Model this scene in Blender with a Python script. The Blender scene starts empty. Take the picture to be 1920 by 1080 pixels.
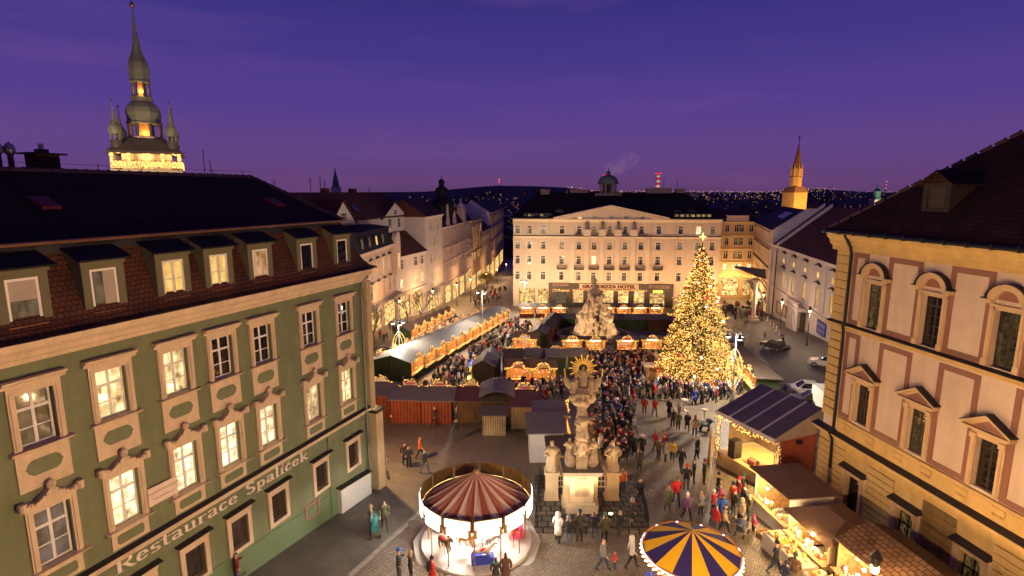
import bpy, bmesh, math, random
from mathutils import Vector, Matrix, noise
random.seed(11)
PI = math.pi
SC = bpy.context.scene
COL = SC.collection

# ------------------------------------------------------------------ camera
CAM_H, PITCH, FPX, SLOPE = 16.3, math.radians(9.8), 1044.0, 0.09
cd = bpy.data.cameras.new('camera'); cam = bpy.data.objects.new('camera', cd); COL.objects.link(cam)
cd.sensor_width = 36.0; cd.lens = FPX / 1920 * 36.0; cd.clip_start = 0.2; cd.clip_end = 30000
cam.location = (0, 0, CAM_H); cam.rotation_euler = (PI / 2 - PITCH, 0, 0)
SC.camera = cam
SC.view_settings.view_transform = 'Standard'; SC.view_settings.look = 'None'
SC.view_settings.exposure = 0.3; SC.view_settings.gamma = 1.0
SC.cycles.use_denoising = True
SC.cycles.max_bounces = 6; SC.cycles.diffuse_bounces = 3; SC.cycles.glossy_bounces = 3
SC.cycles.transmission_bounces = 3; SC.cycles.transparent_max_bounces = 8
SC.cycles.sample_clamp_indirect = 4.0; SC.cycles.sample_clamp_direct = 40.0
SC.cycles.caustics_reflective = False; SC.cycles.caustics_refractive = False

# ------------------------------------------------------------------ dusk sky (sun already below the horizon)
W = bpy.data.worlds.new('World'); SC.world = W; W.use_nodes = True
nt = W.node_tree; nt.nodes.clear()
out = nt.nodes.new('ShaderNodeOutputWorld'); bg = nt.nodes.new('ShaderNodeBackground')
nt.links.new(bg.outputs[0], out.inputs[0])
sky = nt.nodes.new('ShaderNodeTexSky'); sky.sky_type = 'NISHITA'; sky.sun_disc = False
sky.sun_elevation = math.radians(-4); sky.sun_rotation = math.radians(200)
tc = nt.nodes.new('ShaderNodeTexCoord'); sx = nt.nodes.new('ShaderNodeSeparateXYZ')
nt.links.new(tc.outputs['Generated'], sx.inputs[0])
ramp = nt.nodes.new('ShaderNodeValToRGB'); ramp.color_ramp.interpolation = 'EASE'
cr = ramp.color_ramp
def s2l(r, g, b):
    f = lambda c: ((c / 255 + 0.055) / 1.055) ** 2.4 if c > 10 else c / 255 / 12.92
    return (f(r), f(g), f(b), 1)
cr.elements[0].position = 0.0; cr.elements[0].color = s2l(88, 58, 100)
cr.elements[1].position = 1.0; cr.elements[1].color = s2l(30, 24, 80)
for p, c in ((0.02, (94, 62, 112)), (0.07, (91, 63, 126)), (0.15, (78, 58, 133)), (0.24, (61, 50, 127)), (0.32, (48, 42, 116))):
    e = cr.elements.new(p); e.color = s2l(*c)
nt.links.new(sx.outputs['Z'], ramp.inputs[0])
# thin streaks of high cloud
mp = nt.nodes.new('ShaderNodeMapping'); mp.inputs['Scale'].default_value = (1.2, 1.2, 9.0); mp.inputs['Rotation'].default_value = (0.12, 0.22, 0)
nt.links.new(tc.outputs['Generated'], mp.inputs[0])
nz = nt.nodes.new('ShaderNodeTexNoise'); nz.inputs['Scale'].default_value = 2.2; nz.inputs['Detail'].default_value = 5
nt.links.new(mp.outputs[0], nz.inputs[0])
r2 = nt.nodes.new('ShaderNodeValToRGB'); r2.color_ramp.elements[0].position = 0.52; r2.color_ramp.elements[1].position = 0.8
r2.color_ramp.elements[1].color = (0.26, 0.26, 0.26, 1)
nt.links.new(nz.outputs[0], r2.inputs[0])
mx = nt.nodes.new('ShaderNodeMixRGB'); mx.blend_type = 'MIX'; mx.inputs[2].default_value = s2l(122, 78, 140)
nt.links.new(r2.outputs[0], mx.inputs[0]); nt.links.new(ramp.outputs[0], mx.inputs[1])
ad = nt.nodes.new('ShaderNodeMixRGB'); ad.blend_type = 'ADD'; ad.inputs[0].default_value = 0.12
nt.links.new(mx.outputs[0], ad.inputs[1]); nt.links.new(sky.outputs[0], ad.inputs[2])
nt.links.new(ad.outputs[0], bg.inputs[0]); bg.inputs[1].default_value = 0.92

# ------------------------------------------------------------------ surveying: photo direction -> point on the ground / on a facade
CP, SP = math.cos(PITCH), math.sin(PITCH)
def ray(px, py):
    u = (px - 960) / FPX; v = (540 - py) / FPX
    return Vector((u, CP + v * SP, -SP + v * CP))
def G(px, py, dz=0.0):
    d = ray(px, py); t = (CAM_H - dz) / (-d.z - SLOPE * d.y)
    return Vector((0, 0, CAM_H)) + d * t
def AT(px, py, Y):
    d = ray(px, py); return Vector((0, 0, CAM_H)) + d * (Y / d.y)
def gz(x, y):
    if y < 150: return -SLOPE * y
    if y < 420: return -13.5 - (y - 150) * 0.075
    return -33.75 - min(12, (y - 420) * 0.015)

# ------------------------------------------------------------------ materials
MT = {}
def mat(name, col, rough=0.8, var=0.15, vscale=1.5, bump=0.0, bscale=30.0, metal=0.0, spec=0.35, stain=0.0):
    if name in MT: return MT[name]
    m = bpy.data.materials.new(name); m.use_nodes = True; t = m.node_tree
    b = t.nodes['Principled BSDF']; b.inputs['Roughness'].default_value = rough
    b.inputs['Metallic'].default_value = metal; b.inputs['Specular IOR Level'].default_value = spec
    c = (*col, 1)
    tc = t.nodes.new('ShaderNodeTexCoord')
    if var > 0:
        n = t.nodes.new('ShaderNodeTexNoise'); n.inputs['Scale'].default_value = vscale; n.inputs['Detail'].default_value = 6; n.inputs['Roughness'].default_value = 0.65
        t.links.new(tc.outputs['Object'], n.inputs[0])
        r = t.nodes.new('ShaderNodeValToRGB')
        r.color_ramp.elements[0].position = 0.3; r.color_ramp.elements[1].position = 0.7
        r.color_ramp.elements[0].color = tuple(x * (1 - var) for x in col) + (1,)
        r.color_ramp.elements[1].color = tuple(min(0.95, x * (1 + var)) for x in col) + (1,)
        t.links.new(n.outputs[0], r.inputs[0]); last = r.outputs[0]
        if stain > 0:
            mp = t.nodes.new('ShaderNodeMapping'); mp.inputs['Scale'].default_value = (1.6, 1.6, 0.22)
            t.links.new(tc.outputs['Object'], mp.inputs[0])
            n2 = t.nodes.new('ShaderNodeTexNoise'); n2.inputs['Scale'].default_value = 1.1; n2.inputs['Detail'].default_value = 8; n2.inputs['Roughness'].default_value = 0.7
            t.links.new(mp.outputs[0], n2.inputs[0])
            r3 = t.nodes.new('ShaderNodeValToRGB'); r3.color_ramp.elements[0].position = 0.42; r3.color_ramp.elements[1].position = 0.66
            r3.color_ramp.elements[0].color = (0, 0, 0, 1); r3.color_ramp.elements[1].color = (stain,) * 3 + (1,)
            t.links.new(n2.outputs[0], r3.inputs[0])
            mm = t.nodes.new('ShaderNodeMixRGB'); mm.inputs[2].default_value = tuple(x * 0.55 for x in col) + (1,)
            t.links.new(r3.outputs[0], mm.inputs[0]); t.links.new(last, mm.inputs[1]); last = mm.outputs[0]
        t.links.new(last, b.inputs['Base Color'])
    else:
        b.inputs['Base Color'].default_value = c
    if bump > 0:
        n = t.nodes.new('ShaderNodeTexNoise'); n.inputs['Scale'].default_value = bscale; n.inputs['Detail'].default_value = 4
        t.links.new(tc.outputs['Object'], n.inputs[0])
        bp = t.nodes.new('ShaderNodeBump'); bp.inputs['Strength'].default_value = bump; bp.inputs['Distance'].default_value = 0.03
        t.links.new(n.outputs[0], bp.inputs['Height']); t.links.new(bp.outputs[0], b.inputs['Normal'])
    MT[name] = m; return m
def emi(name, col, s, sample=True):
    if name in MT: return MT[name]
    m = bpy.data.materials.new(name); m.use_nodes = True; t = m.node_tree; t.nodes.clear()
    o = t.nodes.new('ShaderNodeOutputMaterial'); e = t.nodes.new('ShaderNodeEmission')
    e.inputs[0].default_value = (*col, 1); e.inputs[1].default_value = s
    t.links.new(e.outputs[0], o.inputs[0])
    if not sample: m.cycles.emission_sampling = 'NONE'
    MT[name] = m; return m
def objcol(name, rough=0.85, bump=0.3):
    """cloth or paint that takes its colour from the object"""
    if name in MT: return MT[name]
    m = bpy.data.materials.new(name); m.use_nodes = True; t = m.node_tree; b = t.nodes['Principled BSDF']
    b.inputs['Roughness'].default_value = rough
    oi = t.nodes.new('ShaderNodeObjectInfo'); tc = t.nodes.new('ShaderNodeTexCoord')
    n = t.nodes.new('ShaderNodeTexNoise'); n.inputs['Scale'].default_value = 9; t.links.new(tc.outputs['Object'], n.inputs[0])
    r = t.nodes.new('ShaderNodeValToRGB'); r.color_ramp.elements[0].color = (0.7, 0.7, 0.7, 1); r.color_ramp.elements[1].color = (1.15, 1.15, 1.15, 1)
    t.links.new(n.outputs[0], r.inputs[0])
    mm = t.nodes.new('ShaderNodeMixRGB'); mm.blend_type = 'MULTIPLY'; mm.inputs[0].default_value = 1
    t.links.new(oi.outputs['Color'], mm.inputs[1]); t.links.new(r.outputs[0], mm.inputs[2]); t.links.new(mm.outputs[0], b.inputs['Base Color'])
    bp = t.nodes.new('ShaderNodeBump'); bp.inputs['Strength'].default_value = bump; bp.inputs['Distance'].default_value = 0.02
    t.links.new(n.outputs[0], bp.inputs['Height']); t.links.new(bp.outputs[0], b.inputs['Normal'])
    MT[name] = m; return m
def tilemat(name, c1, c2, sx=0.22, sz=0.16, axes='XZ', rough=0.75, mortar=(0.005, 0.003, 0.003), bump=0.7, squash=1.0):
    """roof tiles / planks / cobbles: brick pattern on two object axes"""
    if name in MT: return MT[name]
    m = bpy.data.materials.new(name); m.use_nodes = True; t = m.node_tree; b = t.nodes['Principled BSDF']
    b.inputs['Roughness'].default_value = rough; b.inputs['Specular IOR Level'].default_value = 0.3
    tc = t.nodes.new('ShaderNodeTexCoord'); s = t.nodes.new('ShaderNodeSeparateXYZ'); c = t.nodes.new('ShaderNodeCombineXYZ')
    t.links.new(tc.outputs['Object'], s.inputs[0]); t.links.new(s.outputs[axes[0]], c.inputs[0]); t.links.new(s.outputs[axes[1]], c.inputs[1])
    k = t.nodes.new('ShaderNodeTexBrick'); k.inputs['Scale'].default_value = 1.0
    k.inputs['Brick Width'].default_value = sx; k.inputs['Row Height'].default_value = sz
    k.inputs['Mortar Size'].default_value = min(sx, sz) * 0.09; k.inputs['Mortar Smooth'].default_value = 0.4; k.inputs['Bias'].default_value = -0.2
    k.inputs['Color1'].default_value = (*c1, 1); k.inputs['Color2'].default_value = (*c2, 1); k.inputs['Mortar'].default_value = (*mortar, 1)
    t.links.new(c.outputs[0], k.inputs[0])
    n = t.nodes.new('ShaderNodeTexNoise'); n.inputs['Scale'].default_value = 0.9; n.inputs['Detail'].default_value = 7; t.links.new(tc.outputs['Object'], n.inputs[0])
    r = t.nodes.new('ShaderNodeValToRGB'); r.color_ramp.elements[0].position = 0.3; r.color_ramp.elements[1].position = 0.72
    r.color_ramp.elements[0].color = (0.6, 0.6, 0.6, 1); r.color_ramp.elements[1].color = (1.25, 1.25, 1.25, 1)
    t.links.new(n.outputs[0], r.inputs[0])
    mm = t.nodes.new('ShaderNodeMixRGB'); mm.blend_type = 'MULTIPLY'; mm.inputs[0].default_value = 1
    t.links.new(k.outputs['Color'], mm.inputs[1]); t.links.new(r.outputs[0], mm.inputs[2]); t.links.new(mm.outputs[0], b.inputs['Base Color'])
    bp = t.nodes.new('ShaderNodeBump'); bp.inputs['Strength'].default_value = bump; bp.inputs['Distance'].default_value = 0.03; bp.invert = True
    t.links.new(k.outputs['Fac'], bp.inputs['Height']); t.links.new(bp.outputs[0], b.inputs['Normal'])
    MT[name] = m; return m
def litpane(name, col, s, detail=0.5, scale=1.6, ms=(2.6, 1, 0.7)):
    """a lit room seen through a window: curtain folds, lamps and furniture as uneven brightness"""
    if name in MT: return MT[name]
    m = bpy.data.materials.new(name); m.use_nodes = True; t = m.node_tree; t.nodes.clear()
    o = t.nodes.new('ShaderNodeOutputMaterial'); e = t.nodes.new('ShaderNodeEmission'); gl = t.nodes.new('ShaderNodeBsdfGlossy'); ads = t.nodes.new('ShaderNodeMixShader')
    ads.inputs[0].default_value = 0.06; gl.inputs['Roughness'].default_value = 0.05
    tc = t.nodes.new('ShaderNodeTexCoord'); oi = t.nodes.new('ShaderNodeObjectInfo')
    vm = t.nodes.new('ShaderNodeVectorMath'); vm.operation = 'ADD'
    ml = t.nodes.new('ShaderNodeMath'); ml.operation = 'MULTIPLY'; ml.inputs[1].default_value = 37.0
    t.links.new(oi.outputs['Random'], ml.inputs[0]); t.links.new(tc.outputs['Object'], vm.inputs[0]); t.links.new(ml.outputs[0], vm.inputs[1])
    mp = t.nodes.new('ShaderNodeMapping'); mp.inputs['Scale'].default_value = ms; t.links.new(vm.outputs[0], mp.inputs[0])
    n = t.nodes.new('ShaderNodeTexNoise'); n.inputs['Scale'].default_value = scale; n.inputs['Detail'].default_value = 4; t.links.new(mp.outputs[0], n.inputs[0])
    vo = t.nodes.new('ShaderNodeTexVoronoi'); vo.inputs['Scale'].default_value = scale * 1.5; vo.distance = 'CHEBYCHEV'; t.links.new(vm.outputs[0], vo.inputs[0])
    r = t.nodes.new('ShaderNodeValToRGB'); r.color_ramp.elements[0].position = 0.3; r.color_ramp.elements[1].position = 0.62
    lo = 1 - detail
    r.color_ramp.elements[0].color = (col[0] * lo, col[1] * lo * 0.75, col[2] * lo * 0.5, 1); r.color_ramp.elements[1].color = (*col, 1)
    mm = t.nodes.new('ShaderNodeMixRGB'); mm.inputs[0].default_value = 0.35
    t.links.new(n.outputs[0], mm.inputs[1]); t.links.new(vo.outputs['Distance'], mm.inputs[2])
    t.links.new(mm.outputs[0], r.inputs[0]); t.links.new(r.outputs[0], e.inputs[0])
    ml2 = t.nodes.new('ShaderNodeMath'); ml2.operation = 'MULTIPLY_ADD'; ml2.inputs[1].default_value = s * 0.6; ml2.inputs[2].default_value = s * 0.7
    t.links.new(oi.outputs['Random'], ml2.inputs[0]); t.links.new(ml2.outputs[0], e.inputs[1])
    t.links.new(e.outputs[0], ads.inputs[1]); t.links.new(gl.outputs[0], ads.inputs[2]); t.links.new(ads.outputs[0], o.inputs[0])
    MT[name] = m; return m
def glassmat():
    if 'glass' in MT: return MT['glass']
    m = bpy.data.materials.new('glass'); m.use_nodes = True; t = m.node_tree; b = t.nodes['Principled BSDF']
    b.inputs['Base Color'].default_value = (0.012, 0.011, 0.012, 1); b.inputs['Roughness'].default_value = 0.04; b.inputs['Specular IOR Level'].default_value = 0.9
    tc = t.nodes.new('ShaderNodeTexCoord'); n = t.nodes.new('ShaderNodeTexNoise'); n.inputs['Scale'].default_value = 3.0; n.inputs['Detail'].default_value = 1
    t.links.new(tc.outputs['Object'], n.inputs[0]); bp = t.nodes.new('ShaderNodeBump'); bp.inputs['Strength'].default_value = 0.25; bp.inputs['Distance'].default_value = 0.05
    t.links.new(n.outputs[0], bp.inputs['Height']); t.links.new(bp.outputs[0], b.inputs['Normal'])
    MT['glass'] = m; return m

GLASS = glassmat()
WHITE = mat('white_paint', (0.75, 0.7, 0.64), 0.5, 0.06)
LIT = litpane('lit_room', (1.0, 0.7, 0.32), 1.6, 0.85)
LITW = litpane('lit_room_white', (1.0, 0.76, 0.42), 2.0, 0.8)
LITY = litpane('lit_room_yellow', (1.0, 0.66, 0.2), 0.95, 0.35)
LITD = litpane('dim_room', (0.34, 0.24, 0.14), 0.5, 0.85)
SHOP = litpane('lit_shop', (1.0, 0.6, 0.2), 1.5, 0.97, 1.1, (1, 1, 1.2))
DARKMETAL = mat('dark_metal', (0.03, 0.03, 0.032), 0.45, 0.1, metal=0.6)
GREYMETAL = mat('grey_metal', (0.3, 0.29, 0.28), 0.4, 0.1, metal=0.7)
WOOD = tilemat('planks', (0.42, 0.24, 0.1), (0.34, 0.18, 0.07), 0.16, 2.6, 'XZ', 0.7, bump=0.4)
BULBFAR = emi('bulb_small', (1.0, 0.44, 0.09), 3.2, False)

# ------------------------------------------------------------------ mesh building
class MB:
    def __init__(s): s.v = []; s.f = []; s.mi = []; s.cur = 0
    def add(s, vs, fs):
        o = len(s.v); s.v += [tuple(v) for v in vs]; s.f += [tuple(i + o for i in f) for f in fs]; s.mi += [s.cur] * len(fs); return s
    def box(s, x0, x1, y0, y1, z0, z1):
        return s.add([(x0, y0, z0), (x1, y0, z0), (x1, y1, z0), (x0, y1, z0), (x0, y0, z1), (x1, y0, z1), (x1, y1, z1), (x0, y1, z1)],
                     [(0, 3, 2, 1), (4, 5, 6, 7), (0, 1, 5, 4), (1, 2, 6, 5), (2, 3, 7, 6), (3, 0, 4, 7)])
    def quad(s, a, b, c, d): return s.add([a, b, c, d], [(0, 1, 2, 3)])
    def poly(s, pts): return s.add(pts, [tuple(range(len(pts)))])
    def hexa(s, lo, hi):
        """eight points: lower ring of 4, upper ring of 4"""
        return s.add(list(lo) + list(hi), [(0, 3, 2, 1), (4, 5, 6, 7), (0, 1, 5, 4), (1, 2, 6, 5), (2, 3, 7, 6), (3, 0, 4, 7)])
    def extr(s, pts, y0, y1):
        """outline pts (x,z) pushed from y0 to y1"""
        n = len(pts); vs = [(p[0], y0, p[1]) for p in pts] + [(p[0], y1, p[1]) for p in pts]
        return s.add(vs, [tuple(range(n)), tuple(range(2 * n - 1, n - 1, -1))] + [(i, i + n, (i + 1) % n + n, (i + 1) % n) for i in range(n)])
    def extx(s, pts, x0, x1):
        """profile pts (y,z) swept along x"""
        n = len(pts); vs = [(x0, p[0], p[1]) for p in pts] + [(x1, p[0], p[1]) for p in pts]
        return s.add(vs, [tuple(range(n)), tuple(range(2 * n - 1, n - 1, -1))] + [(i, i + n, (i + 1) % n + n, (i + 1) % n) for i in range(n)])
    def slab(s, pts, t):
        """sloped slab: outline of 3-D points, thickness t downwards"""
        n = len(pts); vs = [tuple(p) for p in pts] + [(p[0], p[1], p[2] - t) for p in pts]
        return s.add(vs, [tuple(range(n)), tuple(range(2 * n - 1, n - 1, -1))] + [(i, i + n, (i + 1) % n + n, (i + 1) % n) for i in range(n)])
    def lathe(s, prof, n=16, c=(0, 0, 0), a0=0.0, sq=None):
        vs = []
        for r, z in prof:
            for i in range(n):
                a = a0 + 2 * PI * i / n; k = r
                if sq: k = r * sq(a, z)
                vs.append((c[0] + k * math.cos(a), c[1] + k * math.sin(a), c[2] + z))
        fs = []
        for j in range(len(prof) - 1):
            for i in range(n): fs.append((j * n + i, j * n + (i + 1) % n, (j + 1) * n + (i + 1) % n, (j + 1) * n + i))
        fs.append(tuple(range(n - 1, -1, -1))); fs.append(tuple(range((len(prof) - 1) * n, len(prof) * n)))
        return s.add(vs, fs)
    def tube(s, pts, r, n=6, r1=None):
        pts = [Vector(p) for p in pts]; vs = []; L = len(pts)
        for j, p in enumerate(pts):
            d = (pts[min(j + 1, L - 1)] - pts[max(j - 1, 0)]).normalized()
            u = d.orthogonal().normalized(); w = d.cross(u)
            rr = r if r1 is None else r + (r1 - r) * j / max(1, L - 1)
            for i in range(n):
                a = 2 * PI * i / n; vs.append(p + (u * math.cos(a) + w * math.sin(a)) * rr)
        fs = [(j * n + i, j * n + (i + 1) % n, (j + 1) * n + (i + 1) % n, (j + 1) * n + i) for j in range(L - 1) for i in range(n)]
        fs += [tuple(range(n - 1, -1, -1)), tuple(range((L - 1) * n, L * n))]
        return s.add(vs, fs)
    def octa(s, c, r, rz=None):
        x, y, z = c; q = rz or r
        return s.add([(x + r, y, z), (x, y + r, z), (x - r, y, z), (x, y - r, z), (x, y, z + q), (x, y, z - q)],
                     [(0, 1, 4), (1, 2, 4), (2, 3, 4), (3, 0, 4), (1, 0, 5), (2, 1, 5), (3, 2, 5), (0, 3, 5)])
    def ico(s, c, r, sc=(1, 1, 1), sub=1, jit=0.0):
        bm = bmesh.new(); bmesh.ops.create_icosphere(bm, subdivisions=sub, radius=1)
        vs = []
        for v in bm.verts:
            k = r * (1 + jit * (noise.noise(v.co * 1.7 + Vector(c)) if jit else 0))
            vs.append((c[0] + v.co.x * k * sc[0], c[1] + v.co.y * k * sc[1], c[2] + v.co.z * k * sc[2]))
        fs = [tuple(v.index for v in f.verts) for f in bm.faces]; bm.free()
        return s.add(vs, fs)
    def mesh(s, name, mats, smooth=False):
        me = bpy.data.meshes.new(name); me.from_pydata(s.v, [], s.f)
        for m in (mats if isinstance(mats, (list, tuple)) else [mats]): me.materials.append(m)
        if s.cur or any(s.mi): me.polygons.foreach_set('material_index', s.mi)
        bm = bmesh.new(); bm.from_mesh(me); bmesh.ops.recalc_face_normals(bm, faces=bm.faces); bm.to_mesh(me); bm.free()
        if smooth:
            me.polygons.foreach_set('use_smooth', [True] * len(me.polygons))
        me.update(); return me
    def build(s, name, mats, parent=None, smooth=False, loc=None, rz=0.0):
        return put(name, s.mesh(name, mats, smooth), parent, loc, rz)
def put(name, me, parent=None, loc=None, rz=0.0):
    o = bpy.data.objects.new(name, me); COL.objects.link(o)
    if parent is not None: o.parent = parent
    if loc is not None: o.location = loc
    if rz: o.rotation_euler = (0, 0, rz)
    return o
def tag(o, label=None, cat=None, group=None, kind=None):
    if label: o['label'] = label
    if cat: o['category'] = cat
    if group: o['group'] = group
    if kind: o['kind'] = kind
    return o
def thing(name, label, cat, loc=(0, 0, 0), rz=0.0, group=None):
    o = bpy.data.objects.new(name, None); COL.objects.link(o); o.empty_display_size = 0.3
    o.location = loc; o.rotation_euler = (0, 0, rz); return tag(o, label, cat, group)
def copytree(o, parent=None):
    c = o.copy(); COL.objects.link(c)
    if parent is not None: c.parent = parent
    for ch in list(o.children): copytree(ch, c)
    return c
def light(name, kind, loc, energy, col, size=0.15, parent=None, spot=None, aim=None, blend=0.6):
    l = bpy.data.lights.new(name, kind); l.energy = energy; l.color = col
    l.shadow_soft_size = size
    if kind == 'SPOT': l.spot_size = math.radians(spot); l.spot_blend = blend
    o = bpy.data.objects.new(name, l); COL.objects.link(o); o.location = loc
    if parent is not None: o.parent = parent
    if aim is not None: o.rotation_euler = (Vector(aim) - Vector(loc)).to_track_quat('-Z', 'Y').to_euler()
    return o
SODIUM = (1.0, 0.56, 0.23); WARM = (1.0, 0.68, 0.38); COOL = (1.0, 0.92, 0.82)
CACHE = {}

# ------------------------------------------------------------------ facades
class Fac:
    """a vertical facade from A (left as seen from outside) to B; local x along it, y inwards, z up from the base"""
    def __init__(s, A, B, name, label, cat='building', z=None, group=None):
        s.A = Vector((A[0], A[1])); d = Vector((B[0], B[1])) - s.A; s.W = d.length; s.x = d / s.W; s.n = Vector((-s.x.y, s.x.x))
        s.z = gz(A[0], A[1]) if z is None else z; s.rz = math.atan2(s.x.y, s.x.x)
        s.root = thing(name, label, cat, (A[0], A[1], s.z), s.rz, group)
    def w(s, x, y, z):
        p = s.A + s.x * x + s.n * y; return Vector((p.x, p.y, z + s.z))
def walls(mb, x0, x1, z0, z1, holes, depth=0.2, y=0.0, zfn=None):
    """front wall sheet with real openings and reveals"""
    xs = sorted(set([x0, x1] + [h[0] for h in holes] + [h[1] for h in holes])); zs = sorted(set([z0, z1] + [h[2] for h in holes] + [h[3] for h in holes]))
    xs = [x for x in xs if x0 <= x <= x1]; zs = [z for z in zs if z0 <= z <= z1]
    for i in range(len(xs) - 1):
        run = None
        for j in range(len(zs) - 1):
            cx = (xs[i] + xs[i + 1]) / 2; cz = (zs[j] + zs[j + 1]) / 2
            if any(h[0] < cx < h[1] and h[2] < cz < h[3] for h in holes): continue
            mb.quad((xs[i], y, zs[j]), (xs[i + 1], y, zs[j]), (xs[i + 1], y, zs[j + 1]), (xs[i], y, zs[j + 1]))
    for a, b, c, d in holes:
        mb.quad((a, y, c), (a, y + depth, c), (a, y + depth, d), (a, y, d)); mb.quad((b, y, c), (b, y, d), (b, y + depth, d), (b, y + depth, c))
        mb.quad((a, y, c), (b, y, c), (b, y + depth, c), (a, y + depth, c)); mb.quad((a, y, d), (a, y + depth, d), (b, y + depth, d), (b, y, d))
def winframe(w, h, cols, rows, fw=0.07, bw=0.04, arch=False, trans=None):
    """casement frame with glazing bars, origin bottom centre, front at y=0"""
    key = ('wf', round(w, 2), round(h, 2), cols, str(rows), fw, bw, arch)
    if key in CACHE: return CACHE[key]
    m = MB(); d = 0.07
    m.box(-w / 2, -w / 2 + fw, 0, d, 0, h); m.box(w / 2 - fw, w / 2, 0, d, 0, h)
    m.box(-w / 2 + fw, w / 2 - fw, 0, d, 0, fw); m.box(-w / 2 + fw, w / 2 - fw, 0, d, h - fw, h)
    for i in range(1, cols):
        x = -w / 2 + w * i / cols; k = fw * 0.7 if (cols == 2 or i * 2 == cols) else bw / 2; m.box(x - k, x + k, 0.004, d - .004, fw, h - fw)
    for r in rows:
        k = fw * 0.7 if r > 0.6 else bw / 2; m.box(-w / 2 + fw, w / 2 - fw, 0.008, d - .008, h * r - k, h * r + k)
    if arch:
        n = 10; rr = w / 2
        for sgn in (-1, 1):
            pts = [(sgn * rr, h)] + [(sgn * rr * math.cos(PI / 2 * i / n), h - rr + rr * math.sin(PI / 2 * i / n)) for i in range(n + 1)]
            m.extr(pts, -0.012, d - 0.02)
    CACHE[key] = (m, key); return CACHE[key]
def window(root, x, z, w, h, pane, cols=2, rows=(0.34, 0.68), frame=None, y=0.12, fw=0.07, arch=False, name='window'):
    frame = frame or WHITE
    m, key = winframe(w, h, cols, rows, fw, arch=arch)
    k2 = key + (frame.name,)
    if k2 not in CACHE: CACHE[k2] = m.mesh('window', frame)
    o = put(name, CACHE[k2], root, (x, y, z))
    k3 = ('pane', round(w, 2), round(h, 2), pane.name)
    if k3 not in CACHE: CACHE[k3] = MB().box(-w / 2 + .01, w / 2 - .01, 0.03, 0.045, .01, h - .01).mesh('pane', pane)
    put('pane', CACHE[k3], o, (0, 0, 0)); return o
def shared(key, fn, mats, smooth=False):
    if key not in CACHE: m = MB(); fn(m); CACHE[key] = m.mesh(key if isinstance(key, str) else key[0], mats, smooth)
    return CACHE[key]
def text(body, parent, loc, size, matr, rot=(PI / 2, 0, 0), extrude=0.02, shear=0.0, bold=0.0, sx=1.0, align='LEFT', name='lettering', width=None):
    c = bpy.data.curves.new(name, 'FONT'); c.body = body; c.size = size; c.extrude = extrude; c.shear = shear; c.offset = bold; c.align_x = align
    c.materials.append(matr); c.resolution_u = 3
    t = bpy.data.objects.new('tmp', c); COL.objects.link(t)
    me = bpy.data.meshes.new_from_object(t.evaluated_get(bpy.context.evaluated_depsgraph_get())); bpy.data.objects.remove(t); me.name = name
    if width and me.vertices: xs_ = [v.co.x for v in me.vertices]; sx = width / (max(xs_) - min(xs_))
    o = put(name, me, parent, loc); o.rotation_euler = rot; o.scale = (sx, 1, 1); return o
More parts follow.
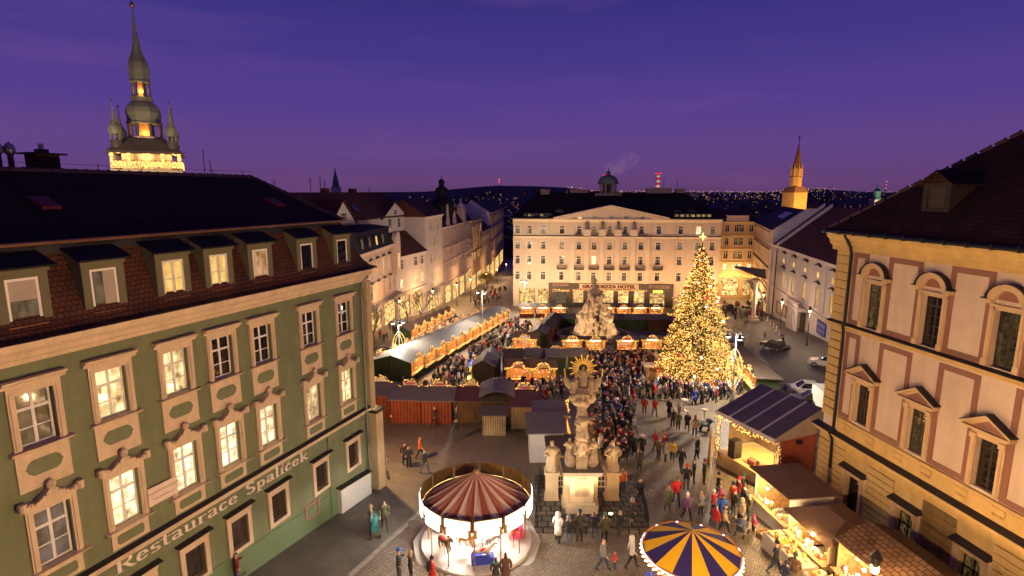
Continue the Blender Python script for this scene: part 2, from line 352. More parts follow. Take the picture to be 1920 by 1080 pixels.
# ------------------------------------------------------------------ ground
def cobblemat(name, c1, c2, size, joint, rough=0.45):
    m = bpy.data.materials.new(name); m.use_nodes = True; t = m.node_tree; b = t.nodes['Principled BSDF']
    b.inputs['Specular IOR Level'].default_value = 0.45
    tc = t.nodes.new('ShaderNodeTexCoord')
    nz = t.nodes.new('ShaderNodeTexNoise'); nz.inputs['Scale'].default_value = 0.35; nz.inputs['Detail'].default_value = 3; t.links.new(tc.outputs['Object'], nz.inputs[0])
    wv = t.nodes.new('ShaderNodeVectorMath'); wv.operation = 'MULTIPLY_ADD'; wv.inputs[1].default_value = (1.3, 1.3, 0); t.links.new(nz.outputs['Color'], wv.inputs[0]); t.links.new(tc.outputs['Object'], wv.inputs[2])
    mp = t.nodes.new('ShaderNodeMapping'); mp.inputs['Rotation'].default_value = (0, 0, 0.6); t.links.new(wv.outputs[0], mp.inputs[0])
    v = t.nodes.new('ShaderNodeTexVoronoi'); v.inputs['Scale'].default_value = 1 / size; v.inputs['Randomness'].default_value = 0.35; v.voronoi_dimensions = '2D'; v.feature = 'DISTANCE_TO_EDGE'
    t.links.new(mp.outputs[0], v.inputs[0])
    v2 = t.nodes.new('ShaderNodeTexVoronoi'); v2.inputs['Scale'].default_value = 1 / size; v2.inputs['Randomness'].default_value = 0.35; v2.voronoi_dimensions = '2D'
    t.links.new(mp.outputs[0], v2.inputs[0])
    r = t.nodes.new('ShaderNodeValToRGB'); r.color_ramp.elements[0].position = 0.03; r.color_ramp.elements[1].position = 0.14; t.links.new(v.outputs['Distance'], r.inputs[0])
    cx = t.nodes.new('ShaderNodeMixRGB'); cx.inputs[1].default_value = (*c1, 1); cx.inputs[2].default_value = (*c2, 1)
    sp = t.nodes.new('ShaderNodeSeparateColor'); t.links.new(v2.outputs['Color'], sp.inputs[0]); t.links.new(sp.outputs[0], cx.inputs[0])
    n2 = t.nodes.new('ShaderNodeTexNoise'); n2.inputs['Scale'].default_value = 0.25; n2.inputs['Detail'].default_value = 8; n2.inputs['Roughness'].default_value = 0.7; t.links.new(tc.outputs['Object'], n2.inputs[0])
    r2 = t.nodes.new('ShaderNodeValToRGB'); r2.color_ramp.elements[0].position = 0.3; r2.color_ramp.elements[1].position = 0.7; r2.color_ramp.elements[0].color = (0.6, 0.6, 0.6, 1); r2.color_ramp.elements[1].color = (1.25, 1.2, 1.15, 1)
    t.links.new(n2.outputs[0], r2.inputs[0])
    mj = t.nodes.new('ShaderNodeMixRGB'); mj.inputs[1].default_value = (*joint, 1); t.links.new(r.outputs[0], mj.inputs[0]); t.links.new(cx.outputs[0], mj.inputs[2])
    ml = t.nodes.new('ShaderNodeMixRGB'); ml.blend_type = 'MULTIPLY'; ml.inputs[0].default_value = 1; t.links.new(mj.outputs[0], ml.inputs[1]); t.links.new(r2.outputs[0], ml.inputs[2])
    t.links.new(ml.outputs[0], b.inputs['Base Color'])
    rr = t.nodes.new('ShaderNodeMapRange'); rr.inputs[3].default_value = rough - 0.12; rr.inputs[4].default_value = rough + 0.25; t.links.new(n2.outputs[0], rr.inputs[0]); t.links.new(rr.outputs[0], b.inputs['Roughness'])
    bp = t.nodes.new('ShaderNodeBump'); bp.inputs['Strength'].default_value = 0.8; bp.inputs['Distance'].default_value = 0.025; t.links.new(r.outputs[0], bp.inputs['Height']); t.links.new(bp.outputs[0], b.inputs['Normal'])
    MT[name] = m; return m
COBBLE = cobblemat('cobbles', (0.2, 0.17, 0.125), (0.3, 0.25, 0.19), 0.15, (0.028, 0.024, 0.02))
ASPHALT = mat('asphalt', (0.155, 0.14, 0.112), 0.55, 0.3, 0.6, 0.5, 60, stain=0.35)
SETTS = cobblemat('dark_setts', (0.06, 0.054, 0.05), (0.095, 0.085, 0.078), 0.2, (0.015, 0.013, 0.012), 0.5)
KERB = mat('kerb_stone', (0.3, 0.27, 0.23), 0.7, 0.2, 2, 0.3)
g = MB(); ys = [-40, 0, 30, 60, 90, 120, 150, 200, 300, 420, 800, 1220, 2500, 5000, 14000]
xs = [-14000, -3000, -600, -150, 0, 150, 600, 3000, 14000]
vv = [(x, y, gz(x, y)) for y in ys for x in xs]; n = len(xs)
g.add(vv, [(j * n + i, j * n + i + 1, (j + 1) * n + i + 1, (j + 1) * n + i) for j in range(len(ys) - 1) for i in range(n - 1)])
tag(g.build('ground', COBBLE), 'cobbled square sloping down towards the hotel', kind='structure')
def sheet(name, pts, m, dz, label):
    b = MB(); b.poly([tuple(G(*p) + Vector((0, 0, dz))) for p in pts]); return tag(b.build(name, m), label, kind='structure')
sheet('pavement', [(380, 1120), (640, 1094), (700, 1040), (781, 969), (838, 915), (850, 880), (815, 868), (716, 864), (690, 915)], ASPHALT, 0.012, 'grey asphalt pavement along the green restaurant')
def kerbline(a, b, nn, name, label):
    A, B = G(*a), G(*b); k = MB(); d = (B - A).normalized(); q = Vector((-d.y, d.x, 0)) * 0.13
    par = None
    root = thing(name, label, None, tuple(A)); root['kind'] = 'structure'
    for i in range(nn):
        p0 = A + (B - A) * (i / nn) - A; p1 = A + (B - A) * ((i + 0.97) / nn) - A
        m = MB(); z = Vector((0, 0, 0.035)); zb = Vector((0, 0, -0.05))
        m.hexa([p0 - q + zb, p1 - q + zb, p1 + q + zb, p0 + q + zb], [p0 - q + z, p1 - q + z, p1 + q + z, p0 + q + z]); m.build('kerb_stone', KERB, root)
kerbline((655, 1080), (838, 915), 16, 'kerb', 'line of flat kerb stones beside the asphalt pavement')
sheet('road', [(1392, 700), (1380, 600), (1345, 572), (1440, 586), (1560, 648), (1640, 720), (1600, 800), (1480, 800), (1500, 760)], SETTS, 0.012, 'dark paved roadway beside the theatre')
mh = MB(); p = G(774, 983); mh.lathe([(0.42, 0), (0.42, 0.012), (0.3, 0.016), (0.3, 0.02), (0.0, 0.02)], 20, (0, 0, 0)); tag(mh.build('manhole_cover', mat('cast_iron', (.14, .12, .1), .8, .2, 5), None, False, tuple(p + Vector((0, 0, .012)))), 'round manhole cover in the cobbles beside the kerb', 'manhole cover')

# ------------------------------------------------------------------ green restaurant (front left)
L = Fac((-18.697, 9.787), (-9.236, 34.004), 'restaurant_building', 'green plastered corner restaurant with dark mansard roof and seven dormers', z=-3.06)
LZ = 3.06; R_ = L.root
GREEN = mat('green_plaster', (0.17, 0.188, 0.1), 0.9, 0.14, 0.8, 0.2, 40, stain=0.4)
GREEN2 = mat('green_plinth', (0.135, 0.19, 0.1), 0.85, 0.1, 0.8, 0.15, 40)
PEACH = mat('peach_stucco', (0.62, 0.465, 0.31), 0.85, 0.12, 1.2, 0.2, 30, stain=0.45)
LROOF = tilemat('dark_roof_tiles', (0.115, 0.037, 0.018), (0.08, 0.027, 0.014), 0.2, 0.17, 'XZ', 0.7, bump=1.0)
LUP = tilemat('upper_roof_tiles', (0.055, 0.016, 0.008), (0.034, 0.011, 0.006), 0.2, 0.2, 'XY', 1.0, bump=0.6)
SLATE = mat('dark_flashing', (0.035, 0.03, 0.03), 0.5, 0.2, 2, metal=0.3)
LCOLS = [1.0, 3.4, 5.7, 8.2, 10.64, 13.23, 15.5, 17.83, 21.1, 24.03]
GFX = [5.7, 8.2, 10.75, 13.16, 15.55, 18.04, 21.3, 24.2]
zz = lambda w: w + LZ
holes = [(x - .54, x + .54, zz(8.03), zz(9.88)) for x in LCOLS] + [(x - .54, x + .54, zz(3.72), zz(5.75)) for x in LCOLS] + [(x - .48, x + .48, zz(-.5), zz(1.0)) for x in GFX]
m = MB(); walls(m, 0, 26, zz(-4.2), zz(10.95), holes, 0.24)
m.quad((26, 0, zz(-5)), (26, 14, zz(-5)), (26, 14, zz(10.95)), (26, 0, zz(10.95))); m.quad((0, 0, zz(-5)), (0, 0, zz(10.95)), (0, 14, zz(10.95)), (0, 14, zz(-5))); m.quad((0, 14, zz(-5)), (0, 14, zz(10.95)), (26, 14, zz(10.95)), (26, 14, zz(-5)))
m.build('wall', GREEN, R_)
m = MB(); m.hexa([(0, -.035, zz(-5)), (26, -.035, zz(-5)), (26, 0.02, zz(-5)), (0, 0.02, zz(-5))], [(0, -.035, zz(.55)), (26, -.035, zz(-1.62)), (26, 0.02, zz(-1.62)), (0, .02, zz(.55))]); m.build('plinth', GREEN2, R_)
m = MB(); m.extx([(0.05, zz(10.85)), (-.08, zz(10.85)), (-.12, zz(11.0)), (-.3, zz(11.08)), (-.34, zz(11.25)), (-.52, zz(11.4)), (-.58, zz(11.62)), (0.05, zz(11.62))], -.2, 26.35); m.build('cornice', PEACH, R_)
m = MB(); m.extx([(0.02, zz(2.38)), (-.05, zz(2.38)), (-.07, zz(2.5)), (-.16, zz(2.58)), (-.18, zz(2.66)), (.02, zz(2.72))], 0, 26.02); m.build('string_course', PEACH, R_)
m = MB(); m.extx([(0.0, zz(2.75)), (-.2, zz(2.665)), (-.2, zz(2.69)), (0.0, zz(2.8))], 0, 26.03); m.build('flashing', SLATE, R_)
# mansard with bell-cast foot
prof = [(-.62, 11.66), (-.3, 11.78), (-.05, 12.05), (.2, 12.55), (.45, 13.2), (.72, 13.9), (.98, 14.55)]
m = MB()
for (i0, z0), (i1, z1) in zip(prof, prof[1:]):
    m.quad((-.4, i0, zz(z0)), (26 - i0, i0, zz(z0)), (26 - i1, i1, zz(z1)), (-.4, i1, zz(z1)))
    m.quad((26 - i0, i0, zz(z0)), (26 - i0, 14 - i0, zz(z0)), (26 - i1, 14 - i1, zz(z1)), (26 - i1, i1, zz(z1)))
m.build('mansard_roof', LROOF, R_, True)
m = MB(); m.tube([(26 - i + .02, i - .02, zz(z) + .04) for i, z in prof], 0.07, 6); m.build('hip_flashing', SLATE, R_)
up = MB(); rz_ = 17.2
up.slab([(-.4, .75, zz(14.62)), (25.35, .75, zz(14.62)), (24.7, 7.0, zz(rz_)), (-.4, 7.0, zz(rz_))], .12)
up.slab([(25.35, .75, zz(14.62)), (25.35, 13.25, zz(14.62)), (24.7, 7.0, zz(rz_))], .12)
up.slab([(-.4, 7.0, zz(rz_)), (24.7, 7.0, zz(rz_)), (25.35, 13.25, zz(14.62)), (-.4, 13.25, zz(14.62))], .12)
uro = up.build('upper_roof', LUP, R_)
GUTTER = mat('copper_gutter', (0.2, 0.09, 0.05), 0.45, 0.2, 3, metal=0.5)
m = MB(); m.tube([(-.4, .66, zz(14.6)), (25.4, .66, zz(14.6))], .07, 8); m.build('gutter', GUTTER, R_)
m = MB(); m.box(-.4, 25.2, .74, .92, zz(14.2), zz(14.5)); m.build('roof_band', SLATE, R_)
RIDGE = mat('ridge_tile', (0.09, 0.045, 0.035), 0.6, 0.2, 4)
def rt(mb):
    mb.extx([(-.17, -.08), (-.12, .05), (0, .1), (.12, .05), (.17, -.08)], 0, .5); mb.extx([(-.2, -.09), (-.14, .075), (0, .13), (.14, .075), (.2, -.09)], .42, .52)
rtm = shared('ridge_tile', rt, RIDGE)
for i in range(48): put('ridge_tile', rtm, uro, (.6 + i * .5, 7.0, zz(rz_) + .02))
for i in range(13):
    t_ = i / 13; o = put('ridge_tile', rtm, uro, (24.7 + .65 * t_, 7.0 - 6.25 * t_, zz(rz_) - 2.56 * t_ + .02)); o.rotation_euler = (0, math.radians(22), -PI / 2 + .1)
REDP = mat('red_hatch', (0.19, 0.018, 0.014), 0.5, 0.1)
rs = (rz_ - 14.62) / 6.25
for x, y in ((11.3, 3.6), (22.6, 3.2)):
    m = MB(); z0 = zz(14.62) + (y - .75) * rs; m.hexa([(x - .33, y - .4, z0 - .4 * rs + .01), (x + .33, y - .4, z0 - .4 * rs + .01), (x + .33, y + .5, z0 + .5 * rs + .01), (x - .33, y + .5, z0 + .5 * rs + .01)], [(x - .33, y - .4, z0 - .4 * rs + .14), (x + .33, y - .4, z0 - .4 * rs + .14), (x + .33, y + .5, z0 + .5 * rs + .14), (x - .33, y + .5, z0 + .5 * rs + .14)]); m.build('roof_hatch', REDP, uro)
# dormers
DPANE = [LITD, LITD, LITY, LITY, litpane('dim_warm', (0.6, 0.34, 0.16), 0.75, 0.6), GLASS, GLASS]
DG = mat('dormer_plaster', (0.14, 0.125, 0.07), 0.9, 0.1, 1.5)
def dormer(mb):
    w = .74; zt = 2.12
    walls(mb, -w, w, 0, zt, [(-.47, .47, .28, 1.8)], .12, 0.0)
    for s in (-1, 1):
        mb.poly([(s * w, 0, 0), (s * w, .42, .1), (s * w, .95, 2.3), (s * w, 1.0, 2.62), (s * w, 0, zt)])
    mb.box(-w - .05, w + .05, -.07, 0.0, zt - .14, zt)
def dorroof(mb): mb.slab([(-.9, -.3, 2.17), (.9, -.3, 2.17), (.9, 1.1, 2.75), (-.9, 1.1, 2.75)], .06)
dm = shared('dormer', dormer, DG); dr = shared('dormer_roof', dorroof, mat('slate', (0.012, 0.009, 0.008), 0.8, 0.2, 3))
for i, x in enumerate([5.9, 8.36, 10.87, 13.58, 15.77, 18.13, 21.32, 24.24]):
    d = put('dormer', dm, R_, (x, .02, zz(11.78)))
    put('dormer_roof', dr, d)
    pn = ([LITD] + DPANE)[i]
    w_ = window(d, 0, .28, .94, 1.52, pn, 2 if i in (3, 4) else 1, (.5,) if i in (3, 4) else (), y=.03, fw=.085)
    if i in (1, 2): put('roller_blind' if i == 1 else 'net_curtain', shared('roller_blind%d' % i, (lambda mb: mb.box(-.38, .38, .012, .022, .8, 1.43)) if i == 1 else (lambda mb: mb.box(-.02, .38, .012, .022, .1, 1.43)), mat('blind_cloth', (.4, .33, .26), .9, .1)), w_)
    put('sill', shared('dormer_sill', lambda mb: mb.box(-.56, .56, -.1, .05, .2, .27), GUTTER), d)
# window dressings
def upper_dress(mb):
    for s in (-1, 1): mb.box(s * .55 if s > 0 else -.78, .78 if s > 0 else -.55, -.07, .02, -.02, 1.95)
    for s in (-1, 1): mb.box(*(sorted((s * .62, s * .72))), -.1, -.07, -.02, 1.95)
    mb.box(-.78, .78, -.08, .02, 1.86, 2.12); mb.extx([(.02, 2.12), (-.12, 2.12), (-.16, 2.22), (-.28, 2.3), (-.28, 2.36), (.02, 2.36)], -.94, .94)
def sill(mb): mb.extx([(.02, -.14), (-.1, -.14), (-.22, -.06), (-.22, -.02), (.1, 0.02), (.1, -.14)], -.92, .92)
def octo(w, h): return [(-w, 0), (-w + .06, .0), (-w * .78, h), (w * .78, h), (w - .06, 0), (w, 0), (w - .06, -.0), (w * .78, -h), (-w * .78, -h), (-w + .06, -.0)]
def panel(mb): mb.box(-.8, .8, -.05, .02, -1.45, -.16)
def plaque(mb):
    w, h = .56, .27; pts = [(-w, 0), (-w * .9, h * .35), (-w * .86, h * .6), (-w * .62, h), (w * .62, h), (w * .86, h * .6), (w * .9, h * .35), (w, 0), (w * .9, -h * .35), (w * .86, -h * .6), (w * .62, -h), (-w * .62, -h), (-w * .86, -h * .6), (-w * .9, -h * .35)]
    mb.extr(pts, -.062, -.02)
def mid_dress(mb):
    for s in (-1, 1): mb.box(s * .55 if s > 0 else -.78, .78 if s > 0 else -.55, -.07, .02, -.02, 2.14)
    for s in (-1, 1): mb.box(*(sorted((s * .62, s * .72))), -.1, -.07, -.02, 2.14)
    mb.box(-.78, .78, -.08, .02, 2.04, 2.32)
def scroll(mb):
    pts = []; n = 22
    for i in range(n + 1):
        u = -1 + 2 * i / n; a = abs(u)
        pts.append((u * .95, .14 + .3 * (math.cos(min(1, a / .55) * PI) * .5 + .5) + .1 * max(0, (a - .6) / .4) ** .5 * (1 if a < .97 else .4)))
    mb.extr([(-.95, 0), (.95, 0)] + pts[::-1], -.26, .02)
    for s in (-1, 1):
        mb.lathe([(.0, -.15), (.12, -.15), (.12, .15), (0, .15)], 10, (s * .86, -.2, .14))
        for k in range(6): mb.ico((s * (.2 + k * .11), -.28, .2 + .09 * math.cos(k * .9)), .05)
def head(mb): mb.ico((0, -.2, .58), .15, (1, .9, 1.15), 2); mb.ico((0, -.34, .56), .035); mb.box(-.1, .1, -.24, -.05, .36, .46)
def lowpanel(mb): mb.box(-.72, .72, -.05, .02, -.82, -.16)
def lowplaque(mb):
    w, h = .52, .2; mb.extr([(-w, h * .6), (-w * .86, h), (w * .86, h), (w, h * .6), (w, -h * .6), (w * .86, -h), (-w * .86, -h), (-w, -h * .6)], -.062, -.02)
UP = [LITD, LITD, GLASS, GLASS, LIT, LIT, GLASS, GLASS, GLASS, GLASS]
MID = [LITD, LITD, LITD, LITD, LITW, LITW, LITW, LITW, LIT, LIT]
UP[3] = litpane('dim_blind', (0.4, 0.27, 0.14), .45, .7); MID[3] = litpane('grey_curtain', (0.36, 0.26, 0.2), .55, .45)
for i, x in enumerate(LCOLS):
    w_ = window(R_, x, zz(8.03), 1.08, 1.85, UP[i], 2, (.33, .68), y=.17)
    put('surround', shared('surround', upper_dress, PEACH), w_, (0, -.17, 0)); put('sill', shared('sill', sill, PEACH), w_, (0, -.17, 0))
    pl = put('apron_panel', shared('apron_panel', panel, PEACH), R_, (x, 0, zz(8.03))); put('plaque', shared('plaque', plaque, GREEN), pl, (0, 0, -.72))
    w_ = window(R_, x, zz(3.72), 1.08, 2.03, MID[i], 2, (.34, .68), y=.17)
    put('surround', shared('mid_surround', mid_dress, PEACH), w_, (0, -.17, 0)); put('sill', shared('sill', sill, PEACH), w_, (0, -.17, 0))
    pd = put('scroll_pediment', shared('scroll', scroll, PEACH), R_, (x, 0, zz(6.04))); put('carved_head', shared('head', head, PEACH), pd)
    pl = put('apron_panel', shared('low_panel', lowpanel, PEACH), R_, (x, 0, zz(3.72))); put('plaque', shared('low_plaque', lowplaque, GREEN), pl, (0, 0, -.49))
BROWNP = litpane('brown_curtain', (0.2, 0.1, 0.055), .35, .5)
def gf_dress(mb):
    for a, b, c, d in ((-.7, -.48, -.2, 1.7), (.48, .7, -.2, 1.7), (-.48, .48, 1.5, 1.7), (-.48, .48, -.2, 0)): mb.box(a, b, -.09, .02, c, d)
    mb.box(-.72, .72, -.12, .02, 1.71, 1.95)
def gf_hood(mb): mb.extx([(.02, 1.95), (-.3, 1.95), (-.3, 1.99), (.02, 2.05)], -.84, .84)
for x in GFX:
    w_ = window(R_, x, zz(-.5), .96, 1.5, BROWNP, 1, (), mat('brown_frame', (0.16, 0.08, 0.05), .6, .1), y=.14, fw=.05)
    put('surround', shared('gf_surround', gf_dress, PEACH), w_, (0, -.14, 0)); put('hood', shared('gf_hood', gf_hood, SLATE), w_, (0, -.14, 0))
    gr = MB()
    for k in range(1, 6): gr.box(-.48 + k * .16 - .008, -.48 + k * .16 + .008, -.03, -.014, 0, 1.5)
    for k in range(1, 10): gr.box(-.48, .48, -.045, -.031, k * .15 - .008, k * .15 + .008)
    if 'grille' not in CACHE: CACHE['grille'] = gr.mesh('grille', DARKMETAL)
    put('grille', CACHE['grille'], w_)
# lettering in a high-contrast serif
LETTER = mat('cream_letters', (0.72, 0.6, 0.5), .7, .05)
def arc(cx, cy, rx, ry, a0, a1, n=12): return [(cx + rx * math.cos(math.radians(a0 + (a1 - a0) * i / n)), cy + ry * math.sin(math.radians(a0 + (a1 - a0) * i / n))) for i in range(n + 1)]
SER = 0.055
GL = {
 'R': (.78, [[(.2, 0), (.2, 1)], [(.2, .97), (.42, .97)] + arc(.42, .745, .2, .225, 90, -90) + [(.2, .52)], [(.4, .5), (.62, .1), (.72, .02)]], [(.05, .38, 0), (.05, .3, 1), (.6, .82, 0)]),
 'e': (.56, [[(.1, .36), (.46, .36)] + arc(.28, .33, .18, .31, 8, 325, 16)], []),
 's': (.48, [arc(.25, .47, .14, .16, 30, 250, 10) + arc(.24, .16, .15, .15, 80, -150, 10)], []),
 't': (.42, [[(.18, .84), (.18, .14)] + arc(.28, .14, .1, .12, 180, 300, 6), [(.04, .62), (.36, .62)]], []),
 'a': (.56, [arc(.24, .5, .15, .13, 150, 0, 8) + [(.39, .5), (.39, .08), (.46, .02)], arc(.23, .18, .14, .16, 60, 330, 12)], []),
 'u': (.64, [[(.14, .62), (.14, .18)] + arc(.27, .18, .13, .16, 180, 330, 8), [(.46, .62), (.46, .02)]], [(.02, .2, .62), (.34, .5, .62), (.42, .6, 0)]),
 'r': (.48, [[(.15, .62), (.15, 0)], arc(.3, .44, .14, .17, 170, 45, 8)], [(.03, .2, .62), (.03, .32, 0)]),
 'c': (.5, [arc(.27, .32, .17, .31, 40, 325, 16)], []),
 'S': (.62, [arc(.31, .75, .19, .22, 30, 250, 10) + arc(.3, .25, .2, .24, 80, -150, 10)], []),
 'p': (.62, [[(.16, .62), (.16, -.28)], arc(.3, .32, .18, .3, 140, -140, 14)], [(.03, .2, .62), (.03, .33, -.28)]),
 'l': (.32, [[(.15, 1), (.15, 0)]], [(.03, .2, 1), (.03, .32, 0)]),
 'i': (.32, [[(.15, .62), (.15, 0)]], [(.03, .2, .62), (.03, .32, 0)]),
 'k': (.64, [[(.15, 1), (.15, 0)], [(.2, .26), (.46, .58)], [(.28, .36), (.54, .03)]], [(.03, .2, 1), (.03, .3, 0), (.36, .56, .61), (.42, .66, 0)])}
def glyph(ch):
    base = {'Š': 'S', 'í': 'i', 'č': 'c'}.get(ch, ch); adv, st, ser = GL[base]; mb = MB(); k = 0
    pw, ph = .065, .022
    for line in st:
        for (x0, y0), (x1, y1) in zip(line, line[1:]):
            k += 1; y = -.03 - k * .0006
            pts = sorted([(x0 - pw, y0 - ph), (x0 + pw, y0 - ph), (x0 + pw, y0 + ph), (x0 - pw, y0 + ph), (x1 - pw, y1 - ph), (x1 + pw, y1 - ph), (x1 + pw, y1 + ph), (x1 - pw, y1 + ph)])
            lo = []; hi = []
            for p in pts:
                while len(lo) > 1 and (lo[-1][0] - lo[-2][0]) * (p[1] - lo[-2][1]) - (lo[-1][1] - lo[-2][1]) * (p[0] - lo[-2][0]) <= 0: lo.pop()
                lo.append(p)
            for p in reversed(pts):
                while len(hi) > 1 and (hi[-1][0] - hi[-2][0]) * (p[1] - hi[-2][1]) - (hi[-1][1] - hi[-2][1]) * (p[0] - hi[-2][0]) <= 0: hi.pop()
                hi.append(p)
            mb.extr(lo[:-1] + hi[:-1], y, 0)
    for a, b, y0 in ser: k += 1; mb.box(a, b, -.03 - k * .0006, 0, y0 - .02, y0 + .025)
    if ch in 'Šč': t = 1.03 if ch == 'Š' else .76; c = adv / 2; mb.extr([(c - .16, t + .12), (c - .02, t), (c + .04, t), (c + .16, t + .12), (c + .09, t + .12), (c + .01, t + .05), (c - .07, t + .12)], -.05, 0)
    if ch == 'í': mb.extr([(.13, .74), (.19, .74), (.32, .94), (.2, .94)], -.05, 0)
    return adv, mb
sg = put('lettering', None, R_, (9.85, -.012, zz(1.93))); sg.rotation_euler = (0, .012, 0); sg.empty_display_size = .1
tot = sum(glyph(c)[0] if c != ' ' else .42 for c in 'Restaurace Špalíček'); sc = 10.5 / tot; x = 0
for c in 'Restaurace Špalíček':
    if c == ' ': x += .42 * sc; continue
    adv, mb = glyph(c); mb.v = [(a * sc, b, d * .53) for a, b, d in mb.v]; mb.build('letter', LETTER, sg, False, (x, 0, 0)); x += adv * sc
# small fittings on the green house
BOARD = mat('white_board', (0.62, 0.6, 0.55), .7, .08, 1.0)
m = MB(); m.hexa([(22.5, -.35, zz(-5)), (25.45, -.35, zz(-5)), (25.45, -.04, zz(-5)), (22.5, -.04, zz(-5))], [(22.5, -.35, zz(-1.2)), (25.45, -.35, zz(-1.5)), (25.45, -.04, zz(-1.5)), (22.5, -.04, zz(-1.2))]); m.build('cellar_hatch', BOARD, R_)
m = MB(); m.hexa([(22.45, -.4, zz(-1.2)), (25.5, -.4, zz(-1.5)), (25.5, -.03, zz(-1.46)), (22.45, -.03, zz(-1.16))], [(22.45, -.4, zz(-1.14)), (25.5, -.4, zz(-1.44)), (25.5, -.03, zz(-1.4)), (22.45, -.03, zz(-1.1))]); m.build('hatch_lid', SLATE, R_)
bn = MB(); bn.box(11.4, 12.66, -.12, -.1, zz(3.9), zz(4.66)); bo = bn.build('banner', mat('banner_cloth', (0.7, 0.55, 0.46), .8, .04), R_)
BT = mat('banner_print', (0.45, 0.3, 0.14), .8, .03)
text('PRONÁJEM KANCELÁŘÍ', bo, (12.03, -.125, zz(4.36)), .13, BT, extrude=.002, align='CENTER'); text('www.kancelare.cz', bo, (12.03, -.125, zz(4.1)), .13, BT, extrude=.002, align='CENTER')
for x0, yb in ((25.62, -.12), (21.98, -.05)):
    m = MB(); m.tube([(x0 + .25, -.5, zz(11.2)), (x0, -.3, zz(10.85)), (x0, yb, zz(10.4)), (x0, yb, zz(-3.2))] if x0 > 25 else [(x0, yb, zz(2.3)), (x0, yb, zz(-3))], .06, 8); m.build('drainpipe', GREYMETAL if x0 > 25 else GREEN2, R_)
m = MB(); m.box(26.0, 26.75, -.55, .4, zz(-5), zz(2.3)); m.box(26.02, 26.5, -.2, .4, zz(2.5), zz(10.85)); m.build('corner_pier', mat('ochre_plaster', (0.5, 0.37, 0.2), .9, .15, .9, .1, 20, stain=.4), R_)
m = MB(); m.box(25.92, 26.85, -.65, .42, zz(2.3), zz(2.48)); m.build('pier_cap', SLATE, R_)
m = MB()
for k in range(7):
    for j in range(2): m.box(14.9 + k * .12, 14.97 + k * .12, -.045, -.03, zz(-2.0) + j * .12 - k * .01, zz(-1.92) + j * .12 - k * .01)
m.build('vent_grille', DARKMETAL, R_)
m = MB(); [m.box(a, b, -.09, 0, zz(c), zz(d)) for a, b, c, d in ((19.85, 20.95, -1.75, -1.66), (19.85, 20.95, -.98, -.9), (19.85, 19.94, -1.66, -.98), (20.86, 20.95, -1.66, -.98))]; m.build('cellar_window_frame', mat('pink_frame', (.4, .2, .16), .8, .1), R_)
# chimneys and roof vents
BRICK = tilemat('old_brick', (0.1, 0.035, 0.025), (0.07, 0.028, 0.02), .25, .08, 'XZ', .9)
m = MB(); m.box(13.95, 14.95, 8.6, 9.4, zz(16.3), zz(18.0)); ch = m.build('chimney', BRICK, R_)
m = MB(); m.box(13.7, 15.2, 8.4, 9.6, zz(18.0), zz(18.07)); m.box(14.25, 14.65, 8.8, 9.2, zz(18.07), zz(18.25)); m.build('chimney_cap', DARKMETAL, ch)
m = MB(); m.lathe([(.11, 0), (.11, .3)], 10, (14.45, 9, zz(18.2))); m.build('flue', GREYMETAL, ch)
for x in (12.7, 13.15):
    m = MB(); m.lathe([(.11, 0), (.11, .7), (.2, .8), (.22, 1.05), (.14, 1.15), (.14, 1.2), (.03, 1.22), (.03, 1.3)], 12, (x, 8.9, zz(17.2))); m.build('roof_vent', GREYMETAL, R_, True)
m = MB(); m.tube([(3, 7.0, zz(rz_) + .33), (24.7, 7.0, zz(rz_) + .33)], .012, 4)
for k in range(11): m.tube([(3 + k * 2.1, 7.0, zz(rz_)), (3 + k * 2.1, 7.0, zz(rz_) + .4)], .015, 4)
m.build('lightning_wire', DARKMETAL, R_)
for x, h in ((21.9, 1.6), (22.3, 1.0)):
    m = MB(); m.tube([(x, 7.6, zz(16.9)), (x, 7.6, zz(17.1) + h)], .02, 4); m.build('antenna', DARKMETAL, R_)

# ------------------------------------------------------------------ yellow and pink palace (front right)
P = Fac((19.306, 32.625), (23.834, 2.969), 'baroque_palace', 'yellow and cream baroque palace with brown panel frames and dark tiled roof', z=-2.94)
PZ = 2.94; R_ = P.root; zz = lambda w: w + PZ
OCHRE = mat('yellow_stucco', (0.64, 0.43, 0.15), .85, .12, .9, .15, 30, stain=.45)
CREAM = mat('cream_stucco', (0.66, 0.51, 0.36), .9, .1, .7, .15, 25, stain=.3)
BROWN = mat('brown_stucco', (0.28, 0.135, 0.09), .9, .1, .9, .12, 25, stain=.15)
PWOOD = mat('dark_window_wood', (0.045, 0.028, 0.018), .5, .15)
PX = [2.85, 6.42, 9.97, 13.55, 17.1, 20.65]
holes = [(x - .53, x + .53, zz(8.85), zz(11.35)) for x in PX] + [(x - .5, x + .5, zz(3.3), zz(5.62)) for x in PX]
m = MB(); walls(m, 0, 30, zz(2.0), zz(13.15), holes, .28)
m.quad((0, 0, zz(-6)), (0, 0, zz(13.15)), (0, 14, zz(13.15)), (0, 14, zz(-6))); m.build('wall', CREAM, R_)
holes = [(x - .52, x + .52, zz(-2.35), zz(.08)) for x in PX]
m = MB(); walls(m, 0.02, 30, zz(-5), zz(2.02), holes, .3, .03); m.build('ground_floor_wall', OCHRE, R_)
JOINT = mat('dark_joint', (.09, .05, .02), .95, .2, 3)
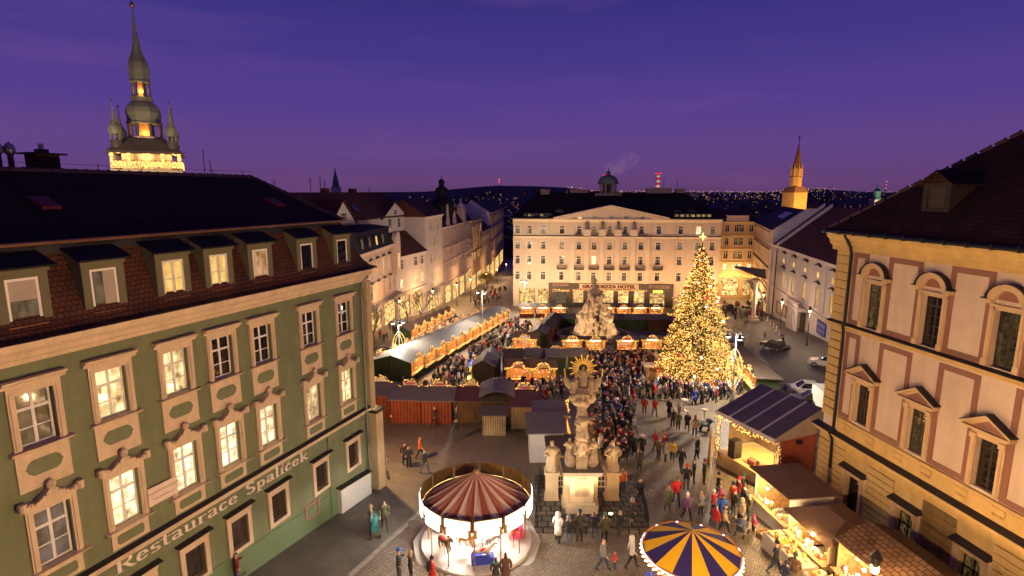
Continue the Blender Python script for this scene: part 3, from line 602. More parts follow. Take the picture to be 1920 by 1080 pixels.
# rusticated courses of the ground floor, and quoins on the corner
edges = [(0.0 - .35, 1.05)] + [(PX[0] + .95 - .0, PX[1] - .95)] + [(PX[i] + .95, PX[i + 1] - .95) for i in range(1, 5)]
for i, (a, b) in enumerate([(-.12, 1.05), (1.05, PX[0] - .9)] + [(PX[i] + .9, PX[i + 1] - .9) for i in range(5)]):
    me = shared(('course', round(b - a, 2)), lambda mb: mb.extx([(.04, 0), (-.03, 0), (-.05, .02), (-.05, .33), (-.03, .35), (.04, .35)], a, b), OCHRE)
    for k in range(11): put('rusticated_course', me, R_, (0, 0, zz(-2.9) + k * .38))
    MB().box(a + .01, b - .01, -.012, .025, zz(-2.95), zz(1.28)).build('joint_bed', JOINT, R_)
    if i == 0:
        me = shared('quoin', lambda mb: mb.extx([(.04, 0), (-.04, 0), (-.06, .02), (-.06, .44), (-.04, .46), (.04, .46)], -.14, 1.0), OCHRE)
        MB().box(-.1, .96, -.015, .03, zz(2.9), zz(8.4)).build('joint_bed', JOINT, R_); MB().box(-.1, .96, -.015, .03, zz(8.8), zz(12.9)).build('joint_bed', JOINT, R_)
        for k in range(9): put('quoin', me, R_, (0, 0, zz(8.8) + k * .485))
        for k in range(11): put('quoin', me, R_, (0, 0, zz(2.9) + k * .525))
m = MB(); m.box(-.14, 30, -.03, .02, zz(1.3), zz(1.75)); m.build('frieze', OCHRE, R_)
m = MB(); m.extx([(.02, zz(1.72)), (-.15, zz(1.72)), (-.2, zz(1.85)), (-.4, zz(1.95)), (-.4, zz(2.05)), (.02, zz(2.12))], -.45, 30); m.build('string_course', OCHRE, R_)
m = MB(); m.extx([(.0, zz(2.2)), (-.44, zz(2.06)), (-.44, zz(2.1)), (.0, zz(2.26))], -.5, 30); m.build('flashing', SLATE, R_)
m = MB(); m.extx([(.02, zz(2.2)), (-.06, zz(2.2)), (-.06, zz(2.95)), (-.12, zz(3.05)), (-.12, zz(3.14)), (.02, zz(3.16))], 1.2, 30); m.build('apron_band', OCHRE, R_)
for x in PX:
    for s in (-.85, .85):
        m = MB()
        for k in range(5): m.box(x + s - .24 + k * .11, x + s - .18 + k * .11, -.14, -.06, zz(2.5), zz(2.62 + .02 * (k % 2)))
        m.box(x + s - .3, x + s + .3, -.1, -.055, zz(2.62), zz(2.9)); m.build('guttae_block', OCHRE, R_)
m = MB(); m.extx([(.02, zz(8.42)), (-.08, zz(8.42)), (-.22, zz(8.56)), (-.22, zz(8.66)), (.02, zz(8.7))], -.3, 30); m.build('sill_course', OCHRE, R_)
m = MB(); m.extx([(0, zz(8.74)), (-.25, zz(8.67)), (-.25, zz(8.7)), (0, zz(8.79))], -.3, 30); m.build('flashing', SLATE, R_)
m = MB(); m.extx([(.02, zz(12.95)), (-.08, zz(12.95)), (-.1, zz(13.2)), (-.3, zz(13.32)), (-.34, zz(13.55)), (-.55, zz(13.75)), (-.6, zz(14.0)), (.02, zz(14.0))], -.55, 30); m.build('cornice', OCHRE, R_)
m = MB(); m.tube([(-.75, -.72, zz(14.02)), (30, -.72, zz(14.02))], .1, 8); m.tube([(-.75, -.72, zz(14.02)), (-.75, 14, zz(14.02))], .1, 8); gut = m.build('gutter', DARKMETAL, R_)
for k in range(24): put('gutter_bracket', shared('gutter_bracket', lambda mb: mb.box(-.02, .02, -.14, .1, -.12, .14), SLATE), R_, (-.4 + k * 1.1, -.72, zz(14.02)))
PROOF = tilemat('palace_roof_tiles', (0.06, 0.019, 0.01), (0.036, 0.012, 0.007), .2, .17, 'XZ', 1.0, bump=.8)
k = .88; t = 8.5
m = MB(); m.slab([(-.7, -.7, zz(14.06)), (30, -.7, zz(14.06)), (30, -.7 + t, zz(14.06 + k * t)), (-.7 + t, -.7 + t, zz(14.06 + k * t))], .12)
m.slab([(-.7, -.7, zz(14.06)), (-.7 + t, -.7 + t, zz(14.06 + k * t)), (-.7, -.7 + 2 * t, zz(14.06))], .12); prf = m.build('roof', PROOF, R_)
for i in range(22):
    q = .2 + i * .38; o = put('ridge_tile', rtm, prf, (-.7 + q, -.7 + q, zz(14.06 + k * q) + .03)); o.rotation_euler = (0, -math.atan(k / 1.414), PI / 4)
dz = zz(15.25)
m = MB(); walls(m, 4.35, 5.85, dz - .1, dz + 1.45, [(4.62, 5.58, dz + .25, dz + 1.2)], .1, .75)
for s in (4.35, 5.85): m.poly([(s, .75, dz - .1), (s, 2.55, dz + 1.45), (s, .75, dz + 1.45)])
dmr = m.build('dormer', mat('dark_timber', (0.035, 0.022, 0.015), .8, .2), R_)
m = MB(); m.slab([(4.1, .55, dz + 1.4), (5.1, .55, dz + 2.1), (5.1, 3.5, dz + 2.1), (4.1, 2.7, dz + 1.4)], .08); m.slab([(5.1, .55, dz + 2.11), (6.1, .55, dz + 1.41), (6.1, 2.7, dz + 1.41), (5.1, 3.5, dz + 2.11)], .08); m.poly([(4.35, .75, dz + 1.45), (5.85, .75, dz + 1.45), (5.1, .75, dz + 2.0)]); m.build('dormer_roof', PROOF, dmr)
m = MB(); m.box(4.62, 5.58, .8, .84, dz + .25, dz + 1.2); m.build('shutter', PWOOD, dmr)
# brown panel frames with cream fields
def pframe(w, h):
    def fn(mb):
        f = .27
        mb.box(-w / 2, w / 2, -.03, .01, 0, f); mb.box(-w / 2, w / 2, -.03, .01, h - f, h); mb.box(-w / 2, -w / 2 + f, -.03, .01, f, h - f); mb.box(w / 2 - f, w / 2, -.03, .01, f, h - f)
    return fn
for z0, h in ((8.8, 4.12), (3.2, 5.1)):
    put('panel_frame', shared(('panel_frame', h, 1), pframe(1.08, h), BROWN), R_, (1.68, 0, zz(z0)))
    for i in range(5): put('panel_frame', shared(('panel_frame', h), pframe(2.05, h), BROWN), R_, ((PX[i] + PX[i + 1]) / 2, 0, zz(z0)))
STONE = mat('window_stone', (0.6, 0.42, 0.22), .8, .1, 1.5)
def up_sur(mb):
    for s in (-1, 1): mb.box(*sorted((s * .54, s * .78)), -.1, .02, -.02, 2.62); mb.box(*sorted((s * .6, s * .7)), -.14, -.1, -.02, 2.62); mb.box(*sorted((s * .56, s * .8)), -.17, -.1, -.02, .3)
    mb.box(-.78, .78, -.1, .02, 2.5, 2.72)
    for s in (-1, 1): mb.box(*sorted((s * .62, s * 1.0)), -.26, .02, 2.74, 2.92)
    n = 12; o = [(.86 * math.cos(PI * i / n), 2.93 + .72 * math.sin(PI * i / n)) for i in range(n + 1)]; q = [(.5 * math.cos(PI * i / n), 2.93 + .45 * math.sin(PI * i / n)) for i in range(n + 1)]
    for i in range(n): mb.extr([o[i], o[i + 1], q[i + 1], q[i]], -.24, .02)
def up_cap(mb):
    n = 12; o = [(.9 * math.cos(PI * i / n), 2.93 + .76 * math.sin(PI * i / n)) for i in range(n + 1)]; q = [(.86 * math.cos(PI * i / n), 2.935 + .725 * math.sin(PI * i / n)) for i in range(n + 1)]
    for i in range(n): mb.extr([o[i], o[i + 1], q[i + 1], q[i]], -.34, .02)
    for s in (-1, 1): mb.box(*sorted((s * .84, s * 1.08)), -.32, .02, 2.925, 2.97)
def up_tym(mb): n = 12; mb.extr([(.5 * math.cos(PI * i / n), 2.93 + .45 * math.sin(PI * i / n)) for i in range(n + 1)], -.05, .02)
def mid_sur(mb):
    for s in (-1, 1): mb.box(*sorted((s * .51, s * .76)), -.1, .02, -.02, 2.45); mb.box(*sorted((s * .57, s * .68)), -.14, -.1, -.02, 2.3); mb.box(*sorted((s * .5, s * .78)), -.18, -.1, 2.2, 2.45)
    mb.box(-.76, .76, -.1, .02, 2.32, 2.62); mb.extr([(-1.08, 2.66), (1.08, 2.66), (1.08, 2.78), (0, 3.4), (-1.08, 2.78)], -.16, .02)
    mb.extr([(-1.08, 2.66), (1.08, 2.66), (1.08, 2.76), (-1.08, 2.76)], -.36, -.16)
    for s in (-1, 1): mb.extr([(s * 1.08, 2.76), (s * 1.08, 2.88), (0, 3.5), (0, 3.36)], -.36, -.16)
def mid_cap(mb):
    for s in (-1, 1): mb.extr([(s * 1.14, 2.885), (s * 1.14, 2.92), (0, 3.56), (0, 3.51)], -.42, .02)
def mid_tym(mb): mb.extr([(-.7, 2.8), (.7, 2.8), (0, 3.22)], -.17, -.14)
def gr_sur(mb):
    for s in (-1, 1): mb.box(*sorted((s * .53, s * .76)), -.12, .05, -.1, 2.55); mb.box(*sorted((s * .5, s * .8)), -.16, -.12, 2.25, 2.55)
    mb.box(-.76, .76, -.12, .05, 2.43, 2.7)
def gr_pale(mb):
    for s in (-1, 1): mb.box(*sorted((s * .77, s * .92)), -.045, .05, -.6, 2.75)
    mb.box(-.77, .77, -.045, .05, -.6, -.12)
def gr_hood(mb): mb.extx([(.04, 2.75), (-.34, 2.75), (-.36, 2.8), (.04, 2.98)], -.92, .92)
PANES = [litpane('palace_dim', (0.22, 0.14, 0.05), .45, .95, 2.6), GLASS]
def lattice(mb):
    for i in range(-3, 8):
        for s in (-1, 1):
            x0, z0 = -.5, i * .34; pts = [(x0, z0), (x0 + 1.0, z0 + 1.0)] if s > 0 else [(x0, z0 + 1.0), (x0 + 1.0, z0)]
            (xa, za), (xb, zb) = pts
            # clip to the opening
            dz_ = zb - za; t0 = max(0, (0.03 - za) / dz_) if dz_ > 0 else max(0, (2.38 - za) / dz_); t1 = min(1, (2.38 - za) / dz_) if dz_ > 0 else min(1, (0.03 - za) / dz_)
            if t1 - t0 < .05: continue
            mb.tube([(xa + (xb - xa) * t0, -.02 + .012 * s, za + dz_ * t0), (xa + (xb - xa) * t1, -.02 + .012 * s, za + dz_ * t1)], .011, 4)
for i, x in enumerate(PX):
    w_ = window(R_, x, zz(8.85), 1.06, 2.5, PANES[i % 2], 2, (.2, .4, .6, .8), PWOOD, y=.2, fw=.06)
    put('surround', shared('p_up', up_sur, STONE), w_, (0, -.2, 0)); put('hood_cap', shared('p_upc', up_cap, SLATE), w_, (0, -.2, 0)); put('tympanum', shared('p_upt', up_tym, BROWN), w_, (0, -.2, 0))
    w_ = window(R_, x, zz(3.3), 1.0, 2.32, PANES[(i + 1) % 2], 2, (.2, .4, .6, .8), PWOOD, y=.2, fw=.06)
    put('surround', shared('p_mid', mid_sur, STONE), w_, (0, -.2, 0)); put('pediment_cap', shared('p_midc', mid_cap, SLATE), w_, (0, -.2, 0)); put('tympanum', shared('p_midt', mid_tym, BROWN), w_, (0, -.2, 0))
    w_ = window(R_, x, zz(-2.35), 1.04, 2.43, PANES[0] if i != 0 else GLASS, 2, (.33, .66), PWOOD, y=.22, fw=.06)
    put('surround', shared('p_gr', gr_sur, STONE), w_, (0, -.22, 0)); put('hood', shared('p_grh', gr_hood, SLATE), w_, (0, -.22, 0)); put('lattice_grille', shared('lattice', lattice, DARKMETAL), w_, (0, 0, 0)); put('plaster_band', shared('p_grp', gr_pale, CREAM), w_, (0, -.22, 0))
m = MB(); m.tube([(.95, -.62, zz(13.9)), (1.12, -.3, zz(13.2)), (1.12, -.2, zz(12.8)), (1.12, -.2, zz(8.7)), (1.12, -.28, zz(8.6)), (1.12, -.2, zz(8.3)), (1.12, -.2, zz(2.4)), (1.12, -.44, zz(2.1)), (1.12, -.2, zz(1.6)), (1.12, -.16, zz(-.2))], .085, 8); dp = m.build('drainpipe', DARKMETAL, R_)
m = MB(); m.tube([(1.12, -.16, zz(-.2)), (1.12, -.16, zz(-3))], .09, 8); m.build('drainpipe_foot', GREYMETAL, dp)
# ------------------------------------------------------------------ hotel at the foot of the square
Hh = Fac((0.3, 140.0), (51.0, 136.0), 'hotel', 'broad cream hotel with pediment and dark hipped roof at the end of the square', z=-12.6)
R_ = Hh.root; zz = lambda w: w + 12.6
HCR = mat('hotel_stucco', (0.66, 0.51, 0.36), .9, .07, .35, .1, 8, stain=.18)
HTR = mat('hotel_trim', (0.7, 0.55, 0.39), .85, .05, .6)
HDK = mat('hotel_dark_cladding', (0.055, 0.038, 0.026), .5, .2, .8)
HROOF = tilemat('hotel_roof', (0.03, 0.014, 0.01), (0.02, 0.009, 0.007), .6, .5, 'XY', 1.0)
HC = [1.09, 4.09, 7.59, 12.22, 16.48, 20.17, 23.99, 27.75, 31.64, 35.88, 41.19, 45.43, 48.9]
rows = [(-5.65, 2.1), (-1.6, 2.1), (2.15, 1.85), (6.0, 2.0)]
def yoff(x): return -.55 if 14.4 < x < 33.7 else (-.3 if (9.0 < x < 14.4 or 33.7 < x < 39.9) else 0.0)
segs = [(0, 9.0, 0), (9.0, 14.4, -.3), (14.4, 33.7, -.55), (33.7, 39.9, -.3), (39.9, 50.86, 0)]
m = MB()
for a, b, y in segs:
    hs = [(x - .6, x + .6, zz(z), zz(z + h)) for x in HC if a < x < b for z, h in rows]
    walls(m, a, b, zz(-6.3), zz(9.45), hs, .3, y)
for x, y0, y1 in ((9.0, -.3, 0), (14.4, -.55, -.3), (33.7, -.3, -.55), (39.9, 0, -.3)): m.quad((x, y0, zz(-6.3)), (x, y1, zz(-6.3)), (x, y1, zz(9.45)), (x, y0, zz(9.45)))
for x in (0, 50.86): m.quad((x, 0, zz(-14)), (x, 25, zz(-14)), (x, 25, zz(9.45)), (x, 0, zz(9.45)))
m.quad((0, 25, zz(-14)), (50.86, 25, zz(-14)), (50.86, 25, zz(9.45)), (0, 25, zz(9.45)))
m.build('wall', HCR, R_)
random.seed(5)
for x in HC:
    y = yoff(x)
    for k, (z, h) in enumerate(rows):
        pn = random.choice([GLASS, GLASS, GLASS, LITD, LITD]) if (k, x) not in ((1, 20.17), (3, 45.43)) else LITW
        o = window(R_, x, zz(z), 1.2, h, pn, 3, (.7,), y=y + .16, fw=.09, arch=(k == 3 and 14.4 < x < 33.7))
        put('sill', shared('hsill', lambda mb: mb.box(-.8, .8, -.35, 0, -.16, 0), HTR), o)
        def hs_(mb):
            [mb.box(a, b, -.22, -.14, 0, 2.2) for a, b in ((-.85, -.6), (.6, .85))]; mb.box(-.85, .85, -.22, -.14, 2.2, 2.3)
        put('surround', shared('hsur', hs_, HTR), o)
# pilasters, balconies, cornices
for x in (14.9, 18.32, 22.08, 25.87, 29.7, 33.2): m = MB(); m.box(x - .55, x + .55, -.8, -.55, zz(-6.2), zz(4.7)); m.box(x - .65, x + .65, -.86, -.55, zz(4.7), zz(5.0)); m.build('pilaster', HTR, R_)
BALC = mat('balcony_iron', (0.1, 0.065, 0.05), .6, .2)
def balcony(mb):
    mb.box(-1.2, 1.2, -.75, 0, -.14, 0)
    for k in range(13): mb.box(-1.15 + k * .19, -1.09 + k * .19, -.74, -.7, 0, .9)
    mb.box(-1.2, 1.2, -.75, -.69, .9, .98)
    for s in (-1.2, 1.14): mb.box(s, s + .06, -.7, 0, 0, .95)
for x in HC[3:10]: put('balcony', shared('balcony', balcony, BALC), R_, (x, yoff(x), zz(-2.75)))
for a, b, y in segs:
    m = MB(); m.extx([(y + .02, zz(5.0)), (y - .12, zz(5.0)), (y - .3, zz(5.2)), (y - .3, zz(5.42)), (y + .02, zz(5.5))], a, b); m.build('string_course', HTR, R_)
    m = MB(); m.extx([(y + .02, zz(5.52)), (y - .34, zz(5.43)), (y - .34, zz(5.47)), (y + .02, zz(5.62))], a, b); m.build('flashing', SLATE, R_)
    m = MB(); m.extx([(y + .02, zz(9.0)), (y - .15, zz(9.0)), (y - .55, zz(9.4)), (y - .6, zz(9.72)), (y + .02, zz(9.72))], a - .02, b + .02); m.build('cornice', HTR, R_)
for k, x in enumerate(HC[4:9]):
    m = MB(); m.box(x - 1.3, x + 1.3, -.95, -.57, zz(5.5), zz(5.95)); m.build('balustrade', BALC, R_)
    m = MB(); m.lathe([(0, 0), (.62, 0), (.62, .06), (0, .06)], 16); oo = m.build('oval_window', WHITE, R_, False, (x, -.9, zz(10.0))); oo.rotation_euler = (PI / 2, 0, 0); oo.scale = (1, .62, 1)
    m = MB(); m.lathe([(0, .05), (.5, .05), (.5, .09), (0, .09)], 16); o2 = m.build('pane', GLASS if k else LITY, oo)
    m = MB(); m.box(-.04, .04, -.55, .55, .09, .12); m.box(-.55, .55, -.04, .04, .09, .115); m.build('glazing_bar', WHITE, oo)
m = MB(); ap = [(10.4, zz(9.75)), (37.8, zz(9.75)), (24.1, zz(12.7))]; m.extr(ap, -.9, 2.0); m.build('pediment', HCR, R_)
for (xa, za), (xb, zb) in (((10.0, zz(9.72)), (24.1, zz(12.75))), ((24.1, zz(12.75)), (38.2, zz(9.72)))):
    m = MB(); m.extr([(xa, za), (xb, zb), (xb, zb + .38), (xa, za + .38)], -1.35, 2.2); m.build('raking_cornice', HTR, R_)
STAT = mat('grey_statue', (0.2, 0.16, 0.12), .9, .2, 4)
def figure(mb, h=2.4, lean=0.0):
    """a draped standing figure: loft of uneven rings, head, arms"""
    pr = [(.0, 0), (.34, .02), (.36, .3), (.3, .7), (.27, 1.05), (.32, 1.35), (.36, 1.62), (.3, 1.82), (.12, 1.92), (.1, 2.0)]
    k = h / 2.4
    mb.lathe([(r * k, z * k) for r, z in pr], 10, (0, 0, 0), 0, lambda a, z: 1 + .18 * math.sin(3 * a + z * 3) + .1 * math.sin(7 * a - z * 5))
    mb.ico((lean, 0, 2.17 * k), .17 * k, (.9, 1, 1.2), 2)
    for s in (-1, 1): mb.tube([(s * .32 * k, 0, 1.68 * k), (s * .52 * k, -.12 * k, 1.3 * k), (s * .3 * k, -.38 * k, 1.1 * k)], .1 * k, 6, .06 * k)
for i, x in enumerate((18.32, 22.08, 25.87, 29.7)):
    m = MB(); m.box(x - .9, x + .9, -1.1, -.57, zz(5.6), zz(7.15)); m.build('statue_pedestal', HTR, R_)
    put('facade_statue', shared('facade_figure', figure, STAT, True), R_, (x, -.85, zz(7.15)), .4 * i)
# roof, cupola
m = MB(); e = zz(9.75); r = zz(16.1)
b0 = [(-.8, -.8, e), (51.66, -.8, e), (51.66, 25.8, e), (-.8, 25.8, e)]; t0 = [(5.4, 12.5, r), (44.2, 12.5, r)]
m.quad(b0[0], b0[1], t0[1], t0[0]); m.add([b0[1], b0[2], t0[1]], [(0, 1, 2)]); m.quad(b0[2], b0[3], t0[0], t0[1]); m.add([b0[3], b0[0], t0[0]], [(0, 1, 2)])
hro = m.build('roof', HROOF, R_)
m = MB(); m.extx([(-.85, e - .06), (-.85, e + .12), (-.6, e + .3), (-.6, e - .04)], -.8, 51.66); m.build('gutter', SLATE, R_)
CONC = mat('old_render', (0.34, 0.25, 0.19), .9, .2, .6)
for a, b, y0, z1 in ((6.5, 8.8, 11.5, 16.9), (14.5, 19.0, 12.4, 16.8), (34.5, 41.0, 12.2, 17.2), (42.2, 44.6, 12.3, 17.0)): m = MB(); m.box(a, b, y0, y0 + 2, zz(15), zz(z1)); m.box(a - .1, b + .1, y0 - .1, y0 + 2.1, zz(z1), zz(z1) + .12); m.build('chimney_stack', CONC, hro)
for x in (39.0, 42.5): m = MB(); m.tube([(x, 13, zz(16)), (x, 13, zz(19.8))], .06, 5); m.build('roof_mast', DARKMETAL, hro)
STRIP = litpane('attic_strip', (0.75, 0.5, 0.2), .6, .9)
for a, b in ((2.6, 9.6), (39.5, 48.5)):
    n = 7; ss = MB(); ss.box(a, b, .35, 2.2, zz(10.15), zz(11.05)); dm_ = ss.build('dormer_band', SLATE, R_)
    for k in range(n): w0 = a + (b - a) * (k + .14) / n; m = MB(); m.box(w0, w0 + (b - a) / n * .66, .3, .36, zz(10.3), zz(10.85)); m.build('attic_window', STRIP if (k % 3 == 1 or a > 30) else GLASS, dm_)
for x in (11.5, 40.8, 44.3): m = MB(); n = 10; m.extr([(x + 1.1 * math.cos(PI * i / n), zz(11.2) + .8 * math.sin(PI * i / n)) for i in range(n + 1)], 2.2, 4.5); m.build('eyebrow_dormer', SLATE, hro)
CUP = mat('green_copper', (0.17, 0.19, 0.13), .6, .25, 1.2, stain=.3)
cu = put('cupola', MB().box(20.9, 27.9, 10.8, 14.2, zz(14.6), zz(15.9)).box(22.0, 26.6, 10.2, 14.8, zz(15.6), zz(16.0)).mesh('cupola', CONC), R_)
for k in range(8): a = PI / 8 + k * PI / 4; m = MB(); m.lathe([(.3, 0), (.25, .1), (.22, 2.2), (.32, 2.35)], 8, (24.35 + 2.1 * math.cos(a), 12.5 + 2.1 * math.sin(a), zz(15.95))); m.build('column', CONC, cu)
m = MB(); m.lathe([(1.4, 0), (1.4, 2.4)], 8, (24.35, 12.5, zz(15.9))); m.build('drum', mat('dark_drum', (.05, .04, .035), .8, .2), cu)
m = MB(); m.lathe([(2.9, 0), (2.95, .2), (2.6, .35), (2.55, .9), (2.3, 1.5), (1.8, 2.0), (1.0, 2.35), (.5, 2.5), (.5, 2.9), (.7, 3.0), (.4, 3.3), (.12, 3.5), (.1, 4.2), (.0, 4.3)], 16, (24.35, 12.5, zz(18.3)), PI / 8); m.build('dome', CUP, cu, False)
# ground floor
SHOPW = [(16.48, 2.6), (20.17, 2.6), (24.0, 2.6), (27.75, 2.6), (31.64, 2.6)]
hs = [(x - w / 2, x + w / 2, zz(-11.3), zz(-8.1)) for x, w in SHOPW] + [(10.8, 13.6, zz(-12.2), zz(-8.3)), (34.2, 38.0, zz(-12.2), zz(-8.6))]
m = MB(); walls(m, 9.0, 40.0, zz(-14), zz(-6.28), hs, .4, -.62); m.build('shopfront_cladding', HDK, R_)
hs2 = [(1.5, 5.6, zz(-12), zz(-7.9)), (6.4, 8.8, zz(-12), zz(-7.9))]
m = MB(); walls(m, 0, 9.0, zz(-14), zz(-6.3), hs2, .4, 0.02); walls(m, 40.0, 50.86, zz(-14), zz(-6.3), [(41.5, 44, zz(-12), zz(-8)), (45, 48.5, zz(-12), zz(-8))], .4, .02); m.build('ground_floor_wall', HCR, R_)
for x, w in SHOPW:
    o = window(R_, x, zz(-11.3), w, 3.2, SHOP, 4, (.75,), mat('cream_frame', (.6, .5, .38), .6, .1), y=-.5, fw=.1, name='shop_window')
for a, b, z0, z1, y in ((1.5, 5.6, -12, -7.9, .2), (6.4, 8.8, -12, -7.9, .2), (10.8, 13.6, -12.2, -8.3, -.45), (34.2, 38.0, -12.2, -8.6, -.45), (41.5, 44, -12, -8, .2), (45, 48.5, -12, -8, .2)):
    window(R_, (a + b) / 2, zz(z0), b - a, z1 - z0, SHOP if a != 10.8 else LITD, 3, (.7,), HDK, y=y, fw=.1, name='shop_window')
SIGNB = mat('sign_board', (0.5, 0.36, 0.24), .7, .06); SIGNT = mat('sign_letters', (0.07, 0.012, 0.008), .6, .05)
for tx, a, b, z0, z1 in (('GRANDEZZA HOTEL', 16.7, 31.4, -7.7, -6.45), ('RECEPTION', 10.1, 14.0, -7.05, -6.42), ('RESTAURANT', 34.0, 38.9, -7.35, -6.65)):
    m = MB(); m.box(a, b, -.75, -.63, zz(z0), zz(z1)); sb = m.build('sign_board', SIGNB if 'GRAND' in tx else mat('sign_board_dim', (.3, .2, .14), .7, .06), R_)
    text(tx, sb, ((a + b) / 2, -.76, zz(z0) + (z1 - z0) * .2), (z1 - z0) * .85, SIGNT, extrude=.02, bold=.07 if 'GRAND' in tx else .02, align='CENTER', width=(b - a) * .9)
m = MB(); m.box(35.0, 37.4, -.9, -.63, zz(-8.5), zz(-7.9)); m.build('light_box', emi('yellow_lightbox', (1, .72, .08), 2.0), R_)
def garland(name, pts, parent, n, r, sag=0.0, jit=.06, m=None, loc=None):
    """string of bulbs along a polyline, one part"""
    mb = MB(); pts = [Vector(p) for p in pts]; L = [0]
    for a, b in zip(pts, pts[1:]): L.append(L[-1] + (b - a).length)
    for i in range(n):
        t = L[-1] * (i + .5) / n; j = max(k for k in range(len(pts) - 1) if L[k] <= t); u = (t - L[j]) / max(1e-6, L[j + 1] - L[j])
        p = pts[j].lerp(pts[j + 1], u); p = p + Vector((random.uniform(-jit, jit), random.uniform(-jit, jit), random.uniform(-jit, jit) - sag * 4 * u * (1 - u)))
        mb.octa(p, r * random.uniform(.7, 1.2))
    o = mb.build(name, m or BULBFAR, parent); o['kind'] = 'stuff'; return o
garland('light_garland', [(10.2, -.9, zz(-8.2)), (14.2, -.9, zz(-8.2))], R_, 90, .06, 0, .3); garland('light_garland', [(14.9, -.85, zz(-7.95)), (33.5, -.85, zz(-7.95))], R_, 240, .05, 0, .2)

# ------------------------------------------------------------------ generic old town house
def house(A, B, name, label, zb, zt, wallm, cols, rws, w, panes, depth=12, z=None, roof=None, roofm=None, shop=None, frame=None, band=(), arch=False, cornice=True, surround=None, seed=1, bars=2, hood=False):
    """rows: list of (z0,h) in world heights; roof: list of (inset,z) profile from the eave"""
    F = Fac(A, B, name, label, z=zb if z is None else z); r_ = F.root; q = lambda v: v - F.z; rnd = random.Random(seed)
    hs = [(x - w / 2, x + w / 2, q(z0), q(z0 + h)) for x in cols for z0, h in rws]
    if shop: hs += [(a, b, q(shop[0]), q(shop[1])) for a, b in shop[2]]
    m = MB(); walls(m, 0, F.W, q(zb - 3), q(zt), hs, .25)
    m.quad((0, 0, q(zb - 3)), (0, 0, q(zt)), (0, depth, q(zt)), (0, depth, q(zb - 3))); m.quad((F.W, 0, q(zb - 3)), (F.W, depth, q(zb - 3)), (F.W, depth, q(zt)), (F.W, 0, q(zt))); m.quad((0, depth, q(zb - 3)), (0, depth, q(zt)), (F.W, depth, q(zt)), (F.W, depth, q(zb - 3)))
    m.build('wall', wallm, r_)
    for j, (z0, h) in enumerate(rws):
        for x in cols:
            pn = panes(j, x, rnd); o = window(r_, x, q(z0), w, h, pn, bars, (.68,), frame, y=.14, fw=.08, arch=arch and j == 0)
            if surround:
                sm = shared(('sur', round(w, 2), round(h, 2), surround.name, hood), lambda mb: (mb.box(-w / 2 - .22, -w / 2, -.2, -.06, -.1, h + .1), mb.box(w / 2, w / 2 + .22, -.2, -.06, -.1, h + .1), mb.box(-w / 2 - .3, w / 2 + .3, -.34, -.06, h + .1, h + .32), mb.box(-w / 2 - .3, w / 2 + .3, -.32, -.06, -.28, -.1)), surround)
                put('surround', sm, o)
                if hood: put('hood', shared(('hood', round(w, 2), round(h, 2)), lambda mb: mb.extr([(-w / 2 - .4, h + .34), (w / 2 + .4, h + .34), (w / 2 + .4, h + .42), (0, h + .8), (-w / 2 - .4, h + .42)], -.5, -.06), SLATE), o)
    for zb_ in band: m = MB(); m.extx([(.02, q(zb_) - .25), (-.1, q(zb_) - .25), (-.3, q(zb_)), (-.3, q(zb_) + .1), (.02, q(zb_) + .14)], -.05, F.W + .05); m.build('string_course', surround or wallm, r_)
    if cornice: m = MB(); m.extx([(.02, q(zt) - .6), (-.12, q(zt) - .6), (-.3, q(zt) - .25), (-.55, q(zt) - .1), (-.55, q(zt) + .08), (.02, q(zt) + .1)], -.2, F.W + .2); m.build('cornice', surround or wallm, r_)
    if shop:
        for a, b in shop[2]: window(r_, (a + b) / 2, q(shop[0]), b - a, shop[1] - shop[0], SHOP, 3, (.72,), HDK, y=.15, fw=.1, name='shop_window')
    if roof:
        m = MB(); pr = [(-.5, zt + .1)] + roof
        for (i0, z0), (i1, z1) in zip(pr, pr[1:]): m.quad((-.3, i0, q(z0)), (F.W + .3, i0, q(z0)), (F.W + .3, i1, q(z1)), (-.3, i1, q(z1)))
        (i0, z0) = pr[-1]; m.quad((-.3, i0, q(z0)), (F.W + .3, i0, q(z0)), (F.W + .3, depth + .4, q(zt)), (-.3, depth + .4, q(zt)))
        for s in (-.28, F.W + .28): m.poly([(s, i, q(z_)) for i, z_ in pr] + [(s, depth + .4, q(zt))])
        m.build('roof', roofm, r_)
    return F, q
PINK = mat('pinkish_stucco', (0.55, 0.38, 0.29), .9, .1, .5, .1, 8, stain=.25)
PALE = mat('pale_plaster', (0.55, 0.45, 0.38), .9, .08, .4, .1, 8, stain=.2)
MAUVE = mat('mauve_stucco', (0.42, 0.32, 0.3), .9, .12, .4, .1, 8, stain=.3)
TAN = mat('tan_stucco', (0.52, 0.37, 0.2), .9, .1, .5, .1, 8, stain=.3)
REDROOF = tilemat('red_roof_tiles', (0.11, 0.028, 0.016), (0.08, 0.02, 0.013), .35, .3, 'XZ', .8, bump=.6)
DKROOF = tilemat('near_black_roof', (0.02, 0.015, 0.015), (0.014, 0.011, 0.012), .4, .3, 'XZ', .7)
pl_all = lambda j, x, r: r.choice([LIT, LIT, GLASS])
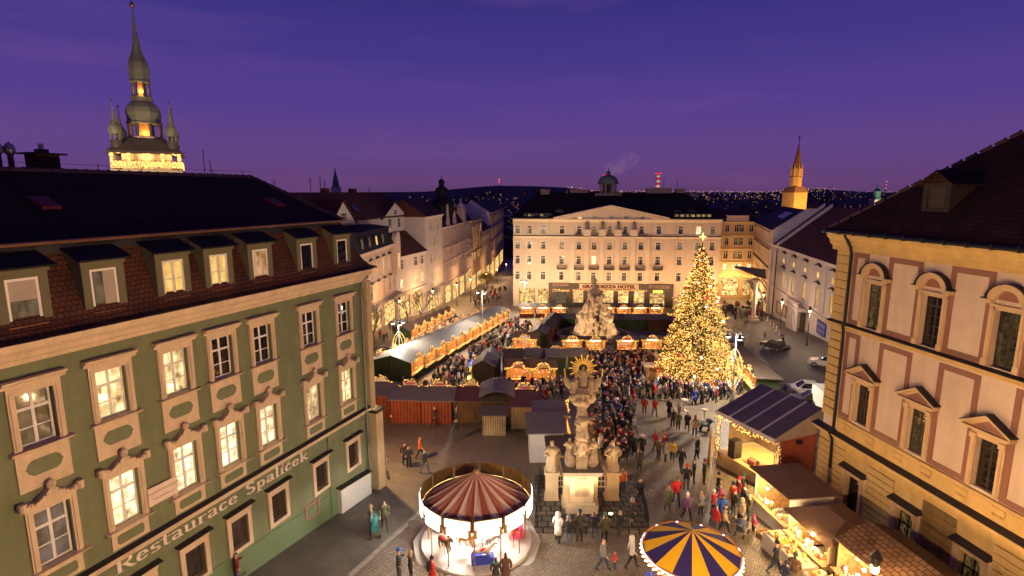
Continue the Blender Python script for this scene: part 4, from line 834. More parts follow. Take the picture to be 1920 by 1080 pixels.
# building beyond the restaurant: shop front, pink stucco, black mansard
F, q = house((-25.9, 85), (-24.1, 113.6), 'department_store', 'pink stuccoed store with lit ground floor windows and black mansard roof', -8.5, 6.0, PINK, [1.6, 5.4, 9.3, 13.0, 16.9, 20.8, 24.7, 28.0], [(1.0, 2.9), (-3.0, 2.6)], 1.15,
     lambda j, x, r: (LITY if x > 15 else LIT) if j == 0 else (LITY if x in (9.3, 16.9) else GLASS), z=-8.5, roof=[(.3, 7.6), (.9, 9.4), (6, 10.0)], roofm=DKROOF, shop=(-9.6, -4.4, [(.6, 6.0), (7.2, 18.6), (20.4, 28.2)]), band=(.0, -3.7), surround=mat('store_trim', (.58, .42, .33), .9, .08), hood=True)
m = MB(); m.extx([(.0, q(-3.9)), (-1.3, q(-4.3)), (-1.3, q(-4.15)), (0, q(-3.7))], .3, 28.7); m.build('awning', mat('awning_grey', (.3, .24, .2), .7, .1), F.root)
for x in (9, 13, 17, 21): m = MB(); m.hexa([(x - .7, -.1, q(6.4)), (x + .7, -.1, q(6.4)), (x + .7, .8, q(6.4)), (x - .7, .8, q(6.4))], [(x - .7, .1, q(8.6)), (x + .7, .1, q(8.6)), (x + .7, .8, q(8.6)), (x - .7, .8, q(8.6))]); d = m.build('dormer', DKROOF, F.root); m = MB(); m.hexa([(x - .4, -.16, q(6.7)), (x + .4, -.16, q(6.7)), (x + .4, -.1, q(6.7)), (x - .4, -.1, q(6.7))], [(x - .4, .02, q(8.3)), (x + .4, .02, q(8.3)), (x + .4, .1, q(8.3)), (x - .4, .1, q(8.3))]); m.build('window', LITD if x != 17 else LITY, d)
m = MB(); n = 12; m.extr([(30.3, q(-.2)), (27.0, q(-.2)), (27.0, q(6.6))] + [(28.65 + 1.65 * math.cos(PI - PI * i / n), q(6.8) + 1.6 * math.sin(PI * i / n)) for i in range(n + 1)] + [(30.3, q(6.6))], -.9, -.02); bay = m.build('corner_bay', PINK, F.root)
window(bay, 28.65, q(1.0), 1.5, 3.0, LITY, 2, (.7,), y=-.96)
window(bay, 28.65, q(6.2), .9, .9, GLASS, 2, (), y=-.96)
m = MB(); m.lathe([(.3, 0), (.34, .3), (.18, .5), (.26, .9), (.1, 1.2), (0, 1.5)], 8, (26.7, .2, q(8.3))); m.build('roof_urn', PALE, F.root)
# tall white house with gables behind a low curved front
F, q = house((-24.0, 113.8), (-20.0, 128.0), 'gabled_townhouse', 'tall pale house with red tiled gables and low curved corner front', -11.0, 2.9, PALE, [2.7, 9.7, 13.0], [(.1, 2.0), (-3.9, 2.0)], 1.7,
     lambda j, x, r: GLASS if j == 0 else LIT, depth=7, roof=[(4.6, 7.6)], roofm=REDROOF, shop=(-10.6, -5.6, [(.8, 6.2), (7.6, 12.8)]), band=(-4.9,), cornice=True)
def tallwall(mb):
    hs = [(6.7, 8.2, q(8.3), q(10.6)), (10.9, 12.4, q(8.3), q(10.6)), (8.6, 10.0, q(11.6), q(12.7))]
    walls(mb, -26, 17.6, q(-8), q(10.9), [h for h in hs[:2]], .3, 4.8)
    mb.extr([(3.6, q(10.9)), (15.4, q(10.9)), (9.5, q(13.9))], 4.6, 8)
    mb.quad((17.6, 4.8, q(-12)), (17.6, 14, q(-12)), (17.6, 14, q(10.9)), (17.6, 4.8, q(10.9)))
    mb.extr([(-17.5, q(10.6)), (-9.5, q(10.6)), (-13.5, q(14.6))], 3.0, 8)
m = MB(); tallwall(m); m.build('wall', PALE, F.root)
m = MB(); m.quad((-26, 4.2, q(10.8)), (17.9, 4.2, q(10.8)), (14.5, 10.5, q(16.2)), (-26, 10.5, q(16.2))); m.quad((-26, 10.5, q(16.2)), (14.5, 10.5, q(16.2)), (17.9, 17, q(10.8)), (-26, 17, q(10.8))); m.add([(17.9, 4.2, q(10.8)), (17.9, 17, q(10.8)), (14.5, 10.5, q(16.2))], [(0, 1, 2)])
for a, b, c, zt_, y0 in ((3.2, 15.8, 9.5, 14.3, 4.3), (-17.9, -9.1, -13.5, 15.0, 2.7)):
    m.slab([(a, y0, q(10.6)), (c, y0, q(zt_)), (c, 10, q(zt_)), (a, 8.6, q(10.6))], .15); m.slab([(c, y0, q(zt_) + .01), (b, y0, q(10.61)), (b, 8.6, q(10.61)), (c, 10, q(zt_) + .01)], .15)
rf = m.build('gable_roof', REDROOF, F.root)
for x, z0, w0, h0, y0 in ((7.45, 8.3, 1.5, 2.3, 4.9), (11.65, 8.3, 1.5, 2.3, 4.9), (9.5, 11.2, 1.5, 1.3, 4.5), (-1.2, 7.9, 1.0, 1.8, 4.72), (.4, 7.9, 1.0, 1.8, 4.72), (-13.5, 10.9, 1.9, 1.7, 2.9)): window(F.root, x, q(z0), w0, h0, GLASS, 3 if w0 > 1.2 else 2, (.6,), y=y0, fw=.1, arch=(z0 == 8.3))
for x, y0, z0 in ((-19, 6.0, 12.5), (-17.6, 6.0, 12.5), (-8.2, 6, 12.5), (-3.6, 6, 12.5)): m = MB(); m.hexa([(x - .5, y0, q(z0)), (x + .5, y0, q(z0)), (x + .5, y0 + 1.2, q(z0 + 1.05)), (x - .5, y0 + 1.2, q(z0 + 1.05))], [(x - .5, y0 - .1, q(z0) + .12), (x + .5, y0 - .1, q(z0) + .12), (x + .5, y0 + 1.1, q(z0 + 1.05) + .12), (x - .5, y0 + 1.1, q(z0 + 1.05) + .12)]); m.build('skylight', mat('skylight_glass', (.05, .08, .16), .1, 0, spec=.9), rf)
for x, h, y0 in ((-22, 2.2, 10.5), (-12.5, 2.6, 10.2), (-9.0, 3.0, 10.5), (-7.6, 2.2, 10.5), (9, 1.2, 10.5)):
    m = MB(); m.tube([(x, y0, q(15.8)), (x, y0, q(16.2) + h)], .06, 5)
    for k in range(4): m.tube([(x - .7 + .08 * k, y0, q(16.2) + h - .3 - k * .4), (x + .7 - .08 * k, y0, q(16.2) + h - .3 - k * .4)], .03, 4)
    m.build('antenna', DARKMETAL, rf)
for x in (-23.5, -6, 4): m = MB(); m.box(x - .7, x + .7, 11, 12.2, q(14), q(17.0)); m.build('chimney', BRICK, rf)
# its street side
F, q = house((-20.0, 128.0), (-18.1, 145.0), 'pale_side_house', 'pale plastered street side of the gabled house with arched lit windows', -12.0, 10.6, PALE, [5.2, 8.8, 12.6], [(-4.9, 2.6), (-.6, 2.2), (3.4, 2.2), (7.0, 2.2)], 1.3, lambda j, x, r: LIT if j == 0 else GLASS, depth=10, roof=[(5, 14.5)], roofm=REDROOF, shop=(-12.4, -8.0, [(1.5, 8), (9.2, 16)]), band=(-6.8,), arch=True)
m = MB(); m.extx([(.0, q(-7.3)), (-1.4, q(-7.9)), (-1.4, q(-7.75)), (0, q(-7.1))], 1, 16.5); m.build('awning', mat('awning_grey', (.3, .24, .2), .7, .1), F.root)
# mauve palace with the black onion dome
F, q = house((-18.1, 145), (-13.5, 182), 'domed_palace', 'mauve stuccoed block with spiked gables and black onion domed tower', -14.5, 7.2, MAUVE, [4.5, 9.0, 13.4, 18, 22.5, 27, 31.5, 35], [(3.6, 2.4), (-.3, 2.4), (-4.0, 2.4)], 1.5, lambda j, x, r: r.choice([GLASS, GLASS, LITD]), roof=[(3.5, 12.0), (6, 12.6)], roofm=DKROOF, shop=(-14.6, -9.0, [(2, 9), (11, 18), (20, 27), (29, 36)]), band=(1.6, -2.2, -8.2), surround=mat('mauve_trim', (.48, .37, .33), .9, .1), bars=2)
for x in (5.5, 13.5): m = MB(); m.extr([(x - 2.0, q(7.2)), (x + 2.0, q(7.2)), (x + .5, q(10.2)), (x, q(13.0)), (x - .5, q(10.2))], -.4, .1); m.build('spike_gable', MAUVE, F.root)
m = MB(); m.lathe([(3.4, 6.5), (3.4, 9.8), (3.9, 10.1), (4.3, 11.4), (4.0, 13.0), (2.6, 14.3), (1.5, 15.0), (1.4, 16.0), (1.9, 16.4), (1.7, 17.2), (.8, 17.8), (.7, 18.4), (1.0, 18.9), (.6, 19.6), (.1, 20), (.06, 21), (0, 21.1)], 16, (14.5, 3.6, -F.z)); m.build('onion_dome', DKROOF, F.root, True)
m = MB(); m.box(24.5, 27.5, -.6, 2, q(6.0), q(11.5)); m.lathe([(1.6, 0), (1.2, 1.0), (.3, 1.6), (.2, 2.6)], 8, (26, .8, q(11.5))); m.build('corner_turret', MAUVE, F.root)
# corner house with balconies, further down the street
F, q = house((-13.5, 182), (-11.0, 203), 'balcony_house', 'ochre corner house with balconies and flat crown down the street', -17, 6.8, TAN, [3, 7, 11, 15, 19], [(2.6, 2.6), (-2.0, 2.6), (-6.4, 2.6)], 1.6, lambda j, x, r: r.choice([LIT, GLASS, LITD]), roof=[(1, 8.2), (9, 9)], roofm=TAN, shop=(-16.5, -11.5, [(1, 9), (11, 20)]), band=(0.8, -3.6), surround=mat('tan_trim', (.58, .44, .26), .9, .1))
for x in (1.5, 6.0, 10.5): m = MB(); m.lathe([(.55, 0), (.48, .3), (.45, 7), (.6, 7.4)], 10, (x, -.7, q(-2.4))); m.build('column', TAN, F.root)
for z0 in (-2.6, 2.2): put('balcony', shared('balcony', balcony, BALC), F.root, (9.0, 0, q(z0)))
F, q = house((-11.0, 203), (-9.0, 226), 'low_street_house', 'low tan house with dark roof and small lit windows beside white gable', -18.5, 2.0, TAN, [3, 7, 11, 15, 19], [(-2.0, 2.0), (-6.5, 2.0)], 1.5, lambda j, x, r: r.choice([LIT, LITD, GLASS]), roof=[(5, 6.5)], roofm=DKROOF, shop=(-18, -12.5, [(1, 10), (12, 22)]))
# white gable wall with faded lettering
F, q = house((-9.0, 226), (-4.5, 300), 'gallery_house', 'tall tan street house with white blank gable lettered GALERIE', -20, 8.0, TAN, [5 + 7 * k for k in range(10)], [(3.2, 3), (-2.2, 3), (-7.6, 3)], 2.2, lambda j, x, r: r.choice([LIT, LITD, GLASS]), depth=11, roof=[(7, 12.5)], roofm=DKROOF, shop=(-20, -13.5, [(2, 20), (24, 44), (48, 70)]), band=(1.5, -4.2), surround=mat('tan_trim', (.58, .44, .26), .9, .1))
m = MB(); m.extr([(0, -5), (0, q(8.2)), (7, q(12.9)), (12, q(9.8)), (12, -5)], 0, .3); gw = m.build('gable_wall', mat('white_gable', (.6, .55, .55), .9, .06, .4), F.root); gw.rotation_euler = (0, 0, PI / 2); gw.location = (-.15, 0, 0)
fd = mat('faded_paint', (.36, .31, .31), .9, .05)
t1 = text('GALERIE', F.root, (-.47, 7.5, q(4.2)), 1.7, fd, extrude=.02, rot=(PI / 2, 0, -PI / 2)); t2 = text('G', F.root, (-.47, 2.8, q(1.2)), 3.0, fd, extrude=.02, rot=(PI / 2, 0, -PI / 2))
# right-hand street
F, q = house((50, 160), (69.8, 160), 'street_end_house', 'ochre apartment house with shop lit by garlands closing the right street', -14.0, 7.9, mat('ochre_house', (.6, .42, .22), .9, .08, .4, stain=.15), [3.5, 6.5, 9.4, 11.7, 14.4, 15.9, 18.6], [(5.0, 2.0), (1.2, 2.1), (-2.7, 2.1), (-6.1, 1.9)], 1.2, lambda j, x, r: LITW if j == 3 else r.choice([GLASS, GLASS, LITD]), roof=[(.3, 8.3), (8, 11)], roofm=REDROOF, shop=(-13.6, -8.4, [(8, 9.8), (11.2, 16.0), (17.2, 19.4)]), band=(3.9, 0.1, -3.7), surround=mat('ochre_trim', (.66, .5, .28), .9, .08))
m = MB(); m.box(11.2, 17.5, -.4, .1, q(7.9), q(9.5)); m.box(11, 17.7, -.5, .1, q(9.5), q(9.7)); m.build('attic_parapet', HTR, F.root)
garland('light_garland', [(8, -.5, q(-7.2)), (12, -.6, q(-8.0)), (16, -.6, q(-7.2)), (19.6, -.5, q(-8))], F.root, 260, .09, 0, .45)
F, q = house((69, 158.5), (58.5, 125.2), 'corner_apartment_house', 'cream apartment house with rows of dark hooded windows beside the theatre', -13.5, 7.8, mat('cream_house', (.58, .44, .3), .9, .08, .4, stain=.2), [2.5 + 3.6 * k for k in range(9)], [(4.9, 1.9), (.6, 2.2), (-3.6, 2.2)], 1.2, lambda j, x, r: r.choice([GLASS, LITD]), depth=15, roof=[(6.5, 12.4)], roofm=DKROOF, shop=(-13, -9.5, [(2, 12), (14, 24), (26, 33)]), band=(3.6, -1.0, -5.0, -5.9), surround=mat('cream_trim', (.62, .48, .33), .9, .08), hood=True)
m = MB(); m.extx([(.0, q(-8.2)), (-1.5, q(-8.7)), (-1.5, q(-8.5)), (0, q(-8.0))], 2, 32); m.build('awning', SLATE, F.root)
m = MB(); m.extr([(0, -6), (0, q(8)), (6.5, q(12.7)), (9.0, q(12.7)), (15, q(8.5)), (15, -6)], 0, .35); gw = m.build('gable_wall', mat('lilac_gable', (.55, .48, .48), .9, .06, .4), F.root); gw.rotation_euler = (0, 0, PI / 2); gw.location = (F.W + .4, 0, 0)
m = MB(); m.box(F.W - .9, F.W - .1, 7, 8.6, q(11), q(13.6)); m.build('chimney', BRICK, F.root)
for k in range(5): m = MB(); x = 22 + k * 2; m.slab([(x, 2.4, q(10.3)), (x + 1.2, 2.4, q(10.3)), (x + 1.2, 4.2, q(11.6)), (x, 4.2, q(11.6))], .1); m.build('skylight', mat('skylight_glass', (.05, .08, .16), .1, 0, spec=.9), F.root)
# theatre with oval and arched windows
TH = mat('theatre_stucco', (.5, .42, .38), .9, .07, .4, .1, 8, stain=.2)
F, q = house((58.5, 124), (49.6, 76.5), 'theatre', 'pale theatre with arched lit windows, round windows above and columned porch', -11.5, 4.8, TH, [8.5, 15.3, 22.2, 29.0, 35.9, 42.6], [(-3.4, 3.1)], 1.5, lambda j, x, r: LITY, depth=20, roof=[(9.5, 13.2)], roofm=REDROOF, band=(-4.4,), arch=True, frame=mat('yellow_frame', (.6, .45, .2), .6, .1), surround=mat('theatre_trim', (.56, .47, .42), .9, .07))
for x in (8.5, 15.3, 22.2, 29.0, 35.9, 42.6):
    m = MB(); m.lathe([(0, 0), (.62, 0), (.66, .12), (0, .12)], 14); o = m.build('round_window', HTR, F.root, False, (x, 0.02, q(2.1))); o.rotation_euler = (PI / 2, 0, 0)
    m = MB(); m.lathe([(0, .13), (.48, .13), (.48, .15), (0, .15)], 14); m.build('pane', LITY, o)
    for z0 in (.55, 3.6): m = MB(); m.extr([(x - 1.2, q(z0)), (x - .6, q(z0) + .1), (x, q(z0) + .38), (x + .6, q(z0) + .1), (x + 1.2, q(z0)), (x + 1.2, q(z0) + .16), (x, q(z0) + .56), (x - 1.2, q(z0) + .16)], -.4, .0); m.build('window_hood', SLATE, F.root)
for x in (11.9, 32.4): m = MB(); m.box(x - .35, x + .35, -.12, .02, q(-4), q(4.2)); m.build('pilaster', TH, F.root)
for x in (4.2, -.4):
    m = MB(); m.slab([(x, -.6, q(4.9) + .5), (x + .9, -.6, q(4.9) + .5), (x + .9, 9.5, q(13.3) + .5), (x, 9.5, q(13.3) + .5)], .8); m.build('fire_wall', mat('white_gable', (.6, .55, .55), .9, .06, .4), F.root)
for a, b, z0, z1 in ((5.5, 9, -9.5, -6.8), (10, 13, -9.3, -6.8), (14, 17, -9.2, -6.6)): m = MB(); m.box(a, b, -.06, .02, q(z0), q(z1)); pb = m.build('poster_case', HDK, F.root); [MB().box(a + .2 + k * (b - a) / 3, a + (k + .85) * (b - a) / 3, -.1, -.061, q(z0) + .3, q(z1) - .3).build('poster', random.choice([PALE, BROWN, TAN]), pb) for k in range(3)]
pt = put('porch', MB().box(19.6, 26.2, -2.2, 0, q(-5.2), q(-4.5)).box(19.2, 26.6, -2.4, 0, q(-11.5), q(-9.6)).mesh('porch', TH), F.root)
for x in (20.4, 22.0, 23.8, 25.4): m = MB(); m.lathe([(.42, 0), (.34, .3), (.3, 4.1), (.42, 4.4)], 10, (x, -1.8, q(-9.6))); m.build('column', TH, pt)
for k in range(10): m = MB(); m.lathe([(.1, 0), (.16, .3), (.08, .6), (.12, .8)], 6, (19.9 + k * .66, -2.0, q(-4.5))); m.build('baluster', TH, pt)
m = MB(); m.box(19.6, 26.2, -2.2, -1.8, q(-3.7), q(-3.5)); m.build('balcony_rail', TH, pt)
m = MB(); m.box(21.7, 24.1, -.1, .0, q(-9.5), q(-5.6)); m.build('door', HDK, pt)
m = MB(); m.box(30.8, 34.8, -.2, -.05, q(-7.6), q(-5.3)); bb = m.build('blue_board', mat('blue_panel', (.03, .03, .2), .5, .05), F.root)
for k in range(4):
    for j in range(2): m = MB(); m.box(31.1 + k * .95, 31.8 + k * .95, -.22, -.2, q(-7.3) + j * 1.0, q(-6.6) + j * 1.0); m.build('poster', mat('poster_lilac', (.2, .2, .42), .6, .3, 6), bb)
for a in (29.4, 36.5): window(F.root, a + .6, q(-8.0), 1.4, 2.6, LITY, 2, (.7,), y=-.02)
for x in (3.3,): m = MB(); m.tube([(x, -.2, q(4.2)), (x, -.2, q(-11.6))], .12, 6); m.build('drainpipe', SLATE, F.root)
# lit pale column with capital in front of the apartment house
p = G(1412, 602); c = MB(); c.box(-.9, .9, -.9, .9, 0, .5); c.box(-.7, .7, -.7, .7, .5, 1.1); o = thing('stone_pillar', 'pale stone pillar carrying a canopy corner by the apartment house', 'pillar', tuple(p)); c.build('base', HTR, o)
MB().lathe([(.5, 0), (.42, .4), (.4, 6.6), (.6, 7.0), (.7, 7.4)], 12, (0, 0, 1.1)).build('shaft', HTR, o, True); MB().box(-.9, .9, -.9, .9, 8.5, 8.8).build('capital', HTR, o)
MB().slab([(-1.2, -1.2, 10.2), (1.4, -1.2, 9.4), (6, 9, 9.6), (-1, 9, 10.4)], .4).build('canopy', SLATE, o)

# ------------------------------------------------------------------ old town hall tower
TS = 100.0
def tz(py): return AT(281, py, TS).z
kx = .0905
base = AT(281, 322, TS); TW = thing('town_hall_tower', 'tall copper domed tower with lit gallery rising behind the dark roof', 'tower', (base.x, TS, gz(0, TS)), .5); TW.scale = (.8, .8, 1)
tq = lambda py: tz(py) - gz(0, TS)
CUT = mat('tower_copper', (0.2, 0.185, 0.12), .6, .25, .5, stain=.4)
CUD = mat('tower_dark_copper', (0.09, 0.065, 0.045), .6, .3, .6)
TST = mat('tower_stone', (0.5, 0.38, 0.24), .9, .1, .6)
m = MB(); m.box(-5.6, 5.6, -5.6, 5.6, 0, tq(326)); m.box(-6.4, 6.4, -6.4, 6.4, tq(326), tq(320)); m.build('shaft', TST, TW)
m = MB(); m.box(-4.4, 4.4, -4.4, 4.4, tq(320), tq(290)); m.build('gallery_core', mat('gallery_wall', (.65, .5, .3), .9, .1), TW)
for s in (-1, 1):
    for kk in range(5):
        for ax in (0, 1):
            x = -6.0 + 3.0 * kk; pts = (x, s * 6.0) if ax else (s * 6.0, x)
            if ax and abs(x) > 5.9: continue
            MB().lathe([(.3, 0), (.24, .2), (.24, tq(290) - tq(320) - .2), (.4, tq(290) - tq(320))], 8, (pts[0], pts[1], tq(320))).build('gallery_column', TST, TW)
m = MB(); [m.box(*b) for b in ((-6.3, 6.3, -6.35, -6.15, tq(318), tq(305)), (-6.3, 6.3, 6.15, 6.35, tq(318), tq(305)), (-6.35, -6.15, -6.14, 6.14, tq(318), tq(305)), (6.15, 6.35, -6.14, 6.14, tq(318), tq(305)))]; m.build('parapet', TST, TW)
g_ = []
for k in range(420): g_.append((random.uniform(-6.3, 6.3), -6.42, random.uniform(tq(317), tq(305))))
for k in range(300): g_.append((6.42, random.uniform(-6.3, 6.3), random.uniform(tq(317), tq(305))))
for kk in range(5):
    for k in range(45): g_.append((-6.0 + 3 * kk + random.uniform(-.3, .3), -6.35, random.uniform(tq(305), tq(291))))
m = MB(); [m.octa(p_, .085) for p_ in g_]; o = m.build('light_garland', BULBFAR, TW); o['kind'] = 'stuff'
def sq4(lo, hi, zl, zh): return ([(-lo, -lo, zl), (lo, -lo, zl), (lo, lo, zl), (-lo, lo, zl)], [(-hi, -hi, zh), (hi, -hi, zh), (hi, hi, zh), (-hi, hi, zh)])
m = MB(); m.hexa(*sq4(6.9, 6.7, tq(291), tq(287))); m.hexa(*sq4(6.7, 5.2, tq(287), tq(276))); m.hexa(*sq4(5.2, 3.6, tq(276), tq(262))); m.build('gallery_roof', CUD, TW)
def lantern(c, r, z0, z1, n, nm, parent, rc, cm):
    for k in range(n): a = 2 * PI * k / n + PI / n; MB().lathe([(rc, 0), (rc, z1 - z0)], 6, (c[0] + r * math.cos(a), c[1] + r * math.sin(a), z0)).build(nm, cm, parent)
MB().lathe([(3.6, tq(262)), (3.6, tq(258)), (3.3, tq(257))], 8, (0, 0, 0), PI / 8).build('lantern_floor', TST, TW)
lantern((0, 0), 3.0, tq(258), tq(233), 8, 'lantern_post', TW, .34, CUD)
MB().lathe([(1.3, tq(258)), (1.3, tq(233))], 8).build('lantern_core', mat('orange_timber', (.4, .2, .08), .8, .2), TW)
MB().lathe([(3.5, tq(234)), (3.6, tq(231)), (3.3, tq(229)), (3.35, tq(220)), (3.45, tq(212)), (3.2, tq(203)), (2.6, tq(196)), (2.0, tq(191)), (1.95, tq(187)), (2.2, tq(186)), (2.2, tq(183)), (1.9, tq(181))], 8, (0, 0, 0), PI / 8).build('lower_dome', CUT, TW)
lantern((0, 0), 1.6, tq(181), tq(155), 8, 'lantern_post', TW, .2, CUD)
MB().lathe([(.7, tq(181)), (.7, tq(155))], 8).build('lantern_core', mat('orange_timber', (.4, .2, .08), .8, .2), TW)
MB().lathe([(2.05, tq(156)), (2.1, tq(153)), (1.9, tq(150)), (2.0, tq(142)), (2.05, tq(130)), (1.9, tq(118)), (1.35, tq(106)), (.95, tq(96)), (.7, tq(85)), (.4, tq(60)), (.22, tq(35)), (.1, tq(14)), (0, tq(13))], 8, (0, 0, 0), PI / 8).build('onion_spire', CUT, TW)
MB().ico((0, 0, tq(9)), .45, sub=2).build('gilt_ball', mat('gilt_copper', (.4, .16, .07), .4, .2, metal=.6), TW, True); MB().tube([(0, 0, tq(9)), (0, 0, tq(-4))], .06, 5).build('finial', DARKMETAL, TW)
for sx_, sy_ in ((-1, -1), (1, -1), (1, 1), (-1, 1)):
    c = (5.0 * sx_, 5.0 * sy_); d0 = -6 if sy_ > 0 else 0
    tr = put('corner_turret', MB().lathe([(1.1, tq(286)), (1.0, tq(272)), (1.15, tq(271)), (1.15, tq(269))], 8, (c[0], c[1], 0), PI / 8).mesh('corner_turret', CUD), TW)
    lantern(c, .85, tq(269), tq(257), 6, 'turret_post', tr, .13, CUT)
    MB().lathe([(1.1, tq(258)), (1.1, tq(255)), (1.2, tq(249)), (1.1, tq(243)), (.7, tq(237)), (.4, tq(231)), (.2, tq(215)), (.08, tq(200)), (0, tq(199))], 8, (c[0], c[1], 0), PI / 8).build('turret_dome', CUT, tr)
    MB().ico((c[0], c[1], tq(197)), .22).build('turret_ball', CUD, tr)
for px_, py_, e_ in ((0, -4.9, 110), (5.2, 0, 90), (-4.9, -4.9, 70), (4.9, -4.9, 70)): light('gallery_lamp', 'POINT', (px_, py_ - .3, tq(293)), e_, (1, .66, .25), .2, TW)
light('lantern_lamp', 'POINT', (0, -2.0, tq(252)), 260, (1, .5, .15), .2, TW); light('lantern_lamp', 'POINT', (0, -1.2, tq(172)), 160, (1, .5, .15), .2, TW)
for sx_ in (-14, 14): light('tower_flood', 'SPOT', (sx_, -24, tq(330)), 9000 if sx_ < 0 else 5000, (1, .78, .5), .4, TW, 75, (0, 0, tq(190)))

# ------------------------------------------------------------------ church spire and far towers
SPx = AT(1488, 390, 300); CH = thing('church_spire', 'floodlit golden church tower with slender dark spire above the roofs', 'church tower', (SPx.x, 300, gz(0, 300)), .3)
cq = lambda py: AT(1488, py, 300).z - gz(0, 300)
GS = mat('golden_stone', (.62, .42, .16), .9, .12, .4, stain=.3)
m = MB(); m.box(-4.2, 4.2, -4.2, 4.2, 0, cq(361)); m.build('tower_base', GS, CH)
m = MB(); m.hexa(*sq4(4.7, 3.0, cq(361), cq(350))); m.build('broach', mat('brown_stone', (.3, .16, .07), .9, .15), CH)
m = MB(); m.lathe([(3.2, cq(354)), (3.0, cq(334)), (3.5, cq(333)), (2.9, cq(330)), (2.7, cq(318)), (3.0, cq(317)), (2.2, cq(313))], 8, (0, 0, 0), PI / 8); m.build('belfry', GS, CH)
m = MB()
for k in range(8): a = k * PI / 4 + PI / 8; m.lathe([(.55, cq(333)), (.5, cq(320)), (0, cq(305))], 5, (2.7 * math.cos(a), 2.7 * math.sin(a), 0))
m.build('pinnacles', GS, CH)
m = MB(); m.lathe([(2.3, cq(316)), (0.15, cq(268)), (0, cq(262))], 8, (0, 0, 0), PI / 8); m.build('spire', mat('rust_spire', (.3, .12, .05), .8, .15), CH)
m = MB(); m.tube([(0, 0, cq(266)), (0, 0, cq(255))], .2, 5); m.box(-.9, .9, -.15, .15, cq(259.5), cq(258.5)); m.build('cross', DARKMETAL, CH)
for x in (-14, 12): light('church_flood', 'SPOT', (x, -22, cq(385)), 26000, (1, .5, .12), .6, CH, 75, (0, 0, cq(350)))
q0 = AT(1641, 393, 900); t_ = thing('distant_green_tower', 'small pale church tower with green cap far on the right', 'church tower', (q0.x, 900, gz(0, 900)))
z0 = AT(1641, 398, 900).z - gz(0, 900); MB().box(-7, 7, -7, 7, 0, z0 + 20).build('shaft', mat('far_cream', (.6, .5, .34), .9, .1), t_); MB().lathe([(8, z0 + 20), (5, z0 + 25), (5, z0 + 31), (6, z0 + 33), (1.5, z0 + 38), (0, z0 + 47)], 8).build('cap', mat('far_green', (.1, .25, .17), .7, .1), t_)
light('far_flood', 'SPOT', (0, -40, z0), 90000, (1, .85, .6), .6, t_, 70, (0, 0, z0 + 18))
q0 = AT(630, 355, 250); t_ = thing('slender_green_spire', 'slender green copper spire behind the red roofs', 'church tower', (q0.x, 250, gz(0, 250))); zb = AT(630, 358, 250).z - gz(0, 250)
MB().box(-1.8, 1.8, -1.8, 1.8, 0, zb + 1.5).build('shaft', PALE, t_); MB().lathe([(2.0, zb + 1.5), (1.6, zb + 2), (1.2, zb + 4.5), (.4, zb + 8), (0, zb + 10.8)], 8).build('cap', mat('far_green', (.1, .25, .17), .7, .1), t_)

# ------------------------------------------------------------------ hills, far town, power station stacks
def ridge(x):
    pr = [(-9000, 60), (-3000, 40), (-1500, 14), (-529, 18), (-250, 44), (-99, 56), (150, 52), (330, 43), (520, 22), (900, 18), (1500, 16), (1680, 24), (1839, 37), (1960, 30), (2067, 17), (3000, 12), (9000, 20)]
    for (a, b), (c, d) in zip(pr, pr[1:]):
        if a <= x <= c: return b + (d - b) * (x - a) / (c - a)
    return 10
def terr(x, y):
    g0 = gz(x, y); t = max(0, min(1, (y - 1500) / 1900)); t = t * t * (3 - 2 * t); return g0 + (ridge(x * 3400 / max(y, 2600)) + 45.8 - 3) * t
m = MB(); xs = [-9000, -6000, -3000, -1500] + list(range(-800, 3200, 80)) + [3600, 5000, 9000]; ys = [1500, 1800, 2100, 2400, 2700, 3000, 3200, 3400, 3800]
m.add([(x, y, terr(x, y) + (0.5 if y > 1500 else -.5)) for y in ys for x in xs], [(j * len(xs) + i, j * len(xs) + i + 1, (j + 1) * len(xs) + i + 1, (j + 1) * len(xs) + i) for j in range(len(ys) - 1) for i in range(len(xs) - 1)])
tag(m.build('hills', mat('dark_woods', (.05, .035, .04), .95, .4, .004), None, True), 'dark wooded hills on the horizon', kind='structure')
random.seed(21)
mb = MB(); lb = MB(); lr = MB(); lw = MB()
for k in range(1500):
    y = 220 * (12 ** random.random()) ; x = (random.uniform(780, 1780) - 960) / 1044 * y * 1.0
    if random.random() < .25: x = (random.uniform(-100, 800) - 960) / 1044 * y
    if y < 430 and -20 < x < 20: continue
    if y < 360 and 50 < x < 180 or y < 300 and x < 20: continue
    z = terr(x, y) - 1; w0 = random.uniform(8, 22); d0 = random.uniform(8, 16); h0 = random.uniform(7, 15) + (12 if random.random() < .06 and y > 1200 else 0)
    mb.box(x - w0 / 2, x + w0 / 2, y - d0 / 2, y + d0 / 2, z - 4, z + h0); mb.extr([(x - w0 / 2 - .4, z + h0), (x + w0 / 2 + .4, z + h0), (x, z + h0 + w0 * .28)], y - d0 / 2 - .4, y + d0 / 2 + .4)
    for i in range(random.randint(0, 2)): s_ = y * .0003 * random.uniform(.6, 1.5); (lb if random.random() < .7 else (lr if random.random() < .6 else lw)).octa((x + random.uniform(-w0, w0) / 2, y - d0 / 2 - 1, z + random.uniform(1, h0)), s_)
for k in range(950):
    px_ = random.choice([random.uniform(1060, 1760)] * 3 + [random.uniform(780, 980)] + [random.uniform(1060, 1540)] * 4); y = random.uniform(2300, 3350) if px_ > 1000 else random.uniform(1500, 2300); x = (px_ - 960) / 1044 * y; s_ = y * .00028 * random.uniform(.5, 1.6)
    (lb if random.random() < .6 else (lr if random.random() < .5 else lw)).octa((x, y, terr(x, y) + random.uniform(3, 10)), s_)
